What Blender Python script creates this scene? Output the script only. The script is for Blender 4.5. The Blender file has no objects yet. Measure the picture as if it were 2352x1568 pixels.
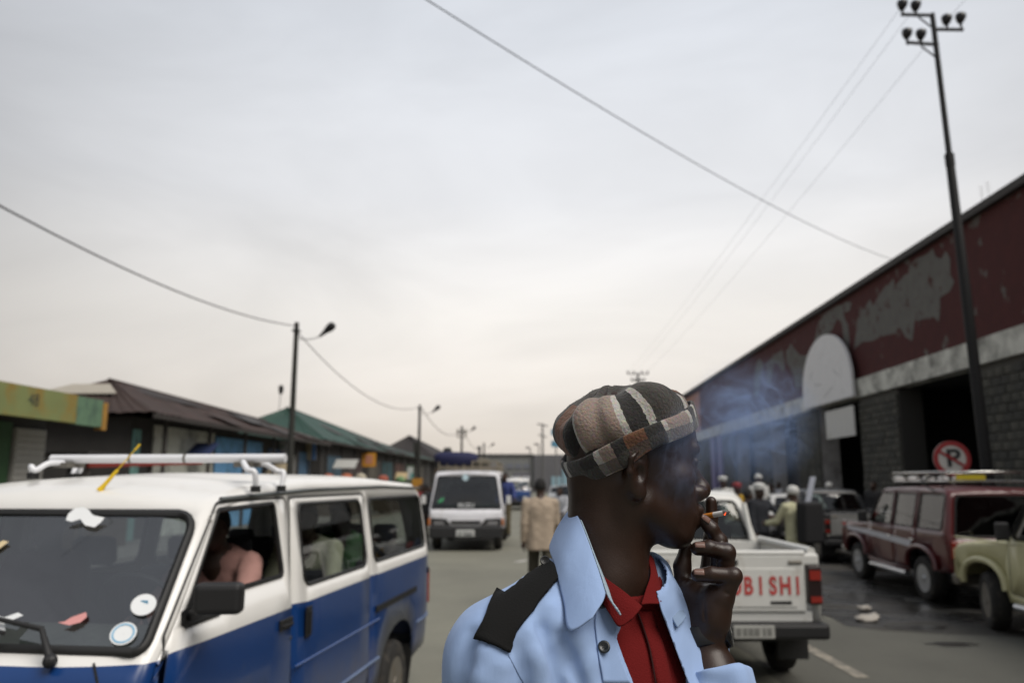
import bpy, bmesh, math, random
import numpy as np
from mathutils import Vector, Matrix
from mathutils import noise as mnoise
from mathutils.bvhtree import BVHTree
from mathutils.geometry import delaunay_2d_cdt
random.seed(7); np.random.seed(7)
PI = math.pi; RAD = math.radians
scene = bpy.context.scene
COL = scene.collection

# ------------------------------------------------------------------ camera
HC = 1.8                      # camera height (m)
FPX = 1829.0                  # focal length in units of a 2352 px wide frame (28 mm)
PITCH = math.atan(321 / FPX)  # the camera looks up by about 10 degrees
cam_data = bpy.data.cameras.new("camera")
cam = bpy.data.objects.new("camera", cam_data)
COL.objects.link(cam)
cam.location = (0, 0, HC)
cam.rotation_euler = (PI / 2 + PITCH, 0, 0)
cam_data.sensor_width = 36
cam_data.lens = FPX / 2352 * 36
cam_data.clip_start = 0.05
cam_data.clip_end = 4000
cam_data.dof.use_dof = True
cam_data.dof.focus_distance = 1.165
cam_data.dof.aperture_fstop = 4.2
scene.camera = cam
scene.render.resolution_x, scene.render.resolution_y = 1024, 682

# ------------------------------------------------------------------ world, sun, exposure
SUN_EL, SUN_AZ = RAD(54), RAD(132)    # high sun, wholly behind the cloud sheet
EXPO = 1.05                            # the photograph is exposed for the street, not the sky
world = bpy.data.worlds.new("World"); scene.world = world
world.use_nodes = True
def build_world():
    nt = world.node_tree; nt.nodes.clear(); L = nt.links.new
    N = nt.nodes.new
    out = N('ShaderNodeOutputWorld'); bg = N('ShaderNodeBackground')
    sky = N('ShaderNodeTexSky'); sky.sky_type = 'NISHITA'; sky.sun_disc = False
    sky.sun_elevation = SUN_EL; sky.sun_rotation = SUN_AZ
    sky.air_density = 1.0; sky.dust_density = 3.0; sky.ozone_density = 1.5
    tc = N('ShaderNodeTexCoord'); sep = N('ShaderNodeSeparateXYZ')
    L(tc.outputs['Generated'], sep.inputs[0])
    # cloud sheet: colour by elevation
    ramp = N('ShaderNodeValToRGB'); cr = ramp.color_ramp
    cr.elements[0].position = 0.0; cr.elements[0].color = (0.76, 0.68, 0.60, 1)
    cr.elements[1].position = 1.0; cr.elements[1].color = (0.78, 0.83, 0.92, 1)
    for p, c in ((0.05, (0.82, 0.745, 0.665, 1)), (0.12, (0.90, 0.84, 0.775, 1)), (0.20, (0.95, 0.91, 0.86, 1)),
                 (0.34, (0.86, 0.865, 0.885, 1)), (0.52, (0.80, 0.83, 0.885, 1))):
        e = cr.elements.new(p); e.color = c
    L(sep.outputs['Z'], ramp.inputs[0])
    # soft streaky cloud structure
    mp = N('ShaderNodeMapping'); mp.inputs['Scale'].default_value = (1.0, 1.0, 3.2)
    mp.inputs['Rotation'].default_value = (0.0, 0.25, 0.4)
    L(tc.outputs['Generated'], mp.inputs[0])
    nz = N('ShaderNodeTexNoise'); nz.inputs['Scale'].default_value = 2.1
    nz.inputs['Detail'].default_value = 7; nz.inputs['Roughness'].default_value = 0.52
    nz.inputs['Distortion'].default_value = 0.5
    L(mp.outputs[0], nz.inputs['Vector'])
    mr = N('ShaderNodeMapRange'); mr.inputs[1].default_value = 0.33; mr.inputs[2].default_value = 0.70
    mr.inputs[3].default_value = 0.87; mr.inputs[4].default_value = 1.06
    L(nz.outputs['Fac'], mr.inputs[0])
    # the cloud sheet is thinnest, so brightest, ahead over the end of the street
    az, el = RAD(5), RAD(13)
    sd = Vector((math.sin(az) * math.cos(el), math.cos(az) * math.cos(el), math.sin(el)))
    dot = N('ShaderNodeVectorMath'); dot.operation = 'DOT_PRODUCT'; dot.inputs[1].default_value = sd
    nrm = N('ShaderNodeVectorMath'); nrm.operation = 'NORMALIZE'
    L(tc.outputs['Generated'], nrm.inputs[0]); L(nrm.outputs[0], dot.inputs[0])
    lobe = N('ShaderNodeMapRange'); lobe.interpolation_type = 'SMOOTHSTEP'; lobe.inputs[1].default_value = 0.60; lobe.inputs[2].default_value = 1.03
    lobe.inputs[3].default_value = 0.50; lobe.inputs[4].default_value = 1.02
    L(dot.outputs['Value'], lobe.inputs[0])
    m0 = N('ShaderNodeMath'); m0.operation = 'MULTIPLY'; L(mr.outputs[0], m0.inputs[0]); L(lobe.outputs[0], m0.inputs[1])
    m1 = N('ShaderNodeMath'); m1.operation = 'MULTIPLY'; m1.inputs[1].default_value = 10.0 / 2 ** EXPO
    L(m0.outputs[0], m1.inputs[0])
    sc_ = N('ShaderNodeVectorMath'); sc_.operation = 'SCALE'
    L(ramp.outputs[0], sc_.inputs[0]); L(m1.outputs[0], sc_.inputs['Scale'])
    mix = N('ShaderNodeMix'); mix.data_type = 'RGBA'; mix.inputs[0].default_value = 0.97
    L(sky.outputs[0], mix.inputs[6]); L(sc_.outputs[0], mix.inputs[7])
    L(mix.outputs[2], bg.inputs['Color']); bg.inputs['Strength'].default_value = 0.1
    L(bg.outputs[0], out.inputs['Surface'])
build_world()

sun_data = bpy.data.lights.new("sun", 'SUN'); sun = bpy.data.objects.new("sun", sun_data)
COL.objects.link(sun)
sun_data.energy = 1.5; sun_data.angle = RAD(42); sun_data.color = (1.0, 0.94, 0.86)
sun.rotation_euler = (-(PI / 2 - SUN_EL), 0, -SUN_AZ)
# lamp looks down -Z: rotate so it shines from azimuth SUN_AZ (ahead, right) at SUN_EL
_d = Vector((math.sin(SUN_AZ) * math.cos(SUN_EL), math.cos(SUN_AZ) * math.cos(SUN_EL), math.sin(SUN_EL)))
sun.rotation_euler = _d.to_track_quat('Z', 'Y').to_euler()

vs = scene.view_settings
vs.view_transform = 'Standard'; vs.look = 'None'; vs.gamma = 1.0; vs.use_curve_mapping = False
vs.exposure = EXPO
scene.render.engine = 'CYCLES'
cy = scene.cycles
cy.use_denoising = True
cy.max_bounces = 8; cy.diffuse_bounces = 3; cy.glossy_bounces = 3; cy.transmission_bounces = 4
cy.transparent_max_bounces = 24; cy.volume_bounces = 1
cy.volume_step_rate = 1.0; cy.volume_max_steps = 256
cy.sample_clamp_indirect = 4.0
# ------------------------------------------------------------------ helpers: measuring
CP, SP = math.cos(PITCH), math.sin(PITCH)
def ray(px, py):
    xn = (px - 1176) / FPX; yn = (784 - py) / FPX
    return Vector((xn, CP - yn * SP, SP + yn * CP))
def at(px, py, Y):
    r = ray(px, py); return Vector((0, 0, HC)) + r * (Y / r.y)
def proj_arr(P):
    z = P[:, 2] - HC
    d = P[:, 1] * CP + z * SP; v = -P[:, 1] * SP + z * CP
    return 1176 + FPX * P[:, 0] / d, 784 - FPX * v / d
ROAD_YAW = RAD(2.6)           # the street runs a little to the right of the view axis
def R(x, y, z=0.0):
    c, s = math.cos(ROAD_YAW), math.sin(ROAD_YAW)
    return Vector((x * c + y * s, -x * s + y * c, z))

# ------------------------------------------------------------------ helpers: materials
MATS = {}
def lin(c): return tuple(c) + (1.0,)
def M(name, color, rough=0.6, metal=0.0, var=0.12, scale=6.0, bump=0.0, bscale=60.0, spec=0.5, coat=0.0, dirt=None, dirt_scale=2.0, dirt_lo=0.5, dirt_hi=0.7, sheen=0.0):
    if name in MATS: return MATS[name]
    m = bpy.data.materials.new(name); m.use_nodes = True
    nt = m.node_tree; b = nt.nodes['Principled BSDF']; L = nt.links.new
    b.inputs['Roughness'].default_value = rough; b.inputs['Metallic'].default_value = metal
    b.inputs['Specular IOR Level'].default_value = spec
    if coat: b.inputs['Coat Weight'].default_value = coat; b.inputs['Coat Roughness'].default_value = 0.12
    if sheen: b.inputs['Sheen Weight'].default_value = sheen
    tc = nt.nodes.new('ShaderNodeTexCoord')
    nz = nt.nodes.new('ShaderNodeTexNoise'); nz.inputs['Scale'].default_value = scale; nz.inputs['Detail'].default_value = 6
    L(tc.outputs['Object'], nz.inputs['Vector'])
    mix = nt.nodes.new('ShaderNodeMix'); mix.data_type = 'RGBA'
    mix.inputs[6].default_value = lin([max(0, v * (1 - var)) for v in color]); mix.inputs[7].default_value = lin([v * (1 + var) for v in color])
    L(nz.outputs['Fac'], mix.inputs[0]); col = mix.outputs[2]
    if dirt is not None:
        n2 = nt.nodes.new('ShaderNodeTexNoise'); n2.inputs['Scale'].default_value = dirt_scale; n2.inputs['Detail'].default_value = 9; n2.inputs['Roughness'].default_value = 0.65
        L(tc.outputs['Object'], n2.inputs['Vector'])
        mr = nt.nodes.new('ShaderNodeMapRange'); mr.inputs[1].default_value = dirt_lo; mr.inputs[2].default_value = dirt_hi
        L(n2.outputs['Fac'], mr.inputs[0])
        mx = nt.nodes.new('ShaderNodeMix'); mx.data_type = 'RGBA'; mx.inputs[7].default_value = lin(dirt)
        L(mr.outputs[0], mx.inputs[0]); L(col, mx.inputs[6]); col = mx.outputs[2]
    L(col, b.inputs['Base Color'])
    if bump:
        n3 = nt.nodes.new('ShaderNodeTexNoise'); n3.inputs['Scale'].default_value = bscale; n3.inputs['Detail'].default_value = 5
        L(tc.outputs['Object'], n3.inputs['Vector'])
        bp = nt.nodes.new('ShaderNodeBump'); bp.inputs['Strength'].default_value = bump; bp.inputs['Distance'].default_value = 0.02
        L(n3.outputs['Fac'], bp.inputs['Height']); L(bp.outputs[0], b.inputs['Normal'])
    MATS[name] = m; return m
def glass(name, tint=(0.5, 0.52, 0.52), ior=1.5, rough=0.0):
    if name in MATS: return MATS[name]
    m = bpy.data.materials.new(name); m.use_nodes = True
    nt = m.node_tree; nt.nodes.clear(); N = nt.nodes.new; L = nt.links.new
    o = N('ShaderNodeOutputMaterial'); mx = N('ShaderNodeMixShader'); t = N('ShaderNodeBsdfTransparent'); g = N('ShaderNodeBsdfGlossy'); ge = N('ShaderNodeNewGeometry')
    t.inputs[0].default_value = lin(tint); g.inputs['Roughness'].default_value = rough; f0 = ((ior - 1) / (ior + 1)) ** 2 * 2      # two faces of a thin pane; the same from either side
    dt = N('ShaderNodeVectorMath'); dt.operation = 'DOT_PRODUCT'; L(ge.outputs['Normal'], dt.inputs[0]); L(ge.outputs['Incoming'], dt.inputs[1])
    def mth(op, a, b=None):
        n_ = N('ShaderNodeMath'); n_.operation = op
        for k_, v_ in enumerate((a, b)):
            if v_ is None: continue
            if isinstance(v_, (int, float)): n_.inputs[k_].default_value = v_
            else: L(v_, n_.inputs[k_])
        return n_.outputs[0]
    c_ = mth('SUBTRACT', 1.0, mth('ABSOLUTE', dt.outputs['Value'])); fr_ = mth('ADD', mth('MULTIPLY', mth('POWER', c_, 5.0), 1.0 - f0), f0)
    L(fr_, mx.inputs[0]); L(t.outputs[0], mx.inputs[1]); L(g.outputs[0], mx.inputs[2]); L(mx.outputs[0], o.inputs['Surface'])
    MATS[name] = m; return m
def emit(name, color, strength):
    m = bpy.data.materials.new(name); m.use_nodes = True
    b = m.node_tree.nodes['Principled BSDF']
    b.inputs['Base Color'].default_value = lin(color); b.inputs['Emission Color'].default_value = lin(color); b.inputs['Emission Strength'].default_value = strength
    return m

# ------------------------------------------------------------------ helpers: objects
def tag(o, label=None, cat=None, group=None, kind=None):
    if label: o['label'] = label
    if cat: o['category'] = cat
    if group: o['group'] = group
    if kind: o['kind'] = kind
    return o
def thing(name, label, cat, loc=(0, 0, 0), rotz=0.0, group=None):
    o = bpy.data.objects.new(name, None); COL.objects.link(o)
    o.location = loc; o.rotation_euler = (0, 0, rotz)
    return tag(o, label, cat, group)
def part_empty(name, parent, loc=(0, 0, 0), rot=(0, 0, 0)):
    o = bpy.data.objects.new(name, None); COL.objects.link(o)
    o.parent = parent; o.location = loc; o.rotation_euler = rot; return o
def mesh_obj(name, verts, faces, mat, parent=None, smooth=False, mesh=None):
    if mesh is None:
        mesh = bpy.data.meshes.new(name)
        mesh.from_pydata([tuple(v) for v in verts], [], [tuple(int(i) for i in f) for f in faces])
        if smooth: mesh.polygons.foreach_set('use_smooth', [True] * len(mesh.polygons))
        mesh.update()
        if mat is not None: mesh.materials.append(mat)
    o = bpy.data.objects.new(name, mesh); COL.objects.link(o)
    if parent is not None: o.parent = parent
    return o
def copy_tree(o, parent=None):
    c = o.copy(); COL.objects.link(c)
    if parent is not None: c.parent = parent
    for ch in list(o.children): copy_tree(ch, c)
    return c
def solidify(o, t, offset=-1.0):
    m = o.modifiers.new('solid', 'SOLIDIFY'); m.thickness = t; m.offset = offset; return o
def bevel(o, w, seg=2):
    m = o.modifiers.new('bevel', 'BEVEL'); m.width = w; m.segments = seg; m.limit_method = 'ANGLE'; m.angle_limit = RAD(40); return o
def smooth(o, ang=40):
    me = o.data; me.polygons.foreach_set('use_smooth', [True] * len(me.polygons))
    try: me.set_sharp_from_angle(angle=RAD(ang))
    except Exception: pass
    return o

class MB:
    """collects shapes for ONE mesh object"""
    def __init__(s): s.v = []; s.f = []
    def add(s, v, f):
        n = len(s.v); s.v += [tuple(p) for p in v]; s.f += [tuple(i + n for i in q) for q in f]; return s
    def box(s, c, d, rot=None):
        x, y, z = d[0] / 2, d[1] / 2, d[2] / 2
        vs_ = [Vector((a * x, b * y, e * z)) for e in (-1, 1) for b in (-1, 1) for a in (-1, 1)]
        if rot is not None: vs_ = [rot @ p for p in vs_]
        vs_ = [p + Vector(c) for p in vs_]
        return s.add(vs_, [(0, 2, 3, 1), (4, 5, 7, 6), (0, 1, 5, 4), (2, 6, 7, 3), (0, 4, 6, 2), (1, 3, 7, 5)])
    def bb(s, x0, x1, y0, y1, z0, z1):
        return s.box(((x0 + x1) / 2, (y0 + y1) / 2, (z0 + z1) / 2), (abs(x1 - x0), abs(y1 - y0), abs(z1 - z0)))
    def hexa(s, p):   # 8 points: bottom 4 (ccw), top 4
        return s.add(p, [(3, 2, 1, 0), (4, 5, 6, 7), (0, 1, 5, 4), (1, 2, 6, 5), (2, 3, 7, 6), (3, 0, 4, 7)])
    def tube(s, pts, r, n=10, closed=False, cap=True):
        pts = [Vector(p) for p in pts]; k = len(pts)
        rs = r if isinstance(r, (list, tuple)) else [r] * k
        rings = []; up = None
        for i, p in enumerate(pts):
            if closed: t = pts[(i + 1) % k] - pts[i - 1]
            else: t = pts[min(i + 1, k - 1)] - pts[max(i - 1, 0)]
            t = t.normalized() if t.length > 1e-9 else Vector((0, 0, 1))
            if up is None:
                up = Vector((0, 0, 1)) if abs(t.z) < 0.9 else Vector((1, 0, 0))
            a = t.cross(up)
            if a.length < 1e-6: a = t.cross(Vector((0, 1, 0.3)))
            a.normalize(); b = t.cross(a).normalized(); up = b * -1
            rings.append([p + (a * math.cos(2 * PI * j / n) + b * math.sin(2 * PI * j / n)) * rs[i] for j in range(n)])
        base = len(s.v)
        for rg in rings: s.v += [tuple(q) for q in rg]
        for i in range(k if closed else k - 1):
            i2 = (i + 1) % k
            for j in range(n):
                j2 = (j + 1) % n
                s.f.append((base + i * n + j, base + i2 * n + j, base + i2 * n + j2, base + i * n + j2))
        if cap and not closed:
            s.f.append(tuple(base + j for j in range(n))); s.f.append(tuple(base + (k - 1) * n + j for j in reversed(range(n))))
        return s
    def lathe(s, prof, c=(0, 0, 0), axis='Z', n=24, rot=None, close=False):
        """prof: list of (radius, height)"""
        base = len(s.v); k = len(prof)
        for (r_, h) in prof:
            for j in range(n):
                a = 2 * PI * j / n
                if axis == 'Z': p = Vector((r_ * math.cos(a), r_ * math.sin(a), h))
                elif axis == 'Y': p = Vector((r_ * math.cos(a), h, r_ * math.sin(a)))
                else: p = Vector((h, r_ * math.cos(a), r_ * math.sin(a)))
                if rot is not None: p = rot @ p
                s.v.append(tuple(p + Vector(c)))
        for i in range(k if close else k - 1):
            i2 = (i + 1) % k
            for j in range(n):
                j2 = (j + 1) % n
                s.f.append((base + i * n + j, base + i * n + j2, base + i2 * n + j2, base + i2 * n + j))
        if not close:
            s.f.append(tuple(base + j for j in reversed(range(n)))); s.f.append(tuple(base + (k - 1) * n + j for j in range(n)))
        return s
    def grid(s, rows):
        base = len(s.v); n = len(rows[0])
        for r_ in rows: s.v += [tuple(p) for p in r_]
        for i in range(len(rows) - 1):
            for j in range(n - 1):
                s.f.append((base + i * n + j, base + i * n + j + 1, base + (i + 1) * n + j + 1, base + (i + 1) * n + j))
        return s
    def ball(s, c, r, n=12, m=8, sq=(1, 1, 1)):
        prof = [(max(1e-4, math.sin(PI * i / m)) , -math.cos(PI * i / m)) for i in range(m + 1)]
        b0 = len(s.v); s.lathe(prof, (0, 0, 0), 'Z', n)
        for i in range(b0, len(s.v)):
            p = s.v[i]; s.v[i] = (c[0] + p[0] * r * sq[0], c[1] + p[1] * r * sq[1], c[2] + p[2] * r * sq[2])
        return s
    def obj(s, name, mat, parent=None, sm=None, bev=0.0):
        o = mesh_obj(name, s.v, s.f, mat, parent)
        if sm: smooth(o, sm)
        if bev: bevel(o, bev)
        return o

def catmull(pts, per=6, closed=False):
    P = [Vector(p) for p in pts]; k = len(P); out = []
    segs = k if closed else k - 1
    for i in range(segs):
        if closed: p0, p1, p2, p3 = P[(i - 1) % k], P[i], P[(i + 1) % k], P[(i + 2) % k]
        else: p0, p1, p2, p3 = P[max(i - 1, 0)], P[i], P[i + 1], P[min(i + 2, k - 1)]
        for j in range(per):
            t = j / per
            out.append(0.5 * ((2 * p1) + (p2 - p0) * t + (2 * p0 - 5 * p1 + 4 * p2 - p3) * t * t + (3 * p1 - p0 - 3 * p2 + p3) * t ** 3))
    if not closed: out.append(P[-1])
    return out
def loft(rows, pu=5, pv=5):
    """rows of control points -> smooth grid of points"""
    rr = [catmull(r_, pu) for r_ in rows]
    cols = [catmull([r_[j] for r_ in rr], pv) for j in range(len(rr[0]))]
    return [[cols[j][i] for j in range(len(cols))] for i in range(len(cols[0]))]

def text_mesh(txt, size, extrude=0.002, align='CENTER', bold=0.0):
    cu = bpy.data.curves.new('lettering', 'FONT'); cu.body = txt; cu.size = size; cu.extrude = extrude
    cu.align_x = align; cu.align_y = 'CENTER'; cu.offset = bold
    o = bpy.data.objects.new('lettering', cu); COL.objects.link(o)
    bpy.context.view_layer.update()
    me = bpy.data.meshes.new_from_object(o.evaluated_get(bpy.context.evaluated_depsgraph_get()))
    bpy.data.objects.remove(o); bpy.data.curves.remove(cu)
    return me
def text_part(name, txt, size, mat, parent, loc, rot, sx=1.0, extrude=0.002, bold=0.0):
    me = text_mesh(txt, size, extrude, bold=bold); me.materials.clear(); me.materials.append(mat)
    o = mesh_obj(name, None, None, None, parent, mesh=me)
    o.location = loc; o.rotation_euler = rot; o.scale = (sx, 1, 1); return o

# ------------------------------------------------------------------ helpers: 2D outlines and panels
def fillet(pts, rads, closed=False, seg=5):
    n = len(pts); out = []
    for i in range(n):
        p = Vector(pts[i]); r_ = rads[i] if isinstance(rads, (list, tuple)) else rads
        if (not closed and i in (0, n - 1)) or r_ <= 0: out.append(tuple(p)); continue
        a = Vector(pts[i - 1]) - p; b = Vector(pts[(i + 1) % n]) - p
        la, lb = a.length, b.length; a.normalize(); b.normalize()
        ang = math.acos(max(-1, min(1, a.dot(b))))
        if ang > PI - 0.02: out.append(tuple(p)); continue
        d = min(r_ / math.tan(ang / 2), la * 0.49, lb * 0.49)
        q0, q1 = p + a * d, p + b * d
        for k in range(seg + 1):
            t = k / seg
            out.append(tuple(q0 * (1 - t) ** 2 + p * 2 * t * (1 - t) + q1 * t * t))
    return out
def resample(pts, step, closed=False):
    out = []; n = len(pts)
    for i in range(n if closed else n - 1):
        a = Vector(pts[i]); b = Vector(pts[(i + 1) % n]); d = (b - a).length
        k = max(1, int(math.ceil(d / step)))
        for j in range(k): out.append(tuple(a + (b - a) * (j / k)))
    if not closed: out.append(tuple(pts[-1]))
    return out
def in_poly(P, poly):
    x, y = P[:, 0], P[:, 1]; inside = np.zeros(len(P), bool); n = len(poly)
    for i in range(n):
        x0, y0 = poly[i]; x1, y1 = poly[(i + 1) % n]
        if y0 == y1: continue
        c = ((y0 > y) != (y1 > y)) & (x < (x1 - x0) * (y - y0) / (y1 - y0) + x0)
        inside ^= c
    return inside
def edge_dist(P, poly):
    d = np.full(len(P), 1e9); n = len(poly)
    for i in range(n):
        a = np.array(poly[i]); b = np.array(poly[(i + 1) % n]); ab = b - a; L2 = max(1e-12, ab @ ab)
        t = np.clip(((P - a) @ ab) / L2, 0, 1)
        q = P - (a + t[:, None] * ab); d = np.minimum(d, np.sqrt((q * q).sum(1)))
    return d
def cdt(outline, holes=(), regions=(), sp=0.15, sx=None, sy=None):
    """triangulate a 2D outline with holes; regions are closed outlines whose triangles are told apart. -> verts, [(tri, region)]"""
    V = []; E = []
    def ring(pts):
        n0 = len(V)
        for p in pts: V.append(Vector((p[0], p[1])))
        for i in range(len(pts)): E.append((n0 + i, n0 + (i + 1) % len(pts)))
    ring(outline)
    for h in holes: ring(h)
    for g in regions: ring(g)
    sx = sx or sp; sy = sy or sp
    xs = [p[0] for p in outline]; ys = [p[1] for p in outline]
    gx = np.arange(min(xs) + sx / 2, max(xs), sx); gy = np.arange(min(ys) + sy / 2, max(ys), sy)
    if len(gx) and len(gy):
        G = np.array([(a, b) for a in gx for b in gy])
        G = G + np.random.uniform(-0.02, 0.02, G.shape) * np.array([sx, sy])
        keep = in_poly(G, outline) & (edge_dist(G, outline) > min(sx, sy) * 0.3)
        for h in holes: keep &= ~in_poly(G, h) & (edge_dist(G, h) > min(sx, sy) * 0.3)
        for g in regions: keep &= edge_dist(G, g) > min(sx, sy) * 0.2
        for p in G[keep]: V.append(Vector((p[0], p[1])))
    r_ = delaunay_2d_cdt(V, E, [], 0, 1e-5)
    v2, tris = r_[0], r_[2]
    C = np.array([sum((np.array(v2[i]) for i in t), np.zeros(2)) / len(t) for t in tris])
    keep = in_poly(C, outline)
    for h in holes: keep &= ~in_poly(C, h)
    reg = np.full(len(tris), -1)
    for k, g in enumerate(regions): reg[in_poly(C, g)] = k
    return [tuple(v) for v in v2], [(tris[i], int(reg[i])) for i in range(len(tris)) if keep[i]]
def panel(name, outline, mapf, mat, parent, holes=(), sp=0.15, flip=False, sm=40):
    v2, tr = cdt(outline, holes, (), sp)
    f = [tuple(reversed(t)) if flip else tuple(t) for t, _ in tr]
    used = sorted({i for t in f for i in t}); ix = {u: k for k, u in enumerate(used)}
    o = mesh_obj(name, [mapf(*v2[u]) for u in used], [tuple(ix[i] for i in t) for t in f], mat, parent)
    return smooth(o, sm) if sm else o
def rrect(x0, x1, y0, y1, r_, seg=5):
    return fillet([(x0, y0), (x1, y0), (x1, y1), (x0, y1)], r_, True, seg)

# ------------------------------------------------------------------ helpers: soft bodies from distance fields
def sd_cap(P, a, b, ra, rb=None):
    rb = ra if rb is None else rb
    a = np.asarray(a, float); b = np.asarray(b, float); ab = b - a; L2 = max(1e-12, ab @ ab)
    t = np.clip(((P - a) @ ab) / L2, 0, 1)
    q = P - a - t[:, None] * ab
    return np.sqrt((q * q).sum(1)) - (ra + (rb - ra) * t)
def sd_ell(P, c, r_, Rm=None):
    q = P - np.asarray(c, float)
    if Rm is not None: q = q @ Rm          # columns of Rm are the local axes
    r_ = np.asarray(r_, float); k0 = np.sqrt(((q / r_) ** 2).sum(1)); k1 = np.sqrt(((q / (r_ * r_)) ** 2).sum(1))
    return k0 * (k0 - 1) / np.maximum(k1, 1e-9)
def smin(a, b, k):
    h = np.clip(0.5 + 0.5 * (b - a) / k, 0, 1); return b + (a - b) * h - k * h * (1 - h)
def smax(a, b, k): return -smin(-a, -b, k)
def surface_nets(f, lo, hi, h):
    lo = np.asarray(lo, float); hi = np.asarray(hi, float)
    n = np.maximum(3, np.ceil((hi - lo) / h).astype(int) + 1)
    ax = [lo[i] + h * np.arange(n[i]) for i in range(3)]
    # evaluate on coarse blocks first, finely only where the surface may pass
    S = 6; nb = -(-n // S); bc_ = [lo[i] + h * (S * np.arange(nb[i]) + (S - 1) / 2) for i in range(3)]
    Pc = np.stack(np.meshgrid(*bc_, indexing='ij'), -1).reshape(-1, 3); dc = f(Pc)
    act = np.abs(dc) < S * h * 1.75 + 0.012
    val = np.repeat(np.repeat(np.repeat(dc.reshape(nb), S, 0), S, 1), S, 2)
    bi = np.argwhere(act.reshape(nb)) * S
    loc = np.stack(np.meshgrid(*[np.arange(S)] * 3, indexing='ij'), -1).reshape(-1, 3)
    for k0 in range(0, len(bi), 1500):
        ii = (bi[k0:k0 + 1500, None, :] + loc[None]).reshape(-1, 3)
        val[ii[:, 0], ii[:, 1], ii[:, 2]] = f(lo + h * ii)
    val = np.ascontiguousarray(val[:n[0], :n[1], :n[2]])
    ins = val < 0
    cs = np.zeros(n - 1, int)
    for dx in (0, 1):
        for dy in (0, 1):
            for dz in (0, 1): cs += ins[dx:n[0] - 1 + dx, dy:n[1] - 1 + dy, dz:n[2] - 1 + dz]
    cell = (cs > 0) & (cs < 8)
    idx = -np.ones(n - 1, int); ci = np.argwhere(cell); idx[cell] = np.arange(len(ci))
    acc = np.zeros((len(ci), 3)); cnt = np.zeros(len(ci))
    corners = [(a, b, c) for a in (0, 1) for b in (0, 1) for c in (0, 1)]
    for p in corners:
        for d in range(3):
            if p[d]: continue
            q = list(p); q[d] = 1
            va = val[ci[:, 0] + p[0], ci[:, 1] + p[1], ci[:, 2] + p[2]]; vb = val[ci[:, 0] + q[0], ci[:, 1] + q[1], ci[:, 2] + q[2]]
            m = (va < 0) != (vb < 0)
            t = np.where(m, va / np.where(m, va - vb, 1), 0)
            pos = np.tile(np.array(p, float), (len(ci), 1)); pos[:, d] += t
            acc[m] += pos[m]; cnt[m] += 1
    V = lo + h * (ci + acc / np.maximum(cnt, 1)[:, None])
    F = []
    for d in range(3):
        u, w = (d + 1) % 3, (d + 2) % 3
        sl = [slice(None)] * 3; sl2 = [slice(None)] * 3
        sl[d] = slice(0, n[d] - 1); sl2[d] = slice(1, n[d])
        s0, s1 = ins[tuple(sl)], ins[tuple(sl2)]
        e = np.argwhere(s0 != s1)
        e = e[(e[:, u] > 0) & (e[:, w] > 0) & (e[:, u] < n[u] - 1) & (e[:, w] < n[w] - 1)]
        fl = s0[e[:, 0], e[:, 1], e[:, 2]]
        q = []
        for du, dw in ((1, 1), (0, 1), (0, 0), (1, 0)):
            c = e.copy(); c[:, u] -= du; c[:, w] -= dw; q.append(idx[c[:, 0], c[:, 1], c[:, 2]])
        q = np.stack(q, 1); q[~fl] = q[~fl][:, ::-1]; F.append(q)
    return V, np.concatenate(F)
def np_mesh(name, V, F, mat, parent=None, sm=True):
    me = bpy.data.meshes.new(name); me.vertices.add(len(V)); me.vertices.foreach_set('co', np.asarray(V, np.float32).ravel())
    k = F.shape[1]; me.loops.add(F.size); me.loops.foreach_set('vertex_index', np.asarray(F, np.int32).ravel())
    me.polygons.add(len(F)); me.polygons.foreach_set('loop_start', np.arange(0, F.size, k, dtype=np.int32)); me.polygons.foreach_set('loop_total', np.full(len(F), k, np.int32))
    if sm: me.polygons.foreach_set('use_smooth', np.ones(len(F), bool))
    me.update(calc_edges=True); me.validate()
    if mat is not None: me.materials.append(mat)
    o = bpy.data.objects.new(name, me); COL.objects.link(o)
    if parent is not None: o.parent = parent
    return o
def vnoise(P, s, seed=0):
    """cheap smooth value noise on points (N,3)"""
    q = P * s + seed * 17.31; i = np.floor(q).astype(np.int64); f = q - i; f = f * f * (3 - 2 * f)
    def hsh(a, b, c):
        n = (a * 374761393 + b * 668265263 + c * 2147483647 + seed * 144665) & 0xffffffff
        n = ((n ^ (n >> 13)) * 1274126177) & 0xffffffff
        return ((n ^ (n >> 16)) & 0xffff) / 65535.0
    o = 0
    for a in (0, 1):
        for b in (0, 1):
            for c in (0, 1):
                w = (f[:, 0] if a else 1 - f[:, 0]) * (f[:, 1] if b else 1 - f[:, 1]) * (f[:, 2] if c else 1 - f[:, 2])
                o = o + w * hsh(i[:, 0] + a, i[:, 1] + b, i[:, 2] + c)
    return o * 2 - 1
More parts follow.
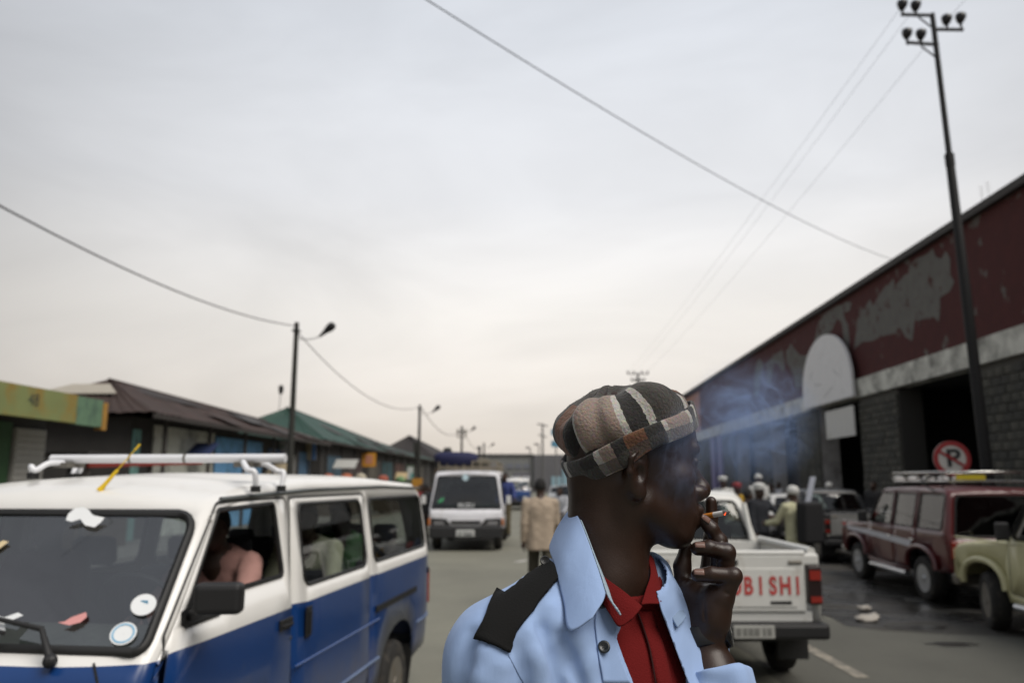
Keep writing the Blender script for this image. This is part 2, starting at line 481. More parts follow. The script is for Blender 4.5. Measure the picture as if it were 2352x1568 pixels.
# ------------------------------------------------------------------ setting: ground, road, shoulder
def ground_mat(name, c0, c1, c2, rough=0.9, s1=0.6, s2=14.0, bump=0.5, wet=None):
    m = bpy.data.materials.new(name); m.use_nodes = True; nt = m.node_tree; N = nt.nodes.new; L = nt.links.new
    b = nt.nodes['Principled BSDF']; b.inputs['Roughness'].default_value = rough
    tc = N('ShaderNodeTexCoord')
    n1 = N('ShaderNodeTexNoise'); n1.inputs['Scale'].default_value = s1; n1.inputs['Detail'].default_value = 8; n1.inputs['Roughness'].default_value = 0.6; L(tc.outputs['Object'], n1.inputs['Vector'])
    n2 = N('ShaderNodeTexNoise'); n2.inputs['Scale'].default_value = s2; n2.inputs['Detail'].default_value = 8; n2.inputs['Roughness'].default_value = 0.7; L(tc.outputs['Object'], n2.inputs['Vector'])
    r1 = N('ShaderNodeMapRange'); r1.inputs[1].default_value = 0.35; r1.inputs[2].default_value = 0.65; L(n1.outputs['Fac'], r1.inputs[0])
    m1 = N('ShaderNodeMix'); m1.data_type = 'RGBA'; m1.inputs[6].default_value = lin(c0); m1.inputs[7].default_value = lin(c1); L(r1.outputs[0], m1.inputs[0])
    r2 = N('ShaderNodeMapRange'); r2.inputs[1].default_value = 0.45; r2.inputs[2].default_value = 0.75; r2.inputs[4].default_value = 0.6; L(n2.outputs['Fac'], r2.inputs[0])
    m2 = N('ShaderNodeMix'); m2.data_type = 'RGBA'; m2.inputs[7].default_value = lin(c2); L(r2.outputs[0], m2.inputs[0]); L(m1.outputs[2], m2.inputs[6])
    col = m2.outputs[2]
    if wet:
        n4 = N('ShaderNodeTexNoise'); n4.inputs['Scale'].default_value = wet; n4.inputs['Detail'].default_value = 6; L(tc.outputs['Object'], n4.inputs['Vector'])
        r4 = N('ShaderNodeMapRange'); r4.inputs[1].default_value = 0.47; r4.inputs[2].default_value = 0.55; L(n4.outputs['Fac'], r4.inputs[0])
        m3 = N('ShaderNodeMix'); m3.data_type = 'RGBA'; m3.inputs[7].default_value = (0.018, 0.017, 0.015, 1); L(r4.outputs[0], m3.inputs[0]); L(col, m3.inputs[6]); col = m3.outputs[2]
        rr = N('ShaderNodeMapRange'); rr.inputs[3].default_value = rough; rr.inputs[4].default_value = 0.22; L(r4.outputs[0], rr.inputs[0]); L(rr.outputs[0], b.inputs['Roughness'])
    L(col, b.inputs['Base Color'])
    bp = N('ShaderNodeBump'); bp.inputs['Strength'].default_value = bump; bp.inputs['Distance'].default_value = 0.02; L(n2.outputs['Fac'], bp.inputs['Height']); L(bp.outputs[0], b.inputs['Normal'])
    return m
DIRT = ground_mat('packed_earth', (0.13, 0.11, 0.085), (0.19, 0.165, 0.13), (0.085, 0.075, 0.06))
ASPH = ground_mat('dusty_asphalt', (0.150, 0.147, 0.118), (0.20, 0.196, 0.155), (0.115, 0.113, 0.095), 0.85, 0.35, 30, 0.35)
SHOUL = ground_mat('oily_shoulder', (0.030, 0.028, 0.024), (0.060, 0.055, 0.046), (0.022, 0.021, 0.019), 0.85, 0.8, 18, 0.8, wet=0.55)
def sheet(name, pts, z, mat, label=None):
    o = mesh_obj(name, [(p[0], p[1], z) for p in pts], [tuple(range(len(pts)))], mat); o['kind'] = 'structure'; return o
g = sheet('ground', [(-900, -60), (900, -60), (900, 2500), (-900, 2500)], -0.012, DIRT)
sheet('road', [R(-8.6, -30), R(7.2, -30), R(7.2, 400), R(-8.6, 400)], -0.004, ASPH)
edge = [(5.2, 60), (4.6, 40), (4.45, 30), (4.3, 24), (4.42, 19), (4.05, 15.5), (4.25, 13.4), (4.1, 12.0), (4.3, 11.2), (4.22, 10.6), (4.55, 10.25), (5.0, 10.05), (5.6, 9.95), (6.2, 9.8), (7.2, 9.75), (9, 9.6), (11.9, 9.4)]
edge2 = []
for p in resample(edge, 0.35):
    edge2.append((p[0] + 0.12 * mnoise.noise((p[0] * 1.3, p[1] * 1.3, 0)), p[1] + 0.10 * mnoise.noise((p[0], p[1], 5))))
o = panel('shoulder', edge2 + [(11.9, 60)], lambda x, y: (x, y, 0.002 - 0.002), SHOUL, None, sp=3.0, sm=None); o['kind'] = 'structure'
# pavement with kerb along the warehouse and along the shops
PAVE = M('pavement_concrete', (0.13, 0.125, 0.11), 0.9, var=0.3, scale=3, bump=0.3)
for nm, x0, x1, y0, y1 in (('pavement', 9.9, 12.0, -36, 76), ('pavement', -13.6, -9.5, -34, 150)):
    mb = MB(); a, b, c, d = R(x0, y0), R(x1, y0), R(x1, y1), R(x0, y1)
    mb.hexa([(p.x, p.y, -0.02) for p in (a, b, c, d)] + [(p.x, p.y, 0.13) for p in (a, b, c, d)])
    k = mb.obj(nm, PAVE); k['kind'] = 'structure'
ASPH2 = ground_mat('dark_vignetted_asphalt', (0.075, 0.074, 0.062), (0.105, 0.103, 0.086), (0.06, 0.06, 0.052), 0.85, 0.5, 26, 0.4)  # darker asphalt, with corner vignette darkening also put into its colour
rp = [(2.35, -8), (9.6, -8), (9.6, 9.9), (5.6, 10.2), (4.3, 10.9), (4.0, 12.4), (3.1, 14), (2.6, 11), (2.45, 8)]
rp = [(x + 0.10 * mnoise.noise((x, y, 2)), y) for x, y in resample(rp, 0.5, True)]
o = panel('dark_road_area', rp, lambda x, y: (x, y, -0.002), ASPH2, None, sp=3.0, sm=None); o['kind'] = 'structure'
# painted lane dashes
PAINT = M('worn_road_paint', (0.30, 0.27, 0.22), 0.8, var=0.3, scale=20, dirt=(0.15, 0.14, 0.12), dirt_scale=6, dirt_lo=0.45, dirt_hi=0.6)
WPAINT = M('white_road_paint', (0.42, 0.41, 0.38), 0.8, var=0.2, scale=20, dirt=(0.18, 0.17, 0.15), dirt_scale=6)
marks = MB()
def dash(x0, y0, x1, y1, w, mat, nm='lane_marking'):
    d = Vector((x1 - x0, y1 - y0)).normalized(); n = Vector((-d.y, d.x)) * w / 2
    q = [(x0 - n.x, y0 - n.y), (x0 + n.x, y0 + n.y), (x1 + n.x, y1 + n.y), (x1 - n.x, y1 - n.y)]
    o = mesh_obj(nm, [(a, b, 0.004) for a, b in q], [(0, 3, 2, 1)], mat); o['kind'] = 'structure'; return o
dash(3.27, 7.85, 3.24, 10.4, 0.13, PAINT)
for k in range(4): dash(3.2 + k * 0.17, 13.5 + 6 * k, 3.26 + k * 0.17, 15.7 + 6 * k, 0.12, PAINT)
dash(0.10, 18.6, 0.36, 19.1, 0.2, WPAINT); 
for k in range(6): dash(0.6 + 0.3 * k, 27 + 8 * k, 0.72 + 0.3 * k, 30 + 8 * k, 0.12, WPAINT)
# litter lying on the oily edge
TISS = M('crumpled_paper', (0.40, 0.37, 0.33), 0.8)
for k, (px, py, s_) in enumerate(((1985, 1398, 0.10), (1990, 1422, 0.13), (2006, 1417, 0.09))):
    p = at(px, py, 10); r_ = ray(px, py); t_ = (0.02 - HC) / r_.z; p = Vector((0, 0, HC)) + r_ * t_
    mb = MB(); mb.ball((0, 0, 0.03), s_, 9, 6, (1.0, 0.8, 0.35))
    for i, v in enumerate(mb.v):
        q = Vector(v); mb.v[i] = tuple(q * (1 + 0.5 * mnoise.noise(q * 22 + Vector((k * 9, 0, 0)))))
    o = mb.obj('crumpled_paper', TISS); o.location = (p.x, p.y, 0.006)
    tag(o, ('topmost of the three crumpled papers on the oily road edge', 'largest crumpled paper of three on the oily road edge', 'rightmost crumpled paper of three on the oily road edge')[k], 'litter')

# oil and wet stains soaked into the road edge
WET = M('wet_asphalt', (0.022, 0.021, 0.019), 0.28, var=0.4, scale=5, spec=0.6)
def stain(px, py, rx, ry, k):
    r_ = ray(px, py); t_ = -HC / r_.z; c = Vector((0, 0, HC)) + r_ * t_
    pts = [(c.x + rx * math.cos(a) * (1 + 0.5 * mnoise.noise((math.cos(a) * 1.7, math.sin(a) * 1.7, k)) + 0.3 * mnoise.noise((math.cos(a) * 5, math.sin(a) * 5, k))), c.y + ry * math.sin(a) * (1 + 0.5 * mnoise.noise((math.cos(a) * 1.7, math.sin(a) * 1.7, k + 9)) + 0.3 * mnoise.noise((math.cos(a) * 5, math.sin(a) * 5, k + 4)))) for a in np.linspace(0, 2 * PI, 40, False)]
    o = mesh_obj('oil_stain', [(x, y, 0.0035) for x, y in pts], [tuple(range(40))], WET); o['kind'] = 'structure'
for k, (px, py, rx, ry) in enumerate(((2155, 1392, 0.75, 0.38), (2105, 1440, 0.42, 0.14), (2190, 1478, 0.30, 0.11), (1985, 1372, 0.5, 0.5), (2060, 1402, 0.4, 0.2), (1930, 1410, 0.35, 0.2))): stain(px, py, rx, ry, k * 3.1)
# ------------------------------------------------------------------ the stone warehouse on the right
XB = 12.0
def fac(px, py):
    """photo pixel -> (distance along the street, height) on the warehouse front"""
    r_ = ray(px, py); c, s = math.cos(ROAD_YAW), math.sin(ROAD_YAW)
    rx = r_.x * c - r_.y * s; t_ = XB / rx
    return (r_.x * s + r_.y * c) * t_, HC + r_.z * t_
WH = thing('warehouse', 'long dark stone warehouse with peeling red parapet along the right side', 'building', R(XB, 0), -ROAD_YAW)
# local frame: x into the building, y along the street
STONE_A = [M('stone_block_%d' % k, c, 0.9, var=0.35, scale=7, bump=0.6, bscale=25, dirt=(0.03, 0.03, 0.026), dirt_scale=2.5, dirt_lo=0.45, dirt_hi=0.75) for k, c in enumerate(((0.075, 0.074, 0.062), (0.095, 0.092, 0.076), (0.058, 0.058, 0.051)))]
MORTAR = M('mortar', (0.075, 0.072, 0.064), 0.95, var=0.3)
PLASTER = M('grey_plaster', (0.40, 0.39, 0.385), 0.9, var=0.2, dirt=(0.18, 0.17, 0.165), dirt_scale=1.2)
BAND = M('whitewashed_band', (0.66, 0.66, 0.60), 0.85, var=0.2, scale=3, dirt=(0.14, 0.135, 0.12), dirt_scale=1.6, dirt_lo=0.42, dirt_hi=0.7)
REDW = M('red_render', (0.070, 0.014, 0.013), 0.9, var=0.3, scale=2.5, dirt=(0.12, 0.105, 0.095), dirt_scale=1.3, dirt_lo=0.60, dirt_hi=0.64)
BARE = M('bare_render', (0.145, 0.140, 0.128), 0.95, var=0.25, scale=2.5, dirt=(0.075, 0.03, 0.026), dirt_scale=2.2, dirt_lo=0.57, dirt_hi=0.62)
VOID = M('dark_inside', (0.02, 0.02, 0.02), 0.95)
TIN = M('old_tin_roof', (0.05, 0.045, 0.042), 0.7, 0.2, var=0.4)
ZB0, ZB1, ZT = 4.98, 5.68, 9.12
piers = [(-27.5, -24.2), (-19.8, -16.5), (-12.0, -8.8), (-4.2, -1.0), (3.6, 6.8), (11.4, 14.6), (19.1, 22.9), (27.9, 31.3), (36.0, 39.2), (44.0, 47.3), (52.0, 55.8), (60.2, 63.5), (68.0, 71.0)]
Y0, Y1 = -36.0, 71.0
MB().bb(0.02, 0.5, Y0, Y1, ZB1 - 0.05, ZT - 0.02).obj('parapet', REDW, WH)
bd = MB().bb(-0.10, 0.45, Y0, Y1, ZB0, ZB1).obj('ledge_band', BAND, WH)
rf = MB().bb(-0.16, 0.6, Y0, Y1, ZT - 0.02, ZT + 0.20).obj('roof_edge', TIN, WH)
MB().hexa([(0.6, Y0, ZT), (14, Y0, ZT), (14, Y1, ZT), (0.6, Y1, ZT), (0.6, Y0, ZT + 0.2), (14, Y0, ZT + 1.8), (14, Y1, ZT + 1.8), (0.6, Y1, ZT + 0.2)]).obj('roof', TIN, WH)
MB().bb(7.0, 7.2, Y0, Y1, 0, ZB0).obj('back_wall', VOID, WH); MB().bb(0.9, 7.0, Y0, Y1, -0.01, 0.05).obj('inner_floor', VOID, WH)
MB().bb(0.5, 14, Y1 - 0.2, Y1, 0, ZT).bb(0.5, 14, Y0, Y0 + 0.2, 0, ZT).obj('end_wall', PLASTER, WH)
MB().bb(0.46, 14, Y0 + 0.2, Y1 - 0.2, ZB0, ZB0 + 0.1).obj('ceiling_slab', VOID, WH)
bw, bh, j = 0.44, 0.245, 0.022
blocks_far = [MB() for _ in STONE_A]; blk_mesh = {}
def block_mesh(w, k):
    key = (round(w, 2), k)
    if key not in blk_mesh:
        o = MB().bb(0, 0.12, -w / 2, w / 2, -(bh - j) / 2, (bh - j) / 2)
        me = bpy.data.meshes.new('stone_block'); rnd = random.Random(hash(key) & 255)
        bm = bmesh.new(); vv = [bm.verts.new((v[0] + rnd.uniform(-.012, .012), v[1] + rnd.uniform(-.006, .006), v[2] + rnd.uniform(-.006, .006))) for v in o.v]
        for f in o.f: bm.faces.new([vv[i] for i in f])
        bmesh.ops.bevel(bm, geom=[e for e in bm.edges], offset=0.014, segments=1, affect='EDGES'); bm.to_mesh(me); bm.free()
        me.materials.append(STONE_A[k]); blk_mesh[key] = me
    return blk_mesh[key]
nblk = 0
for pi_, (a, b) in enumerate(piers):
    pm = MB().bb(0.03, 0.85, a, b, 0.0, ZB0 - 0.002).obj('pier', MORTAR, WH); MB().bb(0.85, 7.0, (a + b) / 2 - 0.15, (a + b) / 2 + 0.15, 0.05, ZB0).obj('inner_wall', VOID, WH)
    # plastered far reveal of the opening in front of this pier
    MB().bb(0.05, 0.80, a - 0.045, a - 0.002, 0.13, ZB0 - 0.01).obj('plaster_reveal', PLASTER if pi_ not in (7,) else M('dark_plaster', (0.05, 0.048, 0.045), 0.9), WH)  # one reveal gets a darker plaster colour than the others
    near = pi_ in (6, 7)
    rows = int((ZB0 - 0.15) / bh)
    for r_ in range(rows):
        z = 0.14 + bh * (r_ + 0.5); y = a + (bw / 2 if r_ % 2 else 0.0)
        if r_ % 2: segs = [(a, a + bw / 2)]
        else: segs = []
        while y < b - 0.06:
            segs.append((y, min(y + bw, b))); y += bw
        for (u, v) in segs:
            if v - u < 0.08: continue
            k = random.randrange(3); w = v - u - j; off = random.uniform(-0.012, 0.012)
            vis = z > (1.3 if pi_ == 7 else 1.5) and (pi_ == 7 or u > 19.8)
            if near and vis and nblk < 296:
                o = mesh_obj('stone_block', None, None, None, pm, mesh=block_mesh(w, k)); o.location = (-0.03 + off, (u + v) / 2, z); nblk += 1
            else: blocks_far[k].bb(-0.03 + off, 0.06, u + j / 2, v - j / 2, z - (bh - j) / 2, z + (bh - j) / 2)
for k, mb in enumerate(blocks_far):
    o = mb.obj('stone_blocks_farther', STONE_A[k], WH); o['kind'] = 'stuff'
# shutters and dark doors inside the openings
for q, (a, b) in enumerate(zip(piers[:-1], piers[1:])):
    y0, y1 = a[1], b[0]
    if q in (0, 2, 5, 8, 10): MB().bb(0.80, 0.86, y0 + 0.1, y1 - 0.1, 0.13, 3.2).obj('steel_door', M('blue_black_door', (0.02, 0.028, 0.045), 0.5, var=0.3), WH)
# purple-painted last bays
PUR = M('purple_paint', (0.22, 0.20, 0.36), 0.85); 
for y0, y1 in ((56.2, 57.6), (58.6, 60.0)):
    MB().bb(-0.03, 0.3, y0, y1, 0.13, ZB0 - 0.003).obj('purple_pier', PUR, WH)
MB().bb(-0.02, 0.1, 63.6, 71.0, ZB1 + 0.02, ZT - 0.3).obj('orange_panel', M('orange_render', (0.42, 0.20, 0.12), 0.9), WH)
# where the red coat has come away
PATCHES = [[(850,890),(870,740),(905,690),(925,640),(940,680),(990,600),(1040,550),(1050,580),(1080,540),(1110,530),(1120,480),(1150,450),(1200,430),(1225,400),(1240,440),(1270,450),(1290,420),(1310,450),(1315,530),(1330,570),(1310,610),(1260,640),(1265,700),(1255,750),(1225,730),(1180,745),(1140,750),(1130,850),(1100,830),(1065,780),(1050,815),(980,825),(930,850),(890,850)],
 [(655,880),(680,760),(720,700),(800,665),(840,660),(830,700),(800,720),(820,760),(830,850),(825,900),(800,840),(795,770),(770,740),(740,800),(700,850),(670,900)],
 [(370,1100),(380,960),(400,930),(420,960),(410,1000),(395,1100),(385,1120)],
 [(430,960),(470,910),(510,890),(520,950),(515,1000),(490,960),(470,950),(450,1060),(435,1040)],
 [(525,900),(550,860),(570,890),(600,920),(640,910),(635,1000),(610,1050),(575,1090),(560,1000),(530,950)]]
for P_ in PATCHES:
    q = []
    for (x, y) in P_: q.append(fac((1650 + x * 0.5102) * 0.9408, (400 + y * 0.5102) * 0.9408))
    q = resample(q, 0.25, True); q = [(a + 0.07 * mnoise.noise((a * 3, b * 3, 1)), min(b + 0.10 * mnoise.noise((a * 3, b * 3, 7)), ZT - 0.15)) for a, b in q]
    o = panel('bare_patch', q, lambda a, b: (0.012, a, b), BARE, WH, sp=0.6, sm=None)
# weeds / bushes of a plant hanging over the ledge, arch board, small board
WHB = M('white_board', (0.80, 0.80, 0.81), 0.6, var=0.08, scale=3, dirt=(0.62, 0.62, 0.63), dirt_scale=2.2, dirt_lo=0.55, dirt_hi=0.8)
arc = [(31.0, 5.02), (36.9, 5.02)] + [(33.95 + 2.95 * math.cos(a), 5.75 + 2.15 * math.sin(a)) for a in np.linspace(0, PI, 22)]
ab = thing('arched_board', 'white arched signboard standing on the ledge of the warehouse', 'signboard', R(XB, 0), -ROAD_YAW)
o = panel('board', arc, lambda a, b: (-0.28, a, b), WHB, ab, sp=1.0, sm=None); solidify(o, 0.12, 0)
for y in (31.6, 36.3): MB().bb(-0.21, -0.10, y - 0.05, y + 0.05, 5.1, 5.6).obj('bracket', TIN, ab)
FADED = M('faded_lettering', (0.40, 0.40, 0.42), 0.7)
for k, (y, z, l) in enumerate(((32.6, 6.15, 0.7), (34.8, 5.9, 0.9), (33.6, 5.45, 1.1), (35.6, 6.4, 0.5))):
    o = MB().box((0, 0, 0), (0.004, l, 0.035)).obj('faded_stroke', FADED, ab); o.location = (-0.345, y, z); o.rotation_euler = (0.5 - 0.4 * k, 0, 0)
sb_ = thing('hanging_board', 'small white square board hanging under the warehouse ledge', 'signboard', R(XB, 0), -ROAD_YAW)
MB().bb(-0.22, -0.17, 31.35, 34.5, 3.55, 4.7).obj('board', M('plain_white_board', (0.62, 0.62, 0.60), 0.6, var=0.06, dirt=(0.3, 0.3, 0.22), dirt_scale=1.5, dirt_lo=0.6, dirt_hi=0.85), sb_)
for y in (31.8, 34.0): MB().tube([(-0.19, y, 4.7), (-0.06, y, 5.0)], 0.02, 6).obj('hanger', TIN, sb_)
# small aerials on the warehouse roof
for k, (px, py0, py1) in enumerate(((2228, 470, 440), (2243, 465, 437))):
    y_, z_ = fac(px, py0); b0 = R(XB + 0.35, y_, ZT + 0.2)
    an = thing('roof_aerial', ('left one of two thin aerials on the warehouse roof', 'right one of two thin aerials on the warehouse roof')[k], 'aerial', b0)
    AL = M('grey_aerial', (0.55, 0.55, 0.55), 0.6)
    MB().tube([(0, 0, 0), (0, 0, 0.75)], 0.007, 6).obj('mast', AL, an)
    for zz in (0.5, 0.62, 0.72): MB().tube([(-0.1, 0, zz), (0.1, 0, zz)], 0.004, 5).obj('rod', AL, an)

# ------------------------------------------------------------------ the row of low shops on the left
RUST = M('rusty_tin', (0.030, 0.015, 0.010), 0.75, var=0.4, scale=2, dirt=(0.05, 0.022, 0.017), dirt_scale=1.4, dirt_lo=0.5, dirt_hi=0.75)
GREEN = M('green_tin', (0.012, 0.046, 0.032), 0.6, var=0.3, scale=1.5, dirt=(0.025, 0.045, 0.035), dirt_scale=0.9)
DBROWN = M('dark_brown_tin', (0.022, 0.018, 0.017), 0.75, var=0.35)
def tin_slope(name, quad, mat, parent, n=26, amp=0.02, rows=6, sag=0.0, seed=0):
    """corrugated sheet roof slope: quad = eave start, eave end, ridge end, ridge start (local)"""
    e0, e1, r1, r0 = [Vector(p) for p in quad]; nrm = (e1 - e0).cross(r0 - e0).normalized()
    if nrm.z < 0: nrm = -nrm
    L_ = (e1 - e0).length; nn = max(n, int(L_ / 0.12)); rws = []
    for i in range(rows + 1):
        v = i / rows; row = []
        for k in range(nn + 1):
            u = k / nn; p = (e0.lerp(e1, u)).lerp(r0.lerp(r1, u), v)
            ph = int(u * L_ / 0.85); lap = 0.012 * ((ph * 7 + i * 3 + seed) % 3) - sag * math.sin(PI * u) * math.sin(PI * min(1, v + 0.3))
            row.append(p + nrm * (amp * math.sin(k * PI / 1.5) + lap) + Vector((0, 0, 0.05 * mnoise.noise((u * L_ * 0.5, v * 2, seed)))))
        rws.append(row)
    o = MB().grid(rws).obj(name, mat, parent); solidify(o, 0.012, 0); return o
def shop_row(name, label, y0, y1, xe, xr, ze, zr, roofmat, hip, fronts, zend=None, xw=-12.05):
    """hipped tin-roof shop building; local frame x across, y along the street"""
    zend = zr if zend is None else zend
    t = thing(name, label, 'building', R(0, 0), -ROAD_YAW)
    xb = 2 * xr - xe
    tin_slope('roof', [(xe, y0, ze), (xe, y1, ze), (xr, y1 - hip[1], zend), (xr, y0 + hip[0], zr)], roofmat, t, seed=1, sag=0.08)
    tin_slope('roof_end', [(xe, y0, ze), (xb, y0, ze), (xr - 0.02, y0 + hip[0], zr), (xr + 0.02, y0 + hip[0], zr)], roofmat, t, n=20, seed=2)
    tin_slope('roof_back', [(xb, y0, ze), (xb, y1, ze), (xr, y1 - hip[1], zend), (xr, y0 + hip[0], zr)], roofmat, t, seed=3)
    rn = random.Random(int(y0)); sheets = [M('roof_sheet_a', (0.045, 0.040, 0.038), 0.7, var=0.4), M('roof_sheet_b', (0.020, 0.014, 0.013), 0.8, var=0.4), roofmat]
    for _k in range(14):
        yy = rn.uniform(y0 + hip[0], y1 - hip[1] - 2.2); v0 = rn.choice((0.0, 0.33, 0.62)); lw = rn.uniform(0.8, 1.9); f_ = lambda v: (xe + (xr - xe) * v, ze + (zr + (zend - zr) * (yy - y0) / (y1 - y0) - ze) * v + 0.055)
        (xa, za), (xb_, zb_) = f_(v0), f_(min(0.98, v0 + 0.36))
        o = MB().hexa([(xa, yy, za), (xa, yy + lw, za), (xb_, yy + lw, zb_), (xb_, yy, zb_), (xa, yy, za + 0.012), (xa, yy + lw, za + 0.015), (xb_, yy + lw, zb_ + 0.012), (xb_, yy, zb_ + 0.02)]).obj('roof_sheet', rn.choice(sheets), t)
    MB().tube([(xr, y0 + hip[0], zr + 0.03), (xr, y1 - hip[1], zend + 0.03)], 0.07, 6).obj('ridge_cap', roofmat, t)
    MB().bb(xb + 0.5, xw, y0 + 0.6, y1 - 0.3, 0.1, ze - 0.05).obj('wall', M('shop_wall_dark', (0.04, 0.038, 0.035), 0.9, var=0.4, scale=1.5), t)
    MB().bb(xe - 0.04, xe + 0.02, y0, y1, ze - 0.16, ze - 0.02).obj('eave_board', M('eave_board', (0.035, 0.03, 0.027), 0.9), t)
    for k in range(int((y1 - y0) / 3.2)):
        MB().bb(xe + -0.45, xe - 0.35, y0 + 1.5 + 3.2 * k, y0 + 1.6 + 3.2 * k, 0.13, ze - 0.1).obj('post', M('post_wood', (0.06, 0.055, 0.05), 0.9), t)
    for (a, b, z0, z1, col, nm) in fronts:
        mt = M('front_%.2f_%.2f_%.2f' % col, col, 0.8, var=0.25, scale=3, dirt=tuple(v * 0.35 for v in col), dirt_scale=2.0)
        MB().bb(xw, xw + 0.05, a, b, z0, z1).obj(nm, mt, t)
    return t
PALE = (0.56, 0.57, 0.50); BLU = (0.17, 0.40, 0.68); DRK = (0.02, 0.02, 0.02)
RSHOP = shop_row('tin_roof_shop', 'low shop building with rust-brown hipped tin roof on the left', 22.0, 40.5, -11.1, -14.2, 3.72, 5.0, RUST, (3.0, 1.0),
    [(22.7, 23.1, 0.1, 3.3, (0.16, 0.32, 0.29), 'doorpost'), (23.9, 28.3, 0.1, 3.5, PALE, 'plaster_front'), (28.5, 33.2, 0.1, 3.4, BLU, 'blue_front'), (34.0, 36.4, 0.1, 3.2, (0.06, 0.11, 0.20), 'dark_blue_shutter'), (37.0, 37.8, 0.1, 3.0, (0.4, 0.4, 0.38), 'door'), (38.2, 40.0, 0.1, 3.2, (0.10, 0.20, 0.32), 'blue_shutter')], zend=4.75)
o = MB().hexa([(-13.0, 23.35, 4.40), (-15.6, 23.35, 4.40), (-14.9, 24.2, 4.78), (-13.7, 24.2, 4.78), (-13.0, 23.35, 4.43), (-15.6, 23.35, 4.43), (-14.9, 24.2, 4.81), (-13.7, 24.2, 4.81)]).obj('pale_roof_sheet', M('pale_sheet', (0.34, 0.31, 0.26), 0.7), RSHOP)
shop_row('tin_roof_shop', 'shop building with dark green tin roof behind the first street lamp', 41.5, 82.0, -11.6, -15.2, 3.95, 6.0, GREEN, (4.2, 1.5),
    [(43 + 5 * k, 46.4 + 5 * k, 0.1, 3.2, c, 'shopfront') for k, c in enumerate(((0.05, 0.1, 0.14), (0.07, 0.05, 0.05), (0.1, 0.09, 0.07), (0.03, 0.08, 0.09), (0.10, 0.05, 0.04), (0.05, 0.10, 0.05), (0.09, 0.08, 0.06)))], zend=4.9)
shop_row('tin_roof_shop', 'farther shop building with dark brown tin roof left of the truck-fronted minibus', 83.5, 150.0, -11.4, -15.5, 4.0, 6.8, DBROWN, (5, 2),
    [(85 + 6 * k, 89 + 6 * k, 0.1, 3.2, c, 'shopfront') for k, c in enumerate(((0.10, 0.06, 0.03), (0.03, 0.07, 0.04), (0.10, 0.10, 0.08), (0.06, 0.03, 0.03), (0.03, 0.05, 0.09)))], zend=5.2)
shop_row('tin_roof_shop', 'low tin-roofed shop building at the near end of the street, outside the left edge', -34.0, 0.5, -11.2, -14.6, 3.8, 5.6, RUST, (3.0, 1.0), [(-30 + 6 * k, -26 + 6 * k, 0.1, 3.2, (0.16, 0.15, 0.13), 'shopfront') for k in range(5)])
# the nearest shop: painted canopy board with a worn number
NS = thing('canopy_shop', 'nearest shop at the left edge with weathered yellow-green canopy board', 'building', R(0, 0), -ROAD_YAW)
FAS = M('weathered_fascia', (0.21, 0.24, 0.09), 0.7, var=0.25, scale=1.4, dirt=(0.27, 0.18, 0.035), dirt_scale=1.3, dirt_lo=0.47, dirt_hi=0.65)
FASG = M('green_fascia', (0.12, 0.21, 0.13), 0.7, var=0.2, dirt=(0.06, 0.11, 0.08), dirt_scale=2)
MB().bb(-10.2, -10.05, 2.0, 16.55, 3.02, 3.62).obj('canopy_board', FAS, NS); MB().bb(-10.2, -10.05, 16.56, 17.55, 3.0, 3.6).obj('canopy_board_end', FASG, NS)
MB().bb(-10.22, -10.02, 17.56, 17.70, 2.94, 3.55).obj('corner_post_board', M('orange_rust', (0.38, 0.20, 0.04), 0.8, var=0.4, scale=4), NS)
MB().hexa([(-14.5, 2, 3.5), (-10.25, 2, 3.5), (-10.25, 17.5, 3.5), (-14.5, 17.5, 3.5), (-14.5, 2, 4.3), (-10.25, 2, 3.56), (-10.25, 17.5, 3.56), (-14.5, 17.5, 4.3)]).obj('canopy_roof', RUST, NS)
MB().bb(-14.5, -11.1, 2, 17.2, 0.1, 3.5).obj('wall', M('shop_wall_dark', (0.045, 0.043, 0.04), 0.9), NS)
MB().bb(-11.1, -11.04, 13.9, 16.0, 0.1, 3.0).obj('green_door', M('green_door', (0.03, 0.09, 0.03), 0.7), NS)
sl = MB().bb(-11.1, -11.02, 16.1, 17.1, 0.1, 2.9).obj('roller_shutter', M('shutter_metal', (0.40, 0.39, 0.36), 0.7), NS)
for k in range(20): MB().bb(-11.02, -11.0, 16.12, 17.08, 0.2 + k * 0.135, 0.30 + k * 0.135).obj('shutter_slat', MATS['shutter_metal'], sl)
text_part('painted_number', '48', 0.34, M('worn_black_paint', (0.05, 0.055, 0.04), 0.8), NS, (-10.045, 15.1, 3.36), (PI / 2, 0, PI / 2), 1.0, 0.002)
# covered stall gap between the first two shops: beam with red cloth
ST = thing('market_stall', 'dark open stall with red edge cloth between the canopy shop and the rust roof', 'stall', R(0, 0), -ROAD_YAW)
MB().bb(-13.2, -10.8, 18.4, 21.6, 2.45, 2.50).obj('stall_roof', M('dark_sheet', (0.03, 0.03, 0.03), 0.9), ST)
MB().hexa([(-10.8, 18.4, 2.12), (-10.74, 18.4, 2.12), (-10.74, 24.6, 2.32), (-10.8, 24.6, 2.32), (-10.8, 18.4, 2.30), (-10.74, 18.4, 2.30), (-10.74, 24.6, 2.48), (-10.8, 24.6, 2.48)]).obj('edge_cloth', M('red_cloth', (0.22, 0.025, 0.015), 0.85), ST)
for x, y in ((-10.85, 18.5), (-10.85, 21.5), (-13.1, 18.5), (-13.1, 21.5)): MB().bb(x - 0.05, x + 0.05, y - 0.05, y + 0.05, 0.1, 2.45).obj('stall_post', MATS['post_wood'], ST)
MB().bb(-13.0, -11.2, 18.8, 21.2, 0.1, 0.95).obj('counter', M('counter_wood', (0.06, 0.045, 0.03), 0.8), ST)
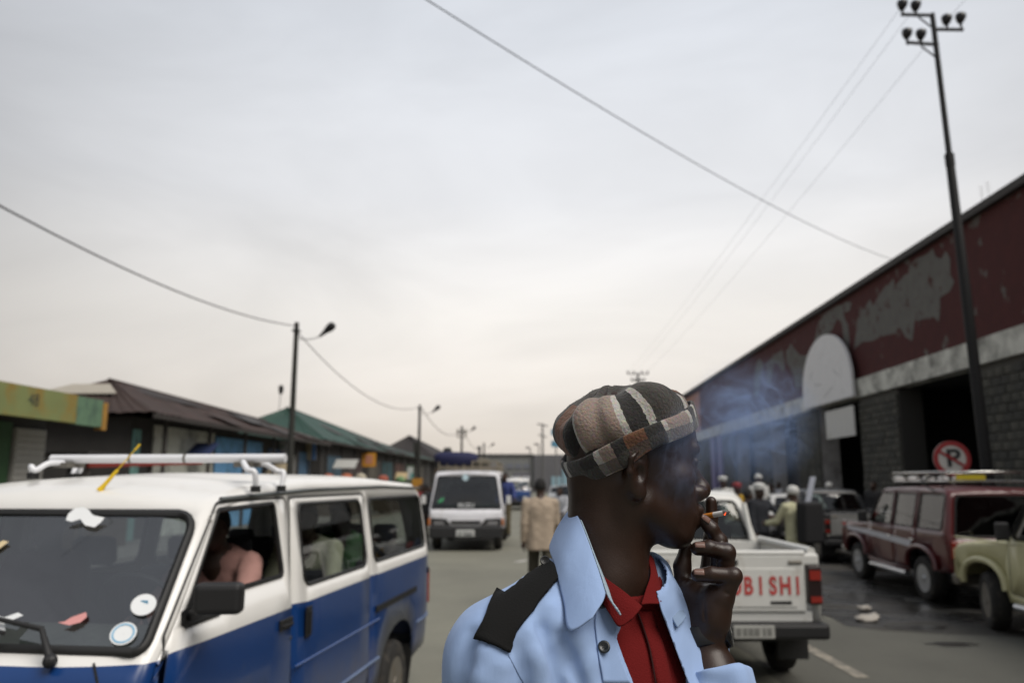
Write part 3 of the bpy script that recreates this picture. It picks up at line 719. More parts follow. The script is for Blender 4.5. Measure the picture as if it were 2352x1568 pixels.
# signs, shutters and goods in front of the shops
def sign(nm, label, px, py0, py1, wpx, Y, col, second=None, th=0.06, legs=False):
    p = at(px, (py0 + py1) / 2, Y); s = Y / 1857.0; w = wpx * s; h = (py1 - py0) * s
    t = thing(nm, label, 'sign', (p.x, p.y, 0), 0)
    bd_ = MB().bb(-w / 2, w / 2, 0, th, p.z - h / 2, p.z + h / 2).obj('board', M('sign_' + nm + '%.2f%.2f' % col[:2], col, 0.6, var=0.12, scale=4), t)
    for (x0, x1, z0, z1, c) in (second or []):
        MB().bb(-w / 2 + w * x0, -w / 2 + w * x1, -0.012, 0.0, p.z - h / 2 + h * z0, p.z - h / 2 + h * z1).obj('print', M('print_%.2f_%.2f_%.2f' % c, c, 0.6, var=0.2), bd_)
    MB().bb(-0.04, 0.04, th, th + 0.07, 0.1, p.z + h * 0.3).obj('post', MATS['post_wood'], t)
    return t
sign('shop_sign', 'white sign with red and blue print under the rust-brown eave', 635, 1012, 1052, 46, 36.0, (0.42, 0.42, 0.42), [(0.02, 0.16, 0.1, 0.9, (0.35, 0.03, 0.04)), (0.25, 0.9, 0.55, 0.8, (0.25, 0.30, 0.28)), (0.3, 0.85, 0.1, 0.4, (0.20, 0.18, 0.34))])
sign('shop_sign', 'cream and blue sign just right of the first lamp post', 708, 1012, 1055, 36, 40.0, (0.42, 0.36, 0.24), [(0.75, 1.0, 0.0, 1.0, (0.08, 0.20, 0.45)), (0.1, 0.65, 0.45, 0.8, (0.30, 0.25, 0.16))])
sign('shop_sign', 'orange sign under the green tin roof', 846, 1040, 1071, 34, 52.0, (0.55, 0.25, 0.02), [(0.3, 0.8, 0.2, 0.85, (0.45, 0.20, 0.13))])
sign('shop_sign', 'tall pale blue sign left of the first lamp post', 676, 1010, 1050, 14, 39.0, (0.25, 0.38, 0.48))
sign('shop_sign', 'white narrow sign beside the second lamp post', 942, 1072, 1100, 13, 58.0, (0.45, 0.48, 0.46), [(0.6, 1.0, 0.0, 0.5, (0.05, 0.25, 0.25))])
sign('shop_sign', 'amber sign behind the second lamp post', 958, 1098, 1125, 24, 56.0, (0.40, 0.19, 0.02))
def awning(label, px, py, wpx, Y, col):
    p = at(px, py, Y); w = wpx * Y / 1857.0
    t = thing('awning', label, 'awning', (p.x, p.y, 0), 0)
    MB().hexa([(-w / 2, 0, p.z - 0.25), (w / 2, 0, p.z - 0.25), (w / 2, 0.9, p.z + 0.2), (-w / 2, 0.9, p.z + 0.2), (-w / 2, 0, p.z - 0.22), (w / 2, 0, p.z - 0.22), (w / 2, 0.9, p.z + 0.24), (-w / 2, 0.9, p.z + 0.24)]).obj('cloth', M('awn_%.2f_%.2f_%.2f' % col, col, 0.85, var=0.2), t)
    for x in (-w / 2 + 0.05, w / 2 - 0.05): MB().tube([(x, 0.05, 0.1), (x, 0.05, p.z - 0.22)], 0.03, 6).obj('pole', MATS['post_wood'], t)
    return t
awning('tan cloth awning behind the minibus roof bar', 690 - 55, 1075, 50, 34.0, (0.36, 0.30, 0.20))
awning('pale grey awning right of the cream and blue sign', 790, 1064, 52, 43.0, (0.34, 0.34, 0.32))
awning('tan awning left of the second lamp post', 920, 1092, 26, 56.0, (0.38, 0.29, 0.16))
awning('dark blue rolled awning on the pale plaster front', 440, 1030, 80, 26.5, (0.02, 0.035, 0.10))
for k, (px, py, Y, c, l) in enumerate(((756, 1098, 40, (0.35, 0.10, 0.05), 'orange-red bundle of goods stacked under the green roof'), (795, 1097, 41, (0.38, 0.12, 0.06), 'larger red-brown bundle of goods right of the first lamp post'),
      (828, 1096, 43, (0.40, 0.36, 0.28), 'pale sack on display under the green roof'), (920, 1102, 48, (0.12, 0.22, 0.10), 'green bundle of goods near the second lamp post'), (880, 1100, 46, (0.30, 0.08, 0.05), 'dull red bundle of goods left of the tan awning'))):
    p = at(px, py, Y); mb = MB().ball((0, 0, 0), 0.30, 10, 8, (1, 0.8, 0.8))
    for i, v in enumerate(mb.v): mb.v[i] = tuple(Vector(v) * (1 + 0.25 * mnoise.noise(Vector(v) * 4 + Vector((k, 0, 0)))))
    t = thing('goods_bundle', l, 'bundle', (p.x, p.y, 0)); b_ = mb.obj('bundle', M('goods_%d' % k, c, 0.85, var=0.3, scale=5), t, sm=70); b_.location = (0, 0, p.z)
    MB().bb(-0.5, 0.5, -0.35, 0.35, 0.1, p.z - 0.2).obj('stand', MATS['counter_wood'], t)

# ------------------------------------------------------------------ grey building closing the street
EB = thing('end_building', 'long grey flat-roofed building closing off the far end of the street', 'building', (0, 132, 0))
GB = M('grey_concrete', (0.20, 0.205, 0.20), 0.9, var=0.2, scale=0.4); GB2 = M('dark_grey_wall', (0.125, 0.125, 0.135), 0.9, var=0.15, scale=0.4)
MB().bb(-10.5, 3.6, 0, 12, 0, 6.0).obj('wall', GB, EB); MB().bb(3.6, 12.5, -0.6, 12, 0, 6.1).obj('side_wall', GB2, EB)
MB().bb(-10.8, 3.6, -0.3, 12, 6.0, 6.25).obj('roof_slab', M('slab_grey', (0.16, 0.16, 0.16), 0.9), EB)
for k in range(5):
    w = MB().bb(-3.5 + k * 1.35, -2.5 + k * 1.35, -0.06, -0.01, 3.9, 4.7).obj('window', M('far_pane', (0.16, 0.17, 0.20), 0.4), EB)
    MB().bb(-3.55 + k * 1.35, -2.45 + k * 1.35, -0.12, -0.02, 3.8, 3.9).obj('window_sill', GB2, w)
for (x0, x1, z0, z1, c) in ((-2.2, -0.4, 2.2, 3.4, (0.17, 0.17, 0.17)), (0.2, 3.2, 2.0, 3.3, (0.14, 0.14, 0.16)), (8.2, 9.8, 1.0, 4.0, (0.22, 0.34, 0.40)), (6.4, 8.0, 0.5, 2.6, (0.24, 0.36, 0.42))):
    MB().bb(x0, x1, -0.75 if x0 > 3.6 else -0.1, -0.62 if x0 > 3.6 else -0.01, z0, z1).obj('painted_panel', M('farpanel_%.2f_%.2f' % c[:2], c, 0.8), EB)
# blue gantry board far away, right beside the hat
BG = thing('road_board', 'small pale blue road board on a post far off behind the hat', 'sign', at(1278, 1100, 90) * 1.0)
BG.location.z = 0
for k, z in enumerate((5.6, 6.9)): MB().bb(-0.55, 0.55, 0, 0.1, z, z + 0.7).obj('board', M('pale_blue_board', (0.10, 0.25, 0.36), 0.6), BG)
MB().tube([(0, 0.1, 0), (0, 0.1, 7.4)], 0.08, 8).obj('post', M('grey_post', (0.14, 0.14, 0.14), 0.7), BG)

# ------------------------------------------------------------------ lamp posts, utility poles, cables
POLE = M('pole_concrete', (0.030, 0.030, 0.026), 0.9, var=0.3, scale=6); IRON = M('dark_iron', (0.006, 0.006, 0.007), 0.7, var=0.2); GLAZE = M('dark_glaze', (0.012, 0.012, 0.014), 0.35)
CABLE = M('cable_sheath', (0.02, 0.02, 0.02), 0.7)
LAMP_LABEL = ['nearest street lamp, rising before the green tin roof', 'second street lamp, its pole between green roof and truck-fronted minibus', 'third street lamp with a bulky pole head, above the far shops', 'fourth street lamp, short and faint above the laden roof rack']
def street_lamp(k, x, y, z, r0, head=True):
    p = R(x, y); t = thing('street_lamp', LAMP_LABEL[k], 'street lamp', p, -ROAD_YAW, 'street lamps along the shops')
    MB().tube([(0, 0, 0), (0, 0, z)], [r0 * 1.25, r0 * 0.85], 12).obj('pole', POLE, t, sm=60)
    arm = catmull([(0, 0, z - 0.65), (0.35, -0.02, z - 0.72), (0.75, -0.04, z - 0.70), (1.05, -0.06, z - 0.58)], 5)
    MB().tube(arm, 0.018, 6).obj('arm', IRON, t)
    ax = Vector((0.62, -0.1, 0.50)).normalized()
    a = Vector((1.0, -0.06, z - 0.62)); prof = [(0.045, 0), (0.06, 0.12), (0.10, 0.32), (0.165, 0.55), (0.175, 0.68), (0.13, 0.80), (0.03, 0.84)]
    q = ax.to_track_quat('Z', 'Y').to_matrix()
    MB().lathe(prof, a, 'Z', 16, rot=q).obj('lamp_head', IRON, t, sm=60)
    MB().box((0, 0, z - 0.35), (r0 * 2.6, r0 * 2.6, 0.06)).obj('clamp', IRON, t)
    MB().tube([(-0.02, 0, z - 0.18), (0.1, 0, z - 0.2)], 0.03, 6).obj('cable_hook', IRON, t)
    return t
LX = -10.15; tops = []
for k, (y, z, r0) in enumerate(((32.3, 8.35, 0.115), (63.5, 7.85, 0.12), (95, 8.3, 0.14), (128, 7.9, 0.14))):
    street_lamp(k, LX - (0.35 if k == 0 else 0.15), y, z, r0); tops.append((y, z))
# transformer box hung on the second lamp pole, bracket head on the third
q = R(LX - 0.15, 63.5); tb = thing('junction_box', 'rusty cable box hanging on the second lamp pole', 'box', q, -ROAD_YAW)
MB().bb(-0.42, -0.13, -0.15, 0.15, 4.1, 4.9).bb(-0.36, -0.1, -0.05, 0.05, 3.5, 4.1).obj('box', POLE, tb, bev=0.02)
q = R(LX - 0.15, 95); tb = thing('pole_bracket', 'insulator bracket around the head of the third lamp pole', 'bracket', q, -ROAD_YAW)
for z in (7.7, 7.4, 7.0):
    MB().tube([(-0.55, 0, z), (0.55, 0, z)], 0.06, 6).obj('cross_arm', M('bracket_wood', (0.12, 0.11, 0.09), 0.8), tb)
    for x in (-0.5, 0.5): MB().ball((x, 0, z + 0.13), 0.12, 8, 6).obj('insulator', M('brown_glaze', (0.10, 0.09, 0.06), 0.4), tb)
def cable(label, a, b, sag, r_, n=24):
    a, b = Vector(a), Vector(b); pts = []
    for k in range(n + 1):
        u = k / n; p = a.lerp(b, u); p.z -= sag * 4 * u * (1 - u); pts.append(p)
    o = MB().tube(pts, r_, 6).obj('cable', CABLE, sm=60); return tag(o, label, 'cable')
LXa = LX - 0.35
cable('overhead cable rising from the first lamp post to the left edge', R(LXa, 32.3, 8.2), R(LX - 0.2, -1, 8.4), 1.35, 0.020)
cable('cable swagged between the first and second lamp posts', R(LXa, 32.3, 8.0), R(LX, 63.5, 7.75), 1.35, 0.02)
cable('cable swagged between the second and third lamp posts', R(LX, 63.5, 7.6), R(LX, 95, 8.0), 1.4, 0.028)
cable('cable swagged beyond the third lamp post', R(LX, 95, 7.8), R(LX, 128, 7.6), 1.4, 0.028)
# slim floodlight mast behind the shops
p = at(645, 892, 60); fm = thing('floodlight_mast', 'thin mast with a small lamp behind the green tin roof', 'mast', (p.x, p.y, 0))
MB().tube([(-0.25, 0, 0), (0, 0, p.z - 0.2)], 0.035, 8).obj('mast', M('pale_mast', (0.30, 0.30, 0.30), 0.6), fm)
MB().lathe([(0.05, -0.05), (0.16, 0.1), (0.2, 0.45), (0.15, 0.62), (0.03, 0.68)], (0.02, 0, p.z - 0.4), 'Z', 12).obj('lamp_head', IRON, fm, sm=60)
# big utility pole by the warehouse
UY = 17.5
ub, ut = at(2268, 1085, UY), at(2141, 32, UY); ul = (ub - ut); ubase = ut + ul * (ut.z / (ut.z - ub.z))
UP = thing('utility_pole', 'tall leaning utility pole with six insulators in front of the warehouse', 'utility pole', (ubase.x, ubase.y, 0))
ax = (ut - ubase); AXL = ax.length; ax.normalize()
def up(f): return ax * (AXL * f)
MB().tube([up(0), up(0.45), up(0.70), up(0.715)], [0.125, 0.110, 0.095, 0.075], 16).obj('lower_pole', IRON, UP, sm=60)
MB().tube([up(0.71), up(0.97), up(1.0)], [0.066, 0.060, 0.056], 14).obj('upper_pole', IRON, UP, sm=60)
MB().tube([up(0.70), up(0.722)], 0.105, 14).obj('collar', IRON, UP)
ARM_R = Vector((0.97, -0.22, 0.0)).normalized(); wires = []
def arm(px0, py0, px1, py1, ins, brace=None, off=0.0):
    a, b = at(px0, py0, UY) - UP.location, at(px1, py1, UY + off) - UP.location
    o = MB().tube([a, b], 0.042, 8).obj('cross_arm', IRON, UP)
    for (px, py) in ins:
        c = at(px, py, UY + off * 0.6) - UP.location
        base = c - Vector((0, 0, 0.26))
        MB().tube([base, c], 0.025, 6).obj('insulator_pin', IRON, o)
        MB().lathe([(0.03, -0.14), (0.09, -0.05), (0.12, 0.03), (0.12, 0.11), (0.07, 0.15), (0.02, 0.16)], c, 'Z', 14, rot=Matrix.Rotation(RAD(8), 3, 'Y')).obj('insulator', GLAZE, o, sm=60)
        wires.append(c + UP.location)
    if brace: MB().tube([at(*brace[0], UY) - UP.location, at(*brace[1], UY) - UP.location], 0.02, 6).obj('brace', IRON, o)
arm(2145, 36, 2070, 34, [(2072, 14), (2103, 16)], ((2110, 40), (2138, 62)))
arm(2148, 68, 2212, 69, [(2174, 48), (2206, 44)])
arm(2155, 103, 2082, 98, [(2083, 80), (2115, 82)], ((2115, 106), (2152, 134)))
# second pole far along, its head above the hat
FY = 72.0; ft = at(1465, 856, FY)
FP = thing('utility_pole', 'distant utility pole whose cross-arm shows just above the hat', 'utility pole', (ft.x, ft.y, 0))
GP = M('far_pole', (0.10, 0.10, 0.10), 0.8)
MB().tube([(0, 0, 0), (0, 0, ft.z)], [0.17, 0.10], 10).obj('pole', GP, FP)
for z, w in ((ft.z - 0.1, 0.95), (ft.z - 0.75, 0.6)):
    ca = MB().tube([(-w, 0, z), (w, 0, z)], 0.05, 6).obj('cross_arm', GP, FP)
    for x in (-w * 0.95, -w * 0.4, w * 0.4, w * 0.95): MB().ball((x, 0, z + 0.16), 0.10, 8, 6, (1, 1, 1.3)).obj('insulator', GP, ca)
for k, i in enumerate((0, 1, 2)):
    tgt = Vector((ft.x + (-0.9, -0.3, 0.8)[k], ft.y, ft.z + 0.05))
    cable(('topmost faint wire from the tall pole to the distant one', 'middle faint wire from the tall pole to the distant one', 'lowest faint wire from the tall pole to the distant one')[k], wires[i], tgt, 0.35, 0.0042, 16)
    w2 = wires[i] + (wires[i] - tgt).normalized() * 16 + Vector((0, 0, 0.0))
    cable(('wire leaving the tall pole overhead from its left insulator', 'wire leaving the tall pole overhead from its second insulator', 'wire leaving the tall pole overhead from its right insulator')[k], wires[i], w2, 0.1, 0.004, 6)
# service cable slung across the street to the warehouse roof
_y, _z = fac(2062, 577); e1 = R(XB - 0.1, _y, ZT + 0.1); e0 = at(1095, 0, 9.0); e0b = e0 + (e0 - e1) * 0.35
cable('long service cable slung across the street to the warehouse roof', e0b, e1, 0.55, 0.008, 30)
# pole on the far right kerb at the end of the street
p = at(1246, 972, 118); DP = thing('utility_pole', 'thin pole with two cross-arms standing before the grey end building', 'utility pole', (p.x, p.y, 0))
MB().tube([(0, 0, 0), (0, 0, p.z)], [0.2, 0.12], 8).obj('pole', GP, DP)
for z, w in ((p.z - 0.3, 0.8), (p.z - 1.9, 0.6)): MB().tube([(-w, 0, z + 0.25), (w, 0, z - 0.1)], 0.10, 6).obj('cross_arm', GP, DP)
for k, (px, py, Y) in enumerate(((1238, 1105, 115), (1218, 1110, 120))):
    p = at(px, py - 5, Y); t = thing('far_lamp', ('small far lamp head over the grey end building', 'second tiny far lamp over the grey end building')[k], 'street lamp', (p.x, p.y, 0))
    MB().tube([(0, 0, 0), (0, 0, 7.0 - k * 0.3)], 0.09, 6).obj('pole', GP, t); MB().ball((-0.35, 0, 7.05 - k * 0.3), 0.3, 8, 6, (1.3, .6, .45)).obj('lamp_head', GP, t)
# no-parking sign in front of the warehouse
sp_ = at(2187, 1053, 16.6); NP_ = thing('no_parking_sign', 'round red and white no-parking sign above the maroon wagon roof', 'traffic sign', (sp_.x, sp_.y, 0), RAD(-8))
SR = 0.365
MB().tube([(0, 0.04, 0), (0, 0.04, sp_.z + 0.3)], 0.03, 8).obj('post', M('grey_post', (0.14, 0.14, 0.14), 0.7), NP_)
MB().lathe([(0.001, 0.02), (SR, 0.02), (SR, 0.0), (0.001, 0.0)], (0, 0, sp_.z), 'Y', 36).obj('disc', M('sign_white', (0.46, 0.46, 0.44), 0.5), NP_)
SRED = M('sign_red', (0.26, 0.022, 0.025), 0.5)
MB().lathe([(SR * 0.74, -0.004), (SR * 0.995, -0.004), (SR * 0.995, -0.001), (SR * 0.74, -0.001)], (0, 0, sp_.z), 'Y', 40, close=True).obj('red_ring', SRED, NP_)
text_part('letter', 'P', 0.50, M('sign_black', (0.02, 0.022, 0.025), 0.5), NP_, (0.02, -0.004, sp_.z), (PI / 2, RAD(-2), 0), 1.15, 0.002, 0.012)
MB().box((0, -0.009, sp_.z), (SR * 1.52, 0.004, 0.055), Matrix.Rotation(RAD(33), 3, 'Y')).obj('red_bar', SRED, NP_)
# ------------------------------------------------------------------ vehicles
BLACK = M('black_rubber', (0.012, 0.012, 0.012), 0.55, var=0.3)
TYRE = M('tyre_rubber', (0.018, 0.017, 0.016), 0.85, var=0.4, scale=20, dirt=(0.06, 0.052, 0.042), dirt_scale=9, bump=0.3)
PLASTIC = M('black_plastic', (0.011, 0.011, 0.012), 0.55, var=0.25)
STEEL = M('painted_steel_rim', (0.16, 0.15, 0.13), 0.5, 0.3, var=0.4, dirt=(0.12, 0.09, 0.06), dirt_scale=6)
CHROME = M('chrome_metal', (0.62, 0.62, 0.6), 0.22, 1.0, var=0.1)
ALLOY = M('alloy_metal', (0.55, 0.57, 0.6), 0.3, 0.9, var=0.15)
DARKINT = M('dark_interior', (0.016, 0.016, 0.018), 0.8, var=0.3)
SEATM = M('seat_vinyl', (0.035, 0.035, 0.045), 0.6, var=0.3)
CLEAR = glass('window_glass', (0.72, 0.76, 0.75))
WSGLASS = glass('windscreen_glass', (0.66, 0.72, 0.76), 2.1)
TINTED = glass('tinted_glass', (0.05, 0.055, 0.06))
TAILRED = M('tail_lamp_red', (0.25, 0.02, 0.012), 0.25, coat=0.6)
AMBER = M('amber_lamp', (0.55, 0.16, 0.02), 0.25, coat=0.6)
LENS = M('lamp_lens', (0.5, 0.5, 0.48), 0.15, coat=0.8)
LAMPBLACK = M('smoked_lamp', (0.03, 0.03, 0.032), 0.15, coat=0.8)

class Shell:
    """car body skin: side panels + wrapped top strip, with openings and doors told apart"""
    def __init__(s, prof, hw, r=0.08, crown=0.03, bow=0.05, step=0.16):
        s.prof = resample(prof, step); s.hw = hw; s.r = r
        P = np.array(s.prof); d = np.zeros_like(P)
        d[1:-1] = P[2:] - P[:-2]; d[0] = P[1] - P[0]; d[-1] = P[-1] - P[-2]
        d /= np.linalg.norm(d, axis=1)[:, None]
        s.P = P; s.n = np.stack([d[:, 1], -d[:, 0]], 1)
        s.c = crown * np.abs(s.n[:, 1]) + bow * np.abs(s.n[:, 0])
        s.ins = P + s.n * (r + s.c)[:, None]
        s.s = np.concatenate([[0], np.cumsum(np.linalg.norm(P[1:] - P[:-1], axis=1))])
        s.he = np.array([hw(x, z) for x, z in s.ins])
    def side(s, x, z, sg=1, off=0.0): return (x, sg * (s.hw(x, z) + off), z)
    def sfn(s, sg, off=0.0): return lambda x, z: s.side(x, z, sg, off)
    def top(s, sv, q, off=0.0):
        p = np.array([np.interp(sv, s.s, s.P[:, 0]), np.interp(sv, s.s, s.P[:, 1])])
        n = np.array([np.interp(sv, s.s, s.n[:, 0]), np.interp(sv, s.s, s.n[:, 1])]); n /= np.linalg.norm(n)
        c = np.interp(sv, s.s, s.c); he = np.interp(sv, s.s, s.he); a = abs(q); r = s.r
        if a <= 1: y = a * (he - r); inn = c * a * a - off
        else:
            th = PI / 2 * (1 - (a - 1) / 0.25); y = he - r * (1 - math.cos(th)) + off * math.cos(th); inn = c + r * (1 - math.sin(th)) - off * math.sin(th)
        p = p + n * inn
        return (p[0], math.copysign(y, q), p[1])
    def tfn(s, off=0.0): return lambda a, b: s.top(a, b, off)
    def s_at(s, x, z, lo=0.0, hi=1.0):
        d = (s.P[:, 0] - x) ** 2 + (s.P[:, 1] - z) ** 2; n = len(d); a, b = int(lo * n), max(int(hi * n), 1)
        i = a + int(np.argmin(d[a:b])); best = s.s[i]; bd = 1e9
        for sv in np.linspace(s.s[max(i - 1, 0)], s.s[min(i + 1, n - 1)], 21):
            e = (np.interp(sv, s.s, s.P[:, 0]) - x) ** 2 + (np.interp(sv, s.s, s.P[:, 1]) - z) ** 2
            if e < bd: bd, best = e, sv
        return best
    def build(s, parent, mat, bottom, holes=(), regions=(), tholes=(), tregions=(), sp=0.2, name='body', both=True):
        """regions: (part name, outline); -> {name: [objects]}"""
        out = {}; V = []; F = []
        outline = [tuple(p) for p in s.ins] + list(bottom)
        v2, tr = cdt(outline, holes, [g for _, g in regions], sp)
        for sg in (1, -1):
            base = len(V); V += [s.side(x, z, sg) for x, z in v2]
            groups = {}
            for t, k in tr:
                t = tuple(reversed(t)) if sg > 0 else tuple(t)
                if k < 0: F.append(tuple(base + i for i in t))
                else: groups.setdefault(k, []).append(t)
            for k, ts in groups.items():
                nm = regions[k][0]; used = sorted({i for t in ts for i in t}); ix = {u: j for j, u in enumerate(used)}
                o = mesh_obj(nm, [s.side(*v2[u], sg, 0.002) for u in used], [tuple(ix[i] for i in t) for t in ts], mat, parent)
                solidify(smooth(o), 0.012); out.setdefault((nm, sg), []).append(o)
                # shut line round the door
                seam = [s.side(x, z, sg, 0.0015) for x, z in regions[k][1]]
                MB().tube(seam, 0.005, 5, closed=True).obj('shut_line', BLACK, o)
        ss = s.s[-1]; qs = np.linspace(-1.25, 1.25, 13)
        ol = [(sv, -1.25) for sv in s.s] + [(ss, q) for q in qs[1:-1]] + [(sv, 1.25) for sv in s.s[::-1]] + [(0.0, q) for q in qs[1:-1][::-1]]
        v2, tr = cdt(ol, tholes, [g for _, g in tregions], sx=0.16, sy=0.125)
        base = len(V); V += [s.top(a, b) for a, b in v2]; groups = {}
        for t, k in tr:
            if k < 0: F.append(tuple(base + i for i in t))
            else: groups.setdefault(k, []).append(tuple(t))
        for k, ts in groups.items():
            nm = tregions[k][0]; used = sorted({i for t in ts for i in t}); ix = {u: j for j, u in enumerate(used)}
            o = mesh_obj(nm, [s.top(*v2[u], 0.002) for u in used], [tuple(ix[i] for i in t) for t in ts], mat, parent)
            smooth(o); out.setdefault((nm, 0), []).append(o)
            MB().tube([s.top(a, b, 0.001) for a, b in tregions[k][1]], 0.005, 5, closed=True).obj('shut_line', BLACK, o)
        me = bpy.data.meshes.new(name); me.from_pydata(V, [], F)
        bm = bmesh.new(); bm.from_mesh(me); bmesh.ops.remove_doubles(bm, verts=bm.verts, dist=0.0006); bmesh.ops.recalc_face_normals(bm, faces=bm.faces); bm.to_mesh(me); bm.free()
        me.materials.append(mat)
        o = mesh_obj(name, None, None, None, parent, mesh=me); smooth(o, 50)
        solidify(o, 0.018); out[name] = o
        return out
    def window(s, parent, poly, kind, gmat, name='window', sg=1, seal=0.011, off=-0.008, smat=None):
        f = s.tfn if kind == 'top' else (lambda o_=0.0: s.sfn(sg, o_))
        pane = panel(name, poly, f(off), gmat, parent, sp=0.3)
        MB().tube([f(0.0)(*p) for p in poly], seal, 6, closed=True).obj('seal', smat or BLACK, pane, sm=60)
        return pane
def arch(xc, zb, rx, rz, n=10):
    """front-to-rear points over a wheel opening"""
    return [(xc + rx * math.cos(PI * k / n), zb + rz * math.sin(PI * k / n) ** 0.75) for k in range(n + 1)]
def wheel(parent, x, y, r=0.33, w=0.2, rim_mat=None, turn=0.0, side=1, rim=0.62, spokes=0):
    e = part_empty('wheel', parent, (x, y, r), (0, 0, turn))
    t = w / 2
    MB().lathe([(r * rim, -t * 0.9), (r * 0.86, -t), (r * 0.96, -t * 0.85), (r, -t * 0.55), (r, t * 0.55), (r * 0.96, t * 0.85), (r * 0.86, t), (r * rim, t * 0.9)], axis='Y', n=30, close=True).obj('tyre', TYRE, e, sm=40)
    rr = r * rim * 0.99; o_ = side * t
    mb = MB().lathe([(rr, o_ * 0.92), (rr * 0.93, o_ * 0.75), (rr * 0.8, o_ * 0.55), (rr * 0.55, o_ * 0.62), (rr * 0.5, o_ * 0.8), (rr * 0.28, o_ * 0.86), (rr * 0.24, o_ * 1.0), (0.01, o_ * 1.02)], axis='Y', n=30)
    o = mb.obj('rim', rim_mat or STEEL, e, sm=35)
    if spokes:
        m2 = MB()
        for k in range(spokes):
            a = 2 * PI * k / spokes
            m2.ball((rr * 0.7 * math.cos(a), o_ * 0.66, rr * 0.7 * math.sin(a)), rr * 0.13, 8, 6, (1, 0.25, 1))
        m2.obj('rim_opening', BLACK, e)
    for k in range(5):
        a = 2 * PI * k / 5
        pass
    return e
def seat(parent, x, y, z0=0.62, w=0.5, h=0.62, mat=None, back=-1, name='seat'):
    mb = MB(); mb.box((x, y, z0), (0.46, w, 0.14))
    rt = Matrix.Rotation(RAD(10) * -back, 3, 'Y')
    mb.box((x + back * 0.26, y, z0 + h / 2), (0.12, w, h), rt)
    mb.box((x + back * 0.34, y, z0 + h + 0.1), (0.08, w * 0.5, 0.16), rt)
    return mb.obj(name, mat or SEATM, parent, bev=0.035)
def ellipse_pts(c, rx, rz, n=20): return [(c[0] + rx * math.cos(2 * PI * k / n), c[1] + rz * math.sin(2 * PI * k / n)) for k in range(n)]

# two-tone paint of the city minibuses: white over blue, dusty towards the sill
def two_tone(name, belt, dust=True):
    if name in MATS: return MATS[name]
    m = bpy.data.materials.new(name); m.use_nodes = True; nt = m.node_tree; N = nt.nodes.new; L = nt.links.new
    b = nt.nodes['Principled BSDF']; b.inputs['Roughness'].default_value = 0.32; b.inputs['Coat Weight'].default_value = 0.35; b.inputs['Coat Roughness'].default_value = 0.15
    tc = N('ShaderNodeTexCoord'); sx = N('ShaderNodeSeparateXYZ'); L(tc.outputs['Object'], sx.inputs[0])
    cmp_ = N('ShaderNodeMath'); cmp_.operation = 'GREATER_THAN'; cmp_.inputs[1].default_value = belt; dp = N('ShaderNodeMapRange'); dp.inputs[1].default_value = -0.02; dp.inputs[2].default_value = 0.16; dp.inputs[4].default_value = 0.025; L(sx.outputs['X'], dp.inputs[0])
    zz = N('ShaderNodeMath'); L(sx.outputs['Z'], zz.inputs[0]); L(dp.outputs[0], zz.inputs[1]); L(zz.outputs[0], cmp_.inputs[0])
    nz = N('ShaderNodeTexNoise'); nz.inputs['Scale'].default_value = 3.0; nz.inputs['Detail'].default_value = 8; L(tc.outputs['Object'], nz.inputs['Vector'])
    blue = N('ShaderNodeMix'); blue.data_type = 'RGBA'; blue.inputs[6].default_value = (0.0045, 0.030, 0.128, 1); blue.inputs[7].default_value = (0.008, 0.048, 0.185, 1); L(nz.outputs['Fac'], blue.inputs[0])
    wht = N('ShaderNodeMix'); wht.data_type = 'RGBA'; wht.inputs[6].default_value = (0.70, 0.69, 0.66, 1); wht.inputs[7].default_value = (0.82, 0.81, 0.79, 1); L(nz.outputs['Fac'], wht.inputs[0])
    mx = N('ShaderNodeMix'); mx.data_type = 'RGBA'; L(cmp_.outputs[0], mx.inputs[0]); L(blue.outputs[2], mx.inputs[6]); L(wht.outputs[2], mx.inputs[7])
    # road dust, thrown up from the wheels
    n2 = N('ShaderNodeTexNoise'); n2.inputs['Scale'].default_value = 2.2; n2.inputs['Detail'].default_value = 9; n2.inputs['Roughness'].default_value = 0.7; L(tc.outputs['Object'], n2.inputs['Vector'])
    mr = N('ShaderNodeMapRange'); mr.inputs[1].default_value = 1.15; mr.inputs[2].default_value = 0.25; mr.inputs[3].default_value = -0.25; mr.inputs[4].default_value = 0.35; L(sx.outputs['Z'], mr.inputs[0])
    ad = N('ShaderNodeMath'); ad.operation = 'ADD'; L(n2.outputs['Fac'], ad.inputs[0]); L(mr.outputs[0], ad.inputs[1])
    m2 = N('ShaderNodeMapRange'); m2.inputs[1].default_value = 0.48; m2.inputs[2].default_value = 0.95; m2.inputs[4].default_value = 0.75; L(ad.outputs[0], m2.inputs[0])
    dm = N('ShaderNodeMix'); dm.data_type = 'RGBA'; dm.inputs[7].default_value = (0.16, 0.145, 0.125, 1); L(m2.outputs[0], dm.inputs[0]); L(mx.outputs[2], dm.inputs[6])
    L(dm.outputs[2], b.inputs['Base Color'])
    rg = N('ShaderNodeMapRange'); rg.inputs[3].default_value = 0.28; rg.inputs[4].default_value = 0.7; L(m2.outputs[0], rg.inputs[0]); L(rg.outputs[0], b.inputs['Roughness'])
    bp = N('ShaderNodeBump'); bp.inputs['Strength'].default_value = 0.06; bp.inputs['Distance'].default_value = 0.05
    n3 = N('ShaderNodeTexNoise'); n3.inputs['Scale'].default_value = 1.6; L(tc.outputs['Object'], n3.inputs['Vector']); L(n3.outputs['Fac'], bp.inputs['Height']); L(bp.outputs[0], b.inputs['Normal'])
    MATS[name] = m; return m

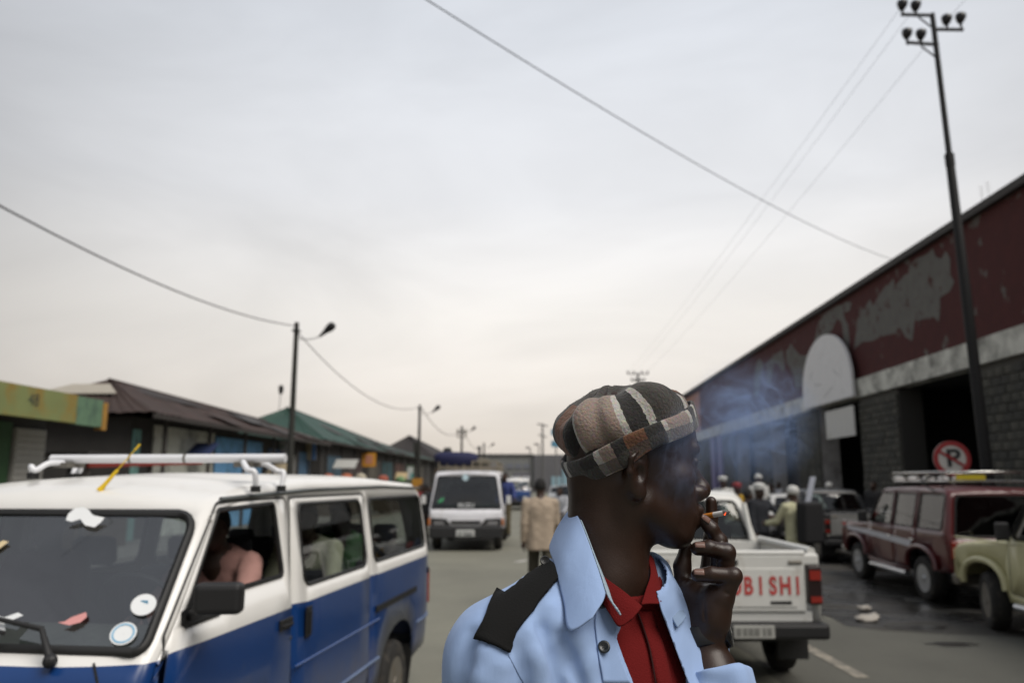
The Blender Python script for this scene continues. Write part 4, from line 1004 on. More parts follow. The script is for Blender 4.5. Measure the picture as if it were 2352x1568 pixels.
# ---------------- the blue and white minibus close to the camera
def make_minibus():
    t = thing('minibus', 'blue and white minibus close by with yellow aerial and white roof bar', 'minibus')
    paint = two_tone('minibus_paint', 1.165)
    BLUE = M('blue_paint', (0.009, 0.055, 0.22), 0.35, coat=0.3); WHITE = M('white_paint', (0.76, 0.75, 0.73), 0.35, coat=0.3)
    prof = fillet([(-4.43, 0.40), (-4.46, 0.75), (-4.44, 1.20), (-4.27, 1.72), (-4.05, 1.815), (-3.0, 1.85), (-1.5, 1.85), (-0.78, 1.82), (-0.33, 1.74),
                   (0.155, 1.22), (0.215, 1.10), (0.27, 0.8), (0.28, 0.42)], [0, .3, .3, .12, .3, .5, .8, .5, .10, .06, .1, .2, 0], seg=6)
    def hw(x, z):
        w = 0.84
        if z > 1.15: w -= 0.150 * (z - 1.15) + 0.10 * max(0, z - 1.55) ** 1.5
        if z < 0.75: w -= 0.12 * (0.75 - z) ** 1.5
        if x > -0.15: w -= 0.05 * ((x + 0.15) / 0.4) ** 2
        if x < -4.0: w -= 0.10 * ((-4.0 - x) / 0.45) ** 2
        return w
    S = Shell(prof, hw, r=0.045, crown=0.035, bow=0.085, step=0.14)
    bottom = [(0.13, 0.42)] + arch(-0.52, 0.42, 0.42, 0.33) + [(-1.0, 0.40), (-2.7, 0.40)] + arch(-3.24, 0.40, 0.47, 0.36) + [(-4.3, 0.40)]
    w1 = fillet([(-0.10, 1.245), (-0.40, 1.25), (-0.54, 1.325), (-1.075, 1.33), (-1.05, 1.69), (-0.47, 1.675)], [.02, .05, .04, .03, .03, .05], True)
    w2 = rrect(-2.42, -1.34, 1.25, 1.675, 0.07); w3 = rrect(-4.06, -2.60, 1.255, 1.675, 0.07)
    d1 = fillet([(0.03, 0.46), (-0.06, 0.86), (-0.93, 0.80), (-1.19, 0.80), (-1.20, 1.715), (-0.47, 1.71), (0.02, 1.225)], [.02, .1, .1, .05, .04, .06, .03], True)
    d1 = fillet([(0.01, 0.83), (-1.20, 0.50), (-1.20, 1.715), (-0.46, 1.71), (0.01, 1.235)], [.03, .05, .04, .06, .03], True)
    d2 = fillet([(-1.235, 0.45), (-2.52, 0.45), (-2.52, 1.715), (-1.235, 1.715)], 0.05, True)
    sb, stp = S.s_at(0.140, 1.235), S.s_at(-0.315, 1.725)
    ws = fillet([(stp + 0.02, -0.985), (sb - 0.005, -1.0), (sb - 0.005, 1.0), (stp + 0.02, 0.985)], [.10, .06, .06, .10], True)
    r0, r1 = S.s_at(-4.42, 1.25, 0, .4), S.s_at(-4.3, 1.66, 0, .4)
    rw = fillet([(r0, -0.8), (r1, -0.76), (r1, 0.76), (r0, 0.8)], 0.06, True)
    out = S.build(t, paint, bottom, [w1, w2, w3], [('front_door', d1), ('sliding_door', d2)], [ws, rw], sp=0.22)
    door = out[('front_door', 1)][0]; slide = out[('sliding_door', 1)][0]
    for sg in (1, -1):
        dd = out[('front_door', sg)][0]; sl = out[('sliding_door', sg)][0]
        if sg < 0: S.window(dd, w1, 'side', CLEAR, sg=sg)
        else:      # wound down: only the channel round the opening
            MB().tube([S.side(x, z, sg, -0.004) for x, z in w1], 0.013, 6, closed=True).obj('window_channel', BLACK, dd, sm=60)
        S.window(sl, w2, 'side', CLEAR, sg=sg); S.window(t, w3, 'side', CLEAR, name='rear_window', sg=sg)
        wheel(t, -0.52, sg * 0.73, 0.31, 0.19, side=sg); wheel(t, -3.24, sg * 0.73, 0.31, 0.19, side=sg)
        MB().tube([S.side(x, z, sg, 0.004) for x, z in resample([(-0.50, 1.722), (-1.5, 1.752), (-3.0, 1.762), (-4.15, 1.742)], 0.25)], 0.011, 6).obj('drip_rail', M('grey_rail', (0.10, 0.11, 0.11), 0.5), t, sm=60)
        MB().tube([S.side(x, 0.862, sg, 0.0) for x in np.linspace(-1.22, -2.7, 9)], 0.007, 6).obj('crease', BLUE, t, sm=60)
        MB().tube([S.side(x, 0.60, sg, 0.002) for x in np.linspace(-1.25, -2.72, 9)], [0.012] * 9, 6).obj('rub_strip', M('worn_strip', (0.10, 0.14, 0.24), 0.5, var=0.3), t, sm=60)
        MB().tube([S.side(x, 0.66, sg, 0.002) for x in np.linspace(-3.76, -4.3, 6)], [0.012] * 6, 6).obj('rub_strip', MATS['worn_strip'], t, sm=60)
        # sliding door track
        MB().hexa([S.side(-2.62, 0.915, sg, -0.004), S.side(-3.72, 0.915, sg, -0.004), S.side(-3.72, 0.915, sg, 0.008), S.side(-2.62, 0.915, sg, 0.008),
                   S.side(-2.62, 0.955, sg, -0.004), S.side(-3.72, 0.955, sg, -0.004), S.side(-3.72, 0.955, sg, 0.008), S.side(-2.62, 0.955, sg, 0.008)]).obj('door_track', BLACK, t)
        # handles
        def plate(nm, x0, x1, z0, z1, mat, par, th=0.014):
            f = lambda x, z, o: S.side(x, z, sg, o)
            o = MB().hexa([f(x0, z0, 0), f(x1, z0, 0), f(x1, z0, th), f(x0, z0, th), f(x0, z1, 0), f(x1, z1, 0), f(x1, z1, th), f(x0, z1, th)]).obj(nm, mat, par)
            return bevel(o, 0.004)
        h = plate('door_handle', -0.99, -1.14, 1.075, 1.125, BLACK, dd); plate('handle_grip', -1.0, -1.13, 1.087, 1.10, PLASTIC, h, 0.024)
        MB().tube([S.side(-1.135, 1.02, sg, 0.0), S.side(-1.135, 1.02, sg, 0.008)], 0.011, 10).obj('lock', CHROME, dd)
        h = plate('door_handle', -1.33, -1.40, 0.985, 1.14, BLACK, sl); plate('handle_grip', -1.345, -1.375, 1.0, 1.12, PLASTIC, h, 0.026)
        plate('vent', -4.24, -4.36, 1.0, 1.05, BLACK, t)
        plate('mud_flap', -3.70, -3.735, 0.14, 0.50, BLACK, t, -0.16)
        # mirror
        mx, mz = -0.16, 1.30
        p = S.side(mx, 1.28, sg, 0.0)
        mm = MB().box((mx + 0.03, sg * (abs(p[1]) + 0.14), 1.352), (0.08, 0.185, 0.118), Matrix.Rotation(sg * RAD(12), 3, 'Z')).obj('mirror', PLASTIC, t); bevel(mm, 0.022, 3)
        MB().tube([p, (mx + 0.05, sg * (abs(p[1]) + 0.08), 1.31)], 0.02, 8).obj('mirror_arm', PLASTIC, mm)
        MB().hexa([S.side(-0.10, 1.25, sg, -0.03), S.side(-0.34, 1.255, sg, -0.03), S.side(-0.34, 1.255, sg, 0.006), S.side(-0.10, 1.25, sg, 0.006),
                   S.side(-0.105, 1.30, sg, -0.03), S.side(-0.33, 1.36, sg, -0.03), S.side(-0.33, 1.36, sg, 0.006), S.side(-0.105, 1.30, sg, 0.006)]).obj('mirror_base', PLASTIC, mm)
        # headlamp, indicator
        for zc, nm, mt, hh in ((0.72, 'headlamp', LENS, 0.085),):
            sl_ = S.s_at(0.275, zc, .5, 1.0)
            panel(nm, rrect(sl_ - hh, sl_ + hh, sg * 0.55 if sg > 0 else -0.92, 0.92 if sg > 0 else -0.55, 0.03), S.tfn(0.012), mt, t, sp=0.2)
        tl = MB().bb(-4.47, -4.40, sg * 0.62, sg * 0.78, 0.72, 1.02).obj('tail_lamp', TAILRED, t, bev=0.015)
    S.window(t, ws, 'top', WSGLASS, name='windscreen', seal=0.02, off=-0.006); S.window(t, rw, 'top', CLEAR, name='rear_screen')
    # front: bumper, grille slit, body seams
    f = lambda sv, q, o: S.top(sv, q, o)
    MB().hexa([(0.10, -0.80, 0.36), (0.38, -0.72, 0.36), (0.38, 0.72, 0.36), (0.10, 0.80, 0.36), (0.10, -0.80, 0.53), (0.37, -0.72, 0.53), (0.37, 0.72, 0.53), (0.10, 0.80, 0.53)]).obj('bumper', PLASTIC, t, bev=0.03)
    sl_ = S.s_at(0.275, 0.72, .5, 1.0)
    panel('grille', rrect(sl_ - 0.06, sl_ + 0.06, -0.5, 0.5, 0.02), S.tfn(0.008), PLASTIC, t)
    for sg in (1, -1):
        a = S.s_at(0.165, 1.20, .5, 1)
        MB().tube([f(a + 0.02, sg * 0.80, 0.001), f(a + 0.10, sg * 0.86, 0.001), f(a + 0.3, sg * 0.88, 0.001)], 0.0045, 5).obj('panel_seam', BLACK, t)
    # wipers
    def onws(fr, q, o): return S.top(sb + (stp - sb) * fr, q, o)
    for q0, q1, fr in ((0.62, -0.28, 0.16), (-0.05, -0.85, 0.14)):
        base = S.top(sb + 0.07, q0, 0.02)
        w = MB().tube([base, onws(0.06, q0 - 0.1, 0.03), onws(fr * 0.75, (q0 + q1) / 2, 0.03)], [0.016, 0.011, 0.008], 8).obj('wiper', BLACK, t, sm=60)
        MB().tube([onws(0.03, q0 - 0.28, 0.016), onws(fr, q1 - 0.1, 0.016)], 0.009, 6).obj('wiper_blade', BLACK, w)
        MB().ball(base, 0.026, 10, 8).obj('wiper_pivot', PLASTIC, w)
    # round paper stickers and papers inside the windscreen
    PAPER = M('white_paper', (0.72, 0.74, 0.75), 0.7, var=0.08); PBLUE = M('pale_blue_print', (0.16, 0.40, 0.60), 0.7)
    for fr, q in ((0.30, 0.905), (0.11, 0.875)):
        c = onws(fr, q, 0.004); du = Vector(onws(fr + 0.1, q, 0.004)) - Vector(c); dv = Vector(onws(fr, q + 0.1, 0.004)) - Vector(c); du.normalize(); dv.normalize()
        n = dv.cross(du).normalized(); n = n if n.x > 0 else -n
        def disc(r0, r1, o): return [[Vector(c) + n * o + (du * math.sin(a) + dv * math.cos(a)) * rr for a in np.linspace(0, 2 * PI, 29)] for rr in (r0, r1)]
        d = MB().grid(disc(0.001, 0.047, 0)).obj('sticker', PAPER, t)
        if fr < 0.2: MB().grid(disc(0.034, 0.040, 0.002)).obj('sticker_ring', PBLUE, d)
        else: MB().box(Vector(c) + n * 0.002 + du * 0.01, (0.001, 0.03, 0.012)).obj('sticker_print', PBLUE, d)
    def tatter(nm, pts, mat, o=0.004): return panel(nm, [(sb + (stp - sb) * a, b) for a, b in pts], S.tfn(o), mat, t, sp=0.3)
    tatter('torn_sticker', [(0.93, 0.28), (0.88, 0.26), (0.83, 0.27), (0.82, 0.31), (0.845, 0.35), (0.80, 0.40), (0.79, 0.46), (0.835, 0.48), (0.87, 0.485), (0.88, 0.42), (0.89, 0.40), (0.92, 0.37), (0.94, 0.33)], PAPER)
    tatter('paper_slip', [(0.00, 0.10), (0.10, 0.17), (0.15, 0.20), (0.135, 0.28), (0.17, 0.33), (0.155, 0.365), (0.10, 0.30), (0.05, 0.33), (0.01, 0.31)], PAPER, 0.004)
    PINK = M('pink_paper', (0.62, 0.28, 0.27), 0.7); tatter('pink_slip', [(0.13, 0.55), (0.14, 0.58), (0.17, 0.60), (0.21, 0.655), (0.18, 0.67), (0.145, 0.655), (0.12, 0.61)], PINK)
    tatter('hanging_card', [(0.50, -0.13), (0.57, -0.09), (0.66, -0.02), (0.65, 0.02), (0.55, -0.03), (0.50, -0.08)], M('cream_card', (0.62, 0.5, 0.3), 0.7))
    # inside
    DASH = M('dash_cover', (0.07, 0.072, 0.055), 0.95, var=0.6, scale=30, bump=0.8, bscale=40)
    MB().hexa([(-0.55, -0.72, 0.9), (0.06, -0.72, 0.9), (0.06, 0.72, 0.9), (-0.55, 0.72, 0.9), (-0.45, -0.72, 1.20), (0.05, -0.70, 1.18), (0.05, 0.70, 1.18), (-0.45, 0.72, 1.20)]).obj('dashboard', DASH, t, bev=0.05)
    sw = [Vector((-0.52, 0.40, 1.24)) + Matrix.Rotation(RAD(-58), 3, 'Y') @ Vector((0.19 * math.cos(a), 0.19 * math.sin(a), 0)) for a in np.linspace(0, 2 * PI, 24, False)]
    st = MB().tube(sw, 0.013, 8, closed=True).obj('steering_wheel', BLACK, t, sm=60)
    MB().tube([(-0.52, 0.40, 1.24), (-0.2, 0.40, 1.0)], 0.025, 8).tube([sw[0], sw[12]], 0.012, 6).obj('steering_column', BLACK, st)
    MB().bb(-4.35, 0.1, -0.74, 0.74, 0.36, 0.46).obj('cabin_floor', DARKINT, t)
    MB().bb(-4.2, 0.15, -0.60, 0.60, 0.22, 0.36).obj('underbody', DARKINT, t)
    for sg in (1, -1): seat(t, -0.98, sg * 0.40, 0.80, 0.5, 0.52)
    for x in (-1.95, -2.8, -3.6):
        for y in (-0.42, 0.12, 0.5): seat(t, x, y, 0.80, 0.42, 0.46)
    MB().bb(-4.0, -0.8, -0.60, 0.60, 1.715, 1.73).obj('headlining', M('headlining', (0.22, 0.22, 0.21), 0.9), t)
    # roof carrier bar across the front, aerial
    WB = M('white_enamel', (0.74, 0.75, 0.78), 0.35)
    ZR = 1.915; YL, YR = -0.42, 0.86
    bar = MB().tube([(-0.93, YL, ZR), (-0.93, YR, ZR)], 0.022, 14).obj('roof_bar', WB, t, sm=50)
    for yj in (0.02, 0.32): MB().tube([(-0.93, yj, ZR), (-0.93, yj + 0.012, ZR)], 0.0245, 14).obj('bar_joint', STEEL, bar)
    for ys, ye in ((YR - 0.20, YR - 0.08), (YL + 0.10, YL + 0.02)):
        zb = 1.772 if ye > 0.5 else 1.835
        for x1 in (-0.76, -1.10):
            dx = x1 + 0.93
            pts = [(-0.93 + dx * 0.25, ys, ZR - 0.022), (-0.93 + dx * 0.7, ys + (ye - ys) * 0.3, ZR - 0.025), (-0.93 + dx * 0.98, ys + (ye - ys) * 0.7, ZR - 0.06), (x1, ye, (ZR + zb) / 2), (-0.93 + dx * 0.88, ye, zb)]
            MB().tube(catmull(pts, 5), 0.014, 8).obj('bar_foot', WB, bar, sm=60)
            MB().box((-0.93 + dx * 0.88, ye, zb - 0.008), (0.05, 0.03, 0.03)).obj('foot_clamp', BLACK, bar)
        MB().bb(-1.0, -0.86, ys - 0.04, ys + 0.04, ZR - 0.045, ZR - 0.02).obj('bar_bracket', STEEL, bar)
    YEL = M('yellow_plastic', (0.75, 0.50, 0.01), 0.45)
    b0 = Vector(S.top(S.s_at(-0.45, 1.77), 0.27, 0.0)); d = Vector((-0.07, 0.125, 0.20)).normalized()
    ae = MB().tube([b0, b0 + d * 0.03, b0 + d * 0.115], [0.016, 0.010, 0.0075], 10).obj('aerial', YEL, t, sm=60)
    MB().tube([b0 + d * 0.115, b0 + d * 0.225], [0.003, 0.0025], 6).tube([b0 + d * 0.225, b0 + d * 0.26], [0.0045, 0.005], 8).obj('aerial_mast', YEL, ae)
    return t

# ---------------- long wheelbase four wheel drive wagons
def make_wagon(name, label, paint, rack=True, stripe=True, rim=ALLOY, rear_glass=TINTED, turn=0.0):
    t = thing(name, label, 'car')
    prof = fillet([(-2.12, 0.52), (-2.13, 0.98), (-2.02, 1.69), (-1.90, 1.765), (-0.6, 1.79), (0.30, 1.76), (0.42, 1.72), (0.80, 1.13), (1.95, 1.03), (2.09, 0.97), (2.12, 0.55)],
                  [0, .06, .09, .2, .5, .2, .08, .06, .12, .08, 0], seg=4)
    def hw(x, z):
        w = 0.80
        if z > 1.1: w -= 0.20 * (z - 1.1)
        if 0.45 < z < 0.75: w += 0.0
        return w
    S = Shell(prof, hw, r=0.05, crown=0.02, bow=0.03, step=0.2)
    bottom = [(2.05, 0.55), (1.85, 0.52)] + arch(1.36, 0.52, 0.46, 0.30) + [(0.85, 0.40), (-0.75, 0.40)] + arch(-1.25, 0.52, 0.46, 0.30) + [(-1.8, 0.50)]
    wf = fillet([(0.70, 1.13), (-0.20, 1.13), (-0.20, 1.66), (0.36, 1.66)], 0.04, True)
    wm = rrect(-1.02, -0.30, 1.13, 1.66, 0.04); wr = rrect(-1.93, -1.16, 1.13, 1.66, 0.05)
    d1 = fillet([(0.80, 0.50), (-0.25, 0.46), (-0.25, 1.715), (0.40, 1.70), (0.78, 1.13)], 0.04, True)
    d2 = fillet([(-0.27, 0.46), (-0.80, 0.46), (-1.08, 0.82), (-1.08, 1.715), (-0.27, 1.715)], 0.04, True)
    sb, stp = S.s_at(0.78, 1.155), S.s_at(0.45, 1.68)
    ws = rrect(stp, sb, -0.93, 0.93, 0.05)
    r0, r1 = S.s_at(-2.11, 1.05, 0, .4), S.s_at(-2.03, 1.64, 0, .4)
    rw = rrect(r0, r1, -0.92, 0.92, 0.05)
    hood = rrect(S.s_at(0.86, 1.125), S.s_at(2.03, 1.0), -1.0, 1.0, 0.03)
    out = S.build(t, paint, bottom, [wf, wm, wr], [('front_door', d1), ('rear_door', d2)], [ws, rw], [('bonnet', hood)], sp=0.25)
    for sg in (1, -1):
        fd, rd = out[('front_door', sg)][0], out[('rear_door', sg)][0]
        S.window(fd, wf, 'side', CLEAR, sg=sg); S.window(rd, wm, 'side', CLEAR, sg=sg); S.window(t, wr, 'side', CLEAR, name='rear_window', sg=sg)
        wheel(t, 1.36, sg * 0.70, 0.345, 0.22, rim, side=sg, spokes=6, turn=turn); wheel(t, -1.25, sg * 0.70, 0.345, 0.22, rim, side=sg, spokes=6)
        # wheel arch flares
        for xc in (1.36, -1.25):
            pts = [S.side(x, z, sg, 0.02) for x, z in arch(xc, 0.52, 0.48, 0.32)]
            MB().tube(pts, 0.042, 8).obj('arch_flare', paint, t, sm=60)
        for dd, x in ((fd, -0.10), (rd, -0.92)):
            MB().tube([S.side(x, 0.93, sg, 0.012), S.side(x - 0.13, 0.93, sg, 0.012)], 0.014, 8).obj('door_handle', CHROME, dd)
        MB().tube([S.side(x, 1.075, sg, 0.0) for x in np.linspace(2.0, -2.05, 16)], 0.012, 6).obj('belt_moulding', paint, t, sm=60)
        MB().tube([(0.75, sg * 0.79, 0.36), (-0.68, sg * 0.79, 0.36)], 0.045, 8).obj('side_step', ALLOY, t)
        m = MB().box((0.66, sg * 0.92, 1.22), (0.07, 0.15, 0.21)).obj('mirror', PLASTIC, t); bevel(m, 0.02)
        MB().tube([S.side(0.70, 1.16, sg, 0), (0.66, sg * 0.90, 1.17)], 0.014, 6).obj('mirror_arm', PLASTIC, m)
        MB().bb(-2.15, -2.08, sg * 0.60, sg * 0.765, 0.72, 0.98).obj('tail_lamp', TAILRED, t, bev=0.012)
        MB().lathe([(0.085, -0.01), (0.085, 0.02), (0.01, 0.03)], (2.11, sg * 0.60, 0.83), 'X', 18).obj('headlamp', LENS, t)
        MB().bb(2.0, 2.10, sg * 0.70, sg * 0.80, 0.78, 0.90).obj('indicator', AMBER, t, bev=0.012)
        if stripe and sg > 0 or stripe:
            sm_ = M('silver_stripe', (0.62, 0.62, 0.66), 0.4)
            panel('side_stripe', [(1.80, 0.985), (1.72, 0.915), (0.84, 0.885), (-0.86, 0.80), (-0.98, 0.905), (0.84, 0.985)], S.sfn(sg, 0.008), sm_, t, sp=0.3, flip=sg > 0)
    S.window(t, ws, 'top', CLEAR, name='windscreen', seal=0.014); S.window(t, rw, 'top', rear_glass, name='rear_screen', seal=0.014)
    MB().bb(2.05, 2.24, -0.78, 0.78, 0.44, 0.58).obj('front_bumper', STEEL if rim is STEEL else CHROME, t, bev=0.03)
    MB().bb(-2.28, -2.10, -0.75, 0.75, 0.44, 0.56).obj('rear_bumper', CHROME, t, bev=0.03)
    g = MB()
    for k in range(5): g.bb(2.10, 2.135, -0.46, 0.46, 0.72 + 0.05 * k, 0.745 + 0.05 * k)
    g.obj('grille', PLASTIC, t)
    MB().bb(-2.0, 0.8, -0.6, 0.6, 0.38, 0.50).bb(0.9, 1.9, -0.45, 0.45, 0.40, 0.9).obj('underbody', DARKINT, t)
    MB().bb(0.45, 0.85, -0.65, 0.65, 0.8, 1.13).obj('dashboard', DARKINT, t, bev=0.04)
    for sg in (1, -1):
        seat(t, 0.0, sg * 0.36, 0.72, 0.48, 0.55)
    seat(t, -0.85, 0, 0.74, 1.2, 0.5, name='rear_seat')
    if rack:
        z0, z1 = 1.86, 2.0
        rk = MB().tube([(0.05, -0.58, z0), (0.05, 0.58, z0), (-1.85, 0.58, z0), (-1.85, -0.58, z0)], 0.014, 8, closed=True).obj('roof_rack', CHROME, t)
        cr = [(0.02, -0.60), (0.05, -0.58), (0.05, 0.58), (0.02, 0.60), (-1.82, 0.60), (-1.87, 0.56), (-1.87, -0.56), (-1.82, -0.60)]
        MB().tube([(x, y, z1) for x, y in cr], 0.015, 8, closed=True).obj('rack_rail', CHROME, rk, sm=60)
        for y in (-0.58, -0.2, 0.2, 0.58):
            for x in (0.05, -1.86): MB().tube([(x, y, z0), (x, y, z1)], 0.011, 6).obj('rack_post', CHROME, rk)
        for x in (-0.5, -1.2):
            for y in (-0.6, 0.6): MB().tube([(x, y, z0), (x, y, z1)], 0.011, 6).obj('rack_post', CHROME, rk)
        for x in (-0.2, -0.6, -1.0, -1.4): MB().tube([(x, -0.58, z0), (x, 0.58, z0)], 0.012, 6).obj('rack_slat', BLACK, rk)
        for x in (-0.1, -0.95, -1.7):
            for y in (-0.62, 0.62): MB().tube([(x, y * 0.96, z0), (x, y, 1.745)], 0.012, 6).obj('rack_foot', BLACK, rk)
        for y in (-0.48, -0.24, 0.0, 0.24, 0.48):
            MB().ball((0.11, y, 1.905), 0.06, 12, 8, (0.8, 1.75, 0.75)).obj('spot_lamp_cover', M('white_plastic', (0.78, 0.78, 0.76), 0.4), rk, sm=80)
        MB().bb(-1.88, -1.86, 0.10, 0.50, 1.88, 1.955).obj('number_board', M('yellow_board', (0.45, 0.36, 0.02), 0.5), rk)
        MB().tube(catmull([(-1.6, 0.86 - 0.18, 1.70), (-1.5, 0.80, 1.85), (-1.62, 0.62, 1.97)], 4), 0.014, 6).obj('ladder_hook', BLACK, rk)
    return t, S

# ---------------- forward control minibus on a truck chassis
def make_coach():
    t = thing('truck_minibus', 'white truck-fronted minibus coming head on with a laden roof rack', 'minibus')
    paint = M('coach_paint', (0.66, 0.66, 0.70), 0.38, coat=0.3, dirt=(0.32, 0.29, 0.25), dirt_scale=2, dirt_lo=0.52, dirt_hi=0.85)
    prof = fillet([(-5.6, 0.5), (-5.62, 1.1), (-5.5, 2.02), (-5.3, 2.09), (-2, 2.10), (-0.42, 2.09), (-0.22, 2.02), (0.02, 1.14), (0.07, 0.90), (0.08, 0.62)], [0, .1, .12, .2, .4, .2, .1, .05, .1, 0], seg=4)
    def hw(x, z):
        w = 0.99
        if z > 1.1: w -= 0.14 * (z - 1.1)
        return w
    S = Shell(prof, hw, r=0.07, crown=0.02, bow=0.05, step=0.22)
    bottom = [(0.0, 0.6), (-0.1, 0.55)] + arch(-0.62, 0.55, 0.42, 0.28) + [(-1.2, 0.5), (-3.6, 0.5)] + arch(-4.1, 0.5, 0.45, 0.30) + [(-5.4, 0.5)]
    sb, stp = S.s_at(0.025, 1.10), S.s_at(-0.21, 1.95)
    ws = fillet([(stp, -0.97), (sb, -1.0), (sb, 1.0), (stp, 0.97)], 0.06, True)
    w1 = fillet([(-0.18, 1.2), (-0.95, 1.2), (-0.95, 1.85), (-0.36, 1.85)], 0.05, True)
    ws2 = [rrect(-1.2 - 1.05 * k - 0.92, -1.2 - 1.05 * k, 1.2, 1.85, 0.06) for k in range(4)]
    d1 = fillet([(-0.10, 0.9), (-1.05, 0.9), (-1.05, 1.95), (-0.34, 1.95), (-0.10, 1.2)], 0.05, True)
    out = S.build(t, paint, bottom, [w1] + ws2, [('front_door', d1)], [ws], sp=0.35)
    for sg in (1, -1):
        S.window(out[('front_door', sg)][0], w1, 'side', CLEAR, sg=sg)
        for w in ws2: S.window(t, w, 'side', CLEAR, name='side_window', sg=sg)
        wheel(t, -0.62, sg * 0.83, 0.35, 0.22, side=sg); wheel(t, -4.1, sg * 0.83, 0.35, 0.26, side=sg)
        MB().box((0.05, sg * 1.13, 1.32), (0.06, 0.12, 0.22)).obj('mirror', M('white_shell', (0.6, 0.6, 0.6), 0.5), t, bev=0.02)
        # head lamp clusters with a slanted inner end
        a0, a1 = S.s_at(0.075, 0.845, .5, 1), S.s_at(0.08, 0.64, .5, 1)
        pts = [(a0, sg * 1.02), (a1, sg * 1.02), (a1, sg * 0.42), (a0 + 0.02, sg * 0.56)]
        panel('headlamp', pts if sg > 0 else pts[::-1], S.tfn(0.012), LAMPBLACK, t, sp=0.3)
        panel('lamp_reflector', ([(a0 + 0.08, sg * 0.92), (a1 - 0.03, sg * 0.92), (a1 - 0.03, sg * 0.6), (a0 + 0.08, sg * 0.66)]), S.tfn(0.016), M('lamp_reflector', (0.25, 0.25, 0.26), 0.3, 0.4), t, sp=0.3)
        MB().bb(0.0, 0.06, sg * 0.955, sg * 1.0, 0.66, 0.84).obj('indicator', AMBER, t, bev=0.01)
    S.window(t, ws, 'top', glass('coach_windscreen', (0.35, 0.38, 0.4), 1.62), name='windscreen', seal=0.016)
    lb = panel('screen_band', [(sb - 0.155, -0.95), (sb - 0.012, -0.97), (sb - 0.012, 0.97), (sb - 0.155, 0.95)], S.tfn(0.004), M('black_band', (0.012, 0.016, 0.018), 0.25), t)
    p = S.top(sb - 0.07, 0, 0.012); q = S.top(sb - 0.02, 0, 0.012); tilt = math.atan2(p[0] - q[0], p[2] - q[2])
    text_part('lettering', 'ISUZU', 0.15, M('silver_letters', (0.6, 0.62, 0.64), 0.4), t, p, (PI / 2 + tilt * 0.0, 0, PI / 2), 1.05, 0.003, 0.004)
    a0 = S.s_at(0.075, 0.78, .5, 1); a1 = S.s_at(0.08, 0.68, .5, 1)
    panel('grille_slot', fillet([(a0, -0.45), (a1, -0.40), (a1, 0.40), (a0, 0.45)], 0.03, True), S.tfn(0.008), LAMPBLACK, t)
    bp = MB().hexa([(-0.1, -1.0, 0.33), (0.16, -0.93, 0.33), (0.16, 0.93, 0.33), (-0.1, 1.0, 0.33), (-0.1, -1.0, 0.62), (0.14, -0.95, 0.62), (0.14, 0.95, 0.62), (-0.1, 1.0, 0.62)]).obj('bumper', PLASTIC, t, bev=0.03)
    pl = MB().bb(0.165, 0.18, -0.24, 0.24, 0.38, 0.55).obj('number_plate', M('plate_white', (0.55, 0.56, 0.55), 0.5), t, bev=0.008)
    MB().bb(0.172, 0.183, -0.20, 0.20, 0.485, 0.50).bb(0.172, 0.183, -0.19, -0.10, 0.40, 0.46).bb(0.172, 0.183, -0.05, 0.19, 0.40, 0.46).obj('plate_print', M('plate_print', (0.12, 0.13, 0.13), 0.6), pl)['kind'] = 'stuff'
    c = S.top(S.s_at(-0.195, 1.905), -0.05, 0.012)
    MB().lathe([(0.001, 0), (0.085, 0.0), (0.085, 0.006), (0.001, 0.006)], c, 'X', 20).obj('sticker', M('pale_sticker', (0.55, 0.72, 0.8), 0.5), t)
    panel('green_sticker', [(sb - 0.16, -0.86), (sb - 0.17, -0.72), (sb - 0.30, -0.66), (sb - 0.28, -0.74)], S.tfn(0.006), M('green_paper', (0.05, 0.30, 0.13), 0.6), t)
    MB().bb(-5.4, -0.1, -0.85, 0.85, 0.45, 0.6).obj('chassis', DARKINT, t)
    MB().bb(-0.6, -0.1, -0.8, 0.8, 0.9, 1.12).obj('dashboard', DARKINT, t, bev=0.05)
    for sg in (1, -1): seat(t, -1.0, sg * 0.45, 0.95, 0.5, 0.6)
    for x in (-2.2, -3.2, -4.2): seat(t, x, 0, 0.95, 1.6, 0.6, name='bench_seat')
    # roof rack
    RM = M('rack_paint', (0.23, 0.20, 0.15), 0.6, var=0.3)
    rk = MB()
    for z in (2.18, 2.34): rk.tube([(-0.55, -0.80, z), (-0.55, 0.80, z), (-5.0, 0.80, z), (-5.0, -0.80, z)], 0.02, 6, closed=True)
    rk = rk.obj('roof_rack', RM, t)
    for k in range(8):
        y = -0.80 + 1.6 * k / 7; MB().tube([(-0.55, y, 2.08), (-0.55, y, 2.34)], 0.02, 6).obj('rack_post', RM, rk)
    for x in (-1.5, -2.5, -3.5, -4.5):
        MB().tube([(x, -0.8, 2.18), (x, 0.8, 2.18)], 0.02, 6).obj('rack_slat', RM, rk)
        for y in (-0.8, 0.8): MB().tube([(x, y, 2.04), (x, y, 2.34)], 0.018, 6).obj('rack_post', RM, rk)
    return t, S

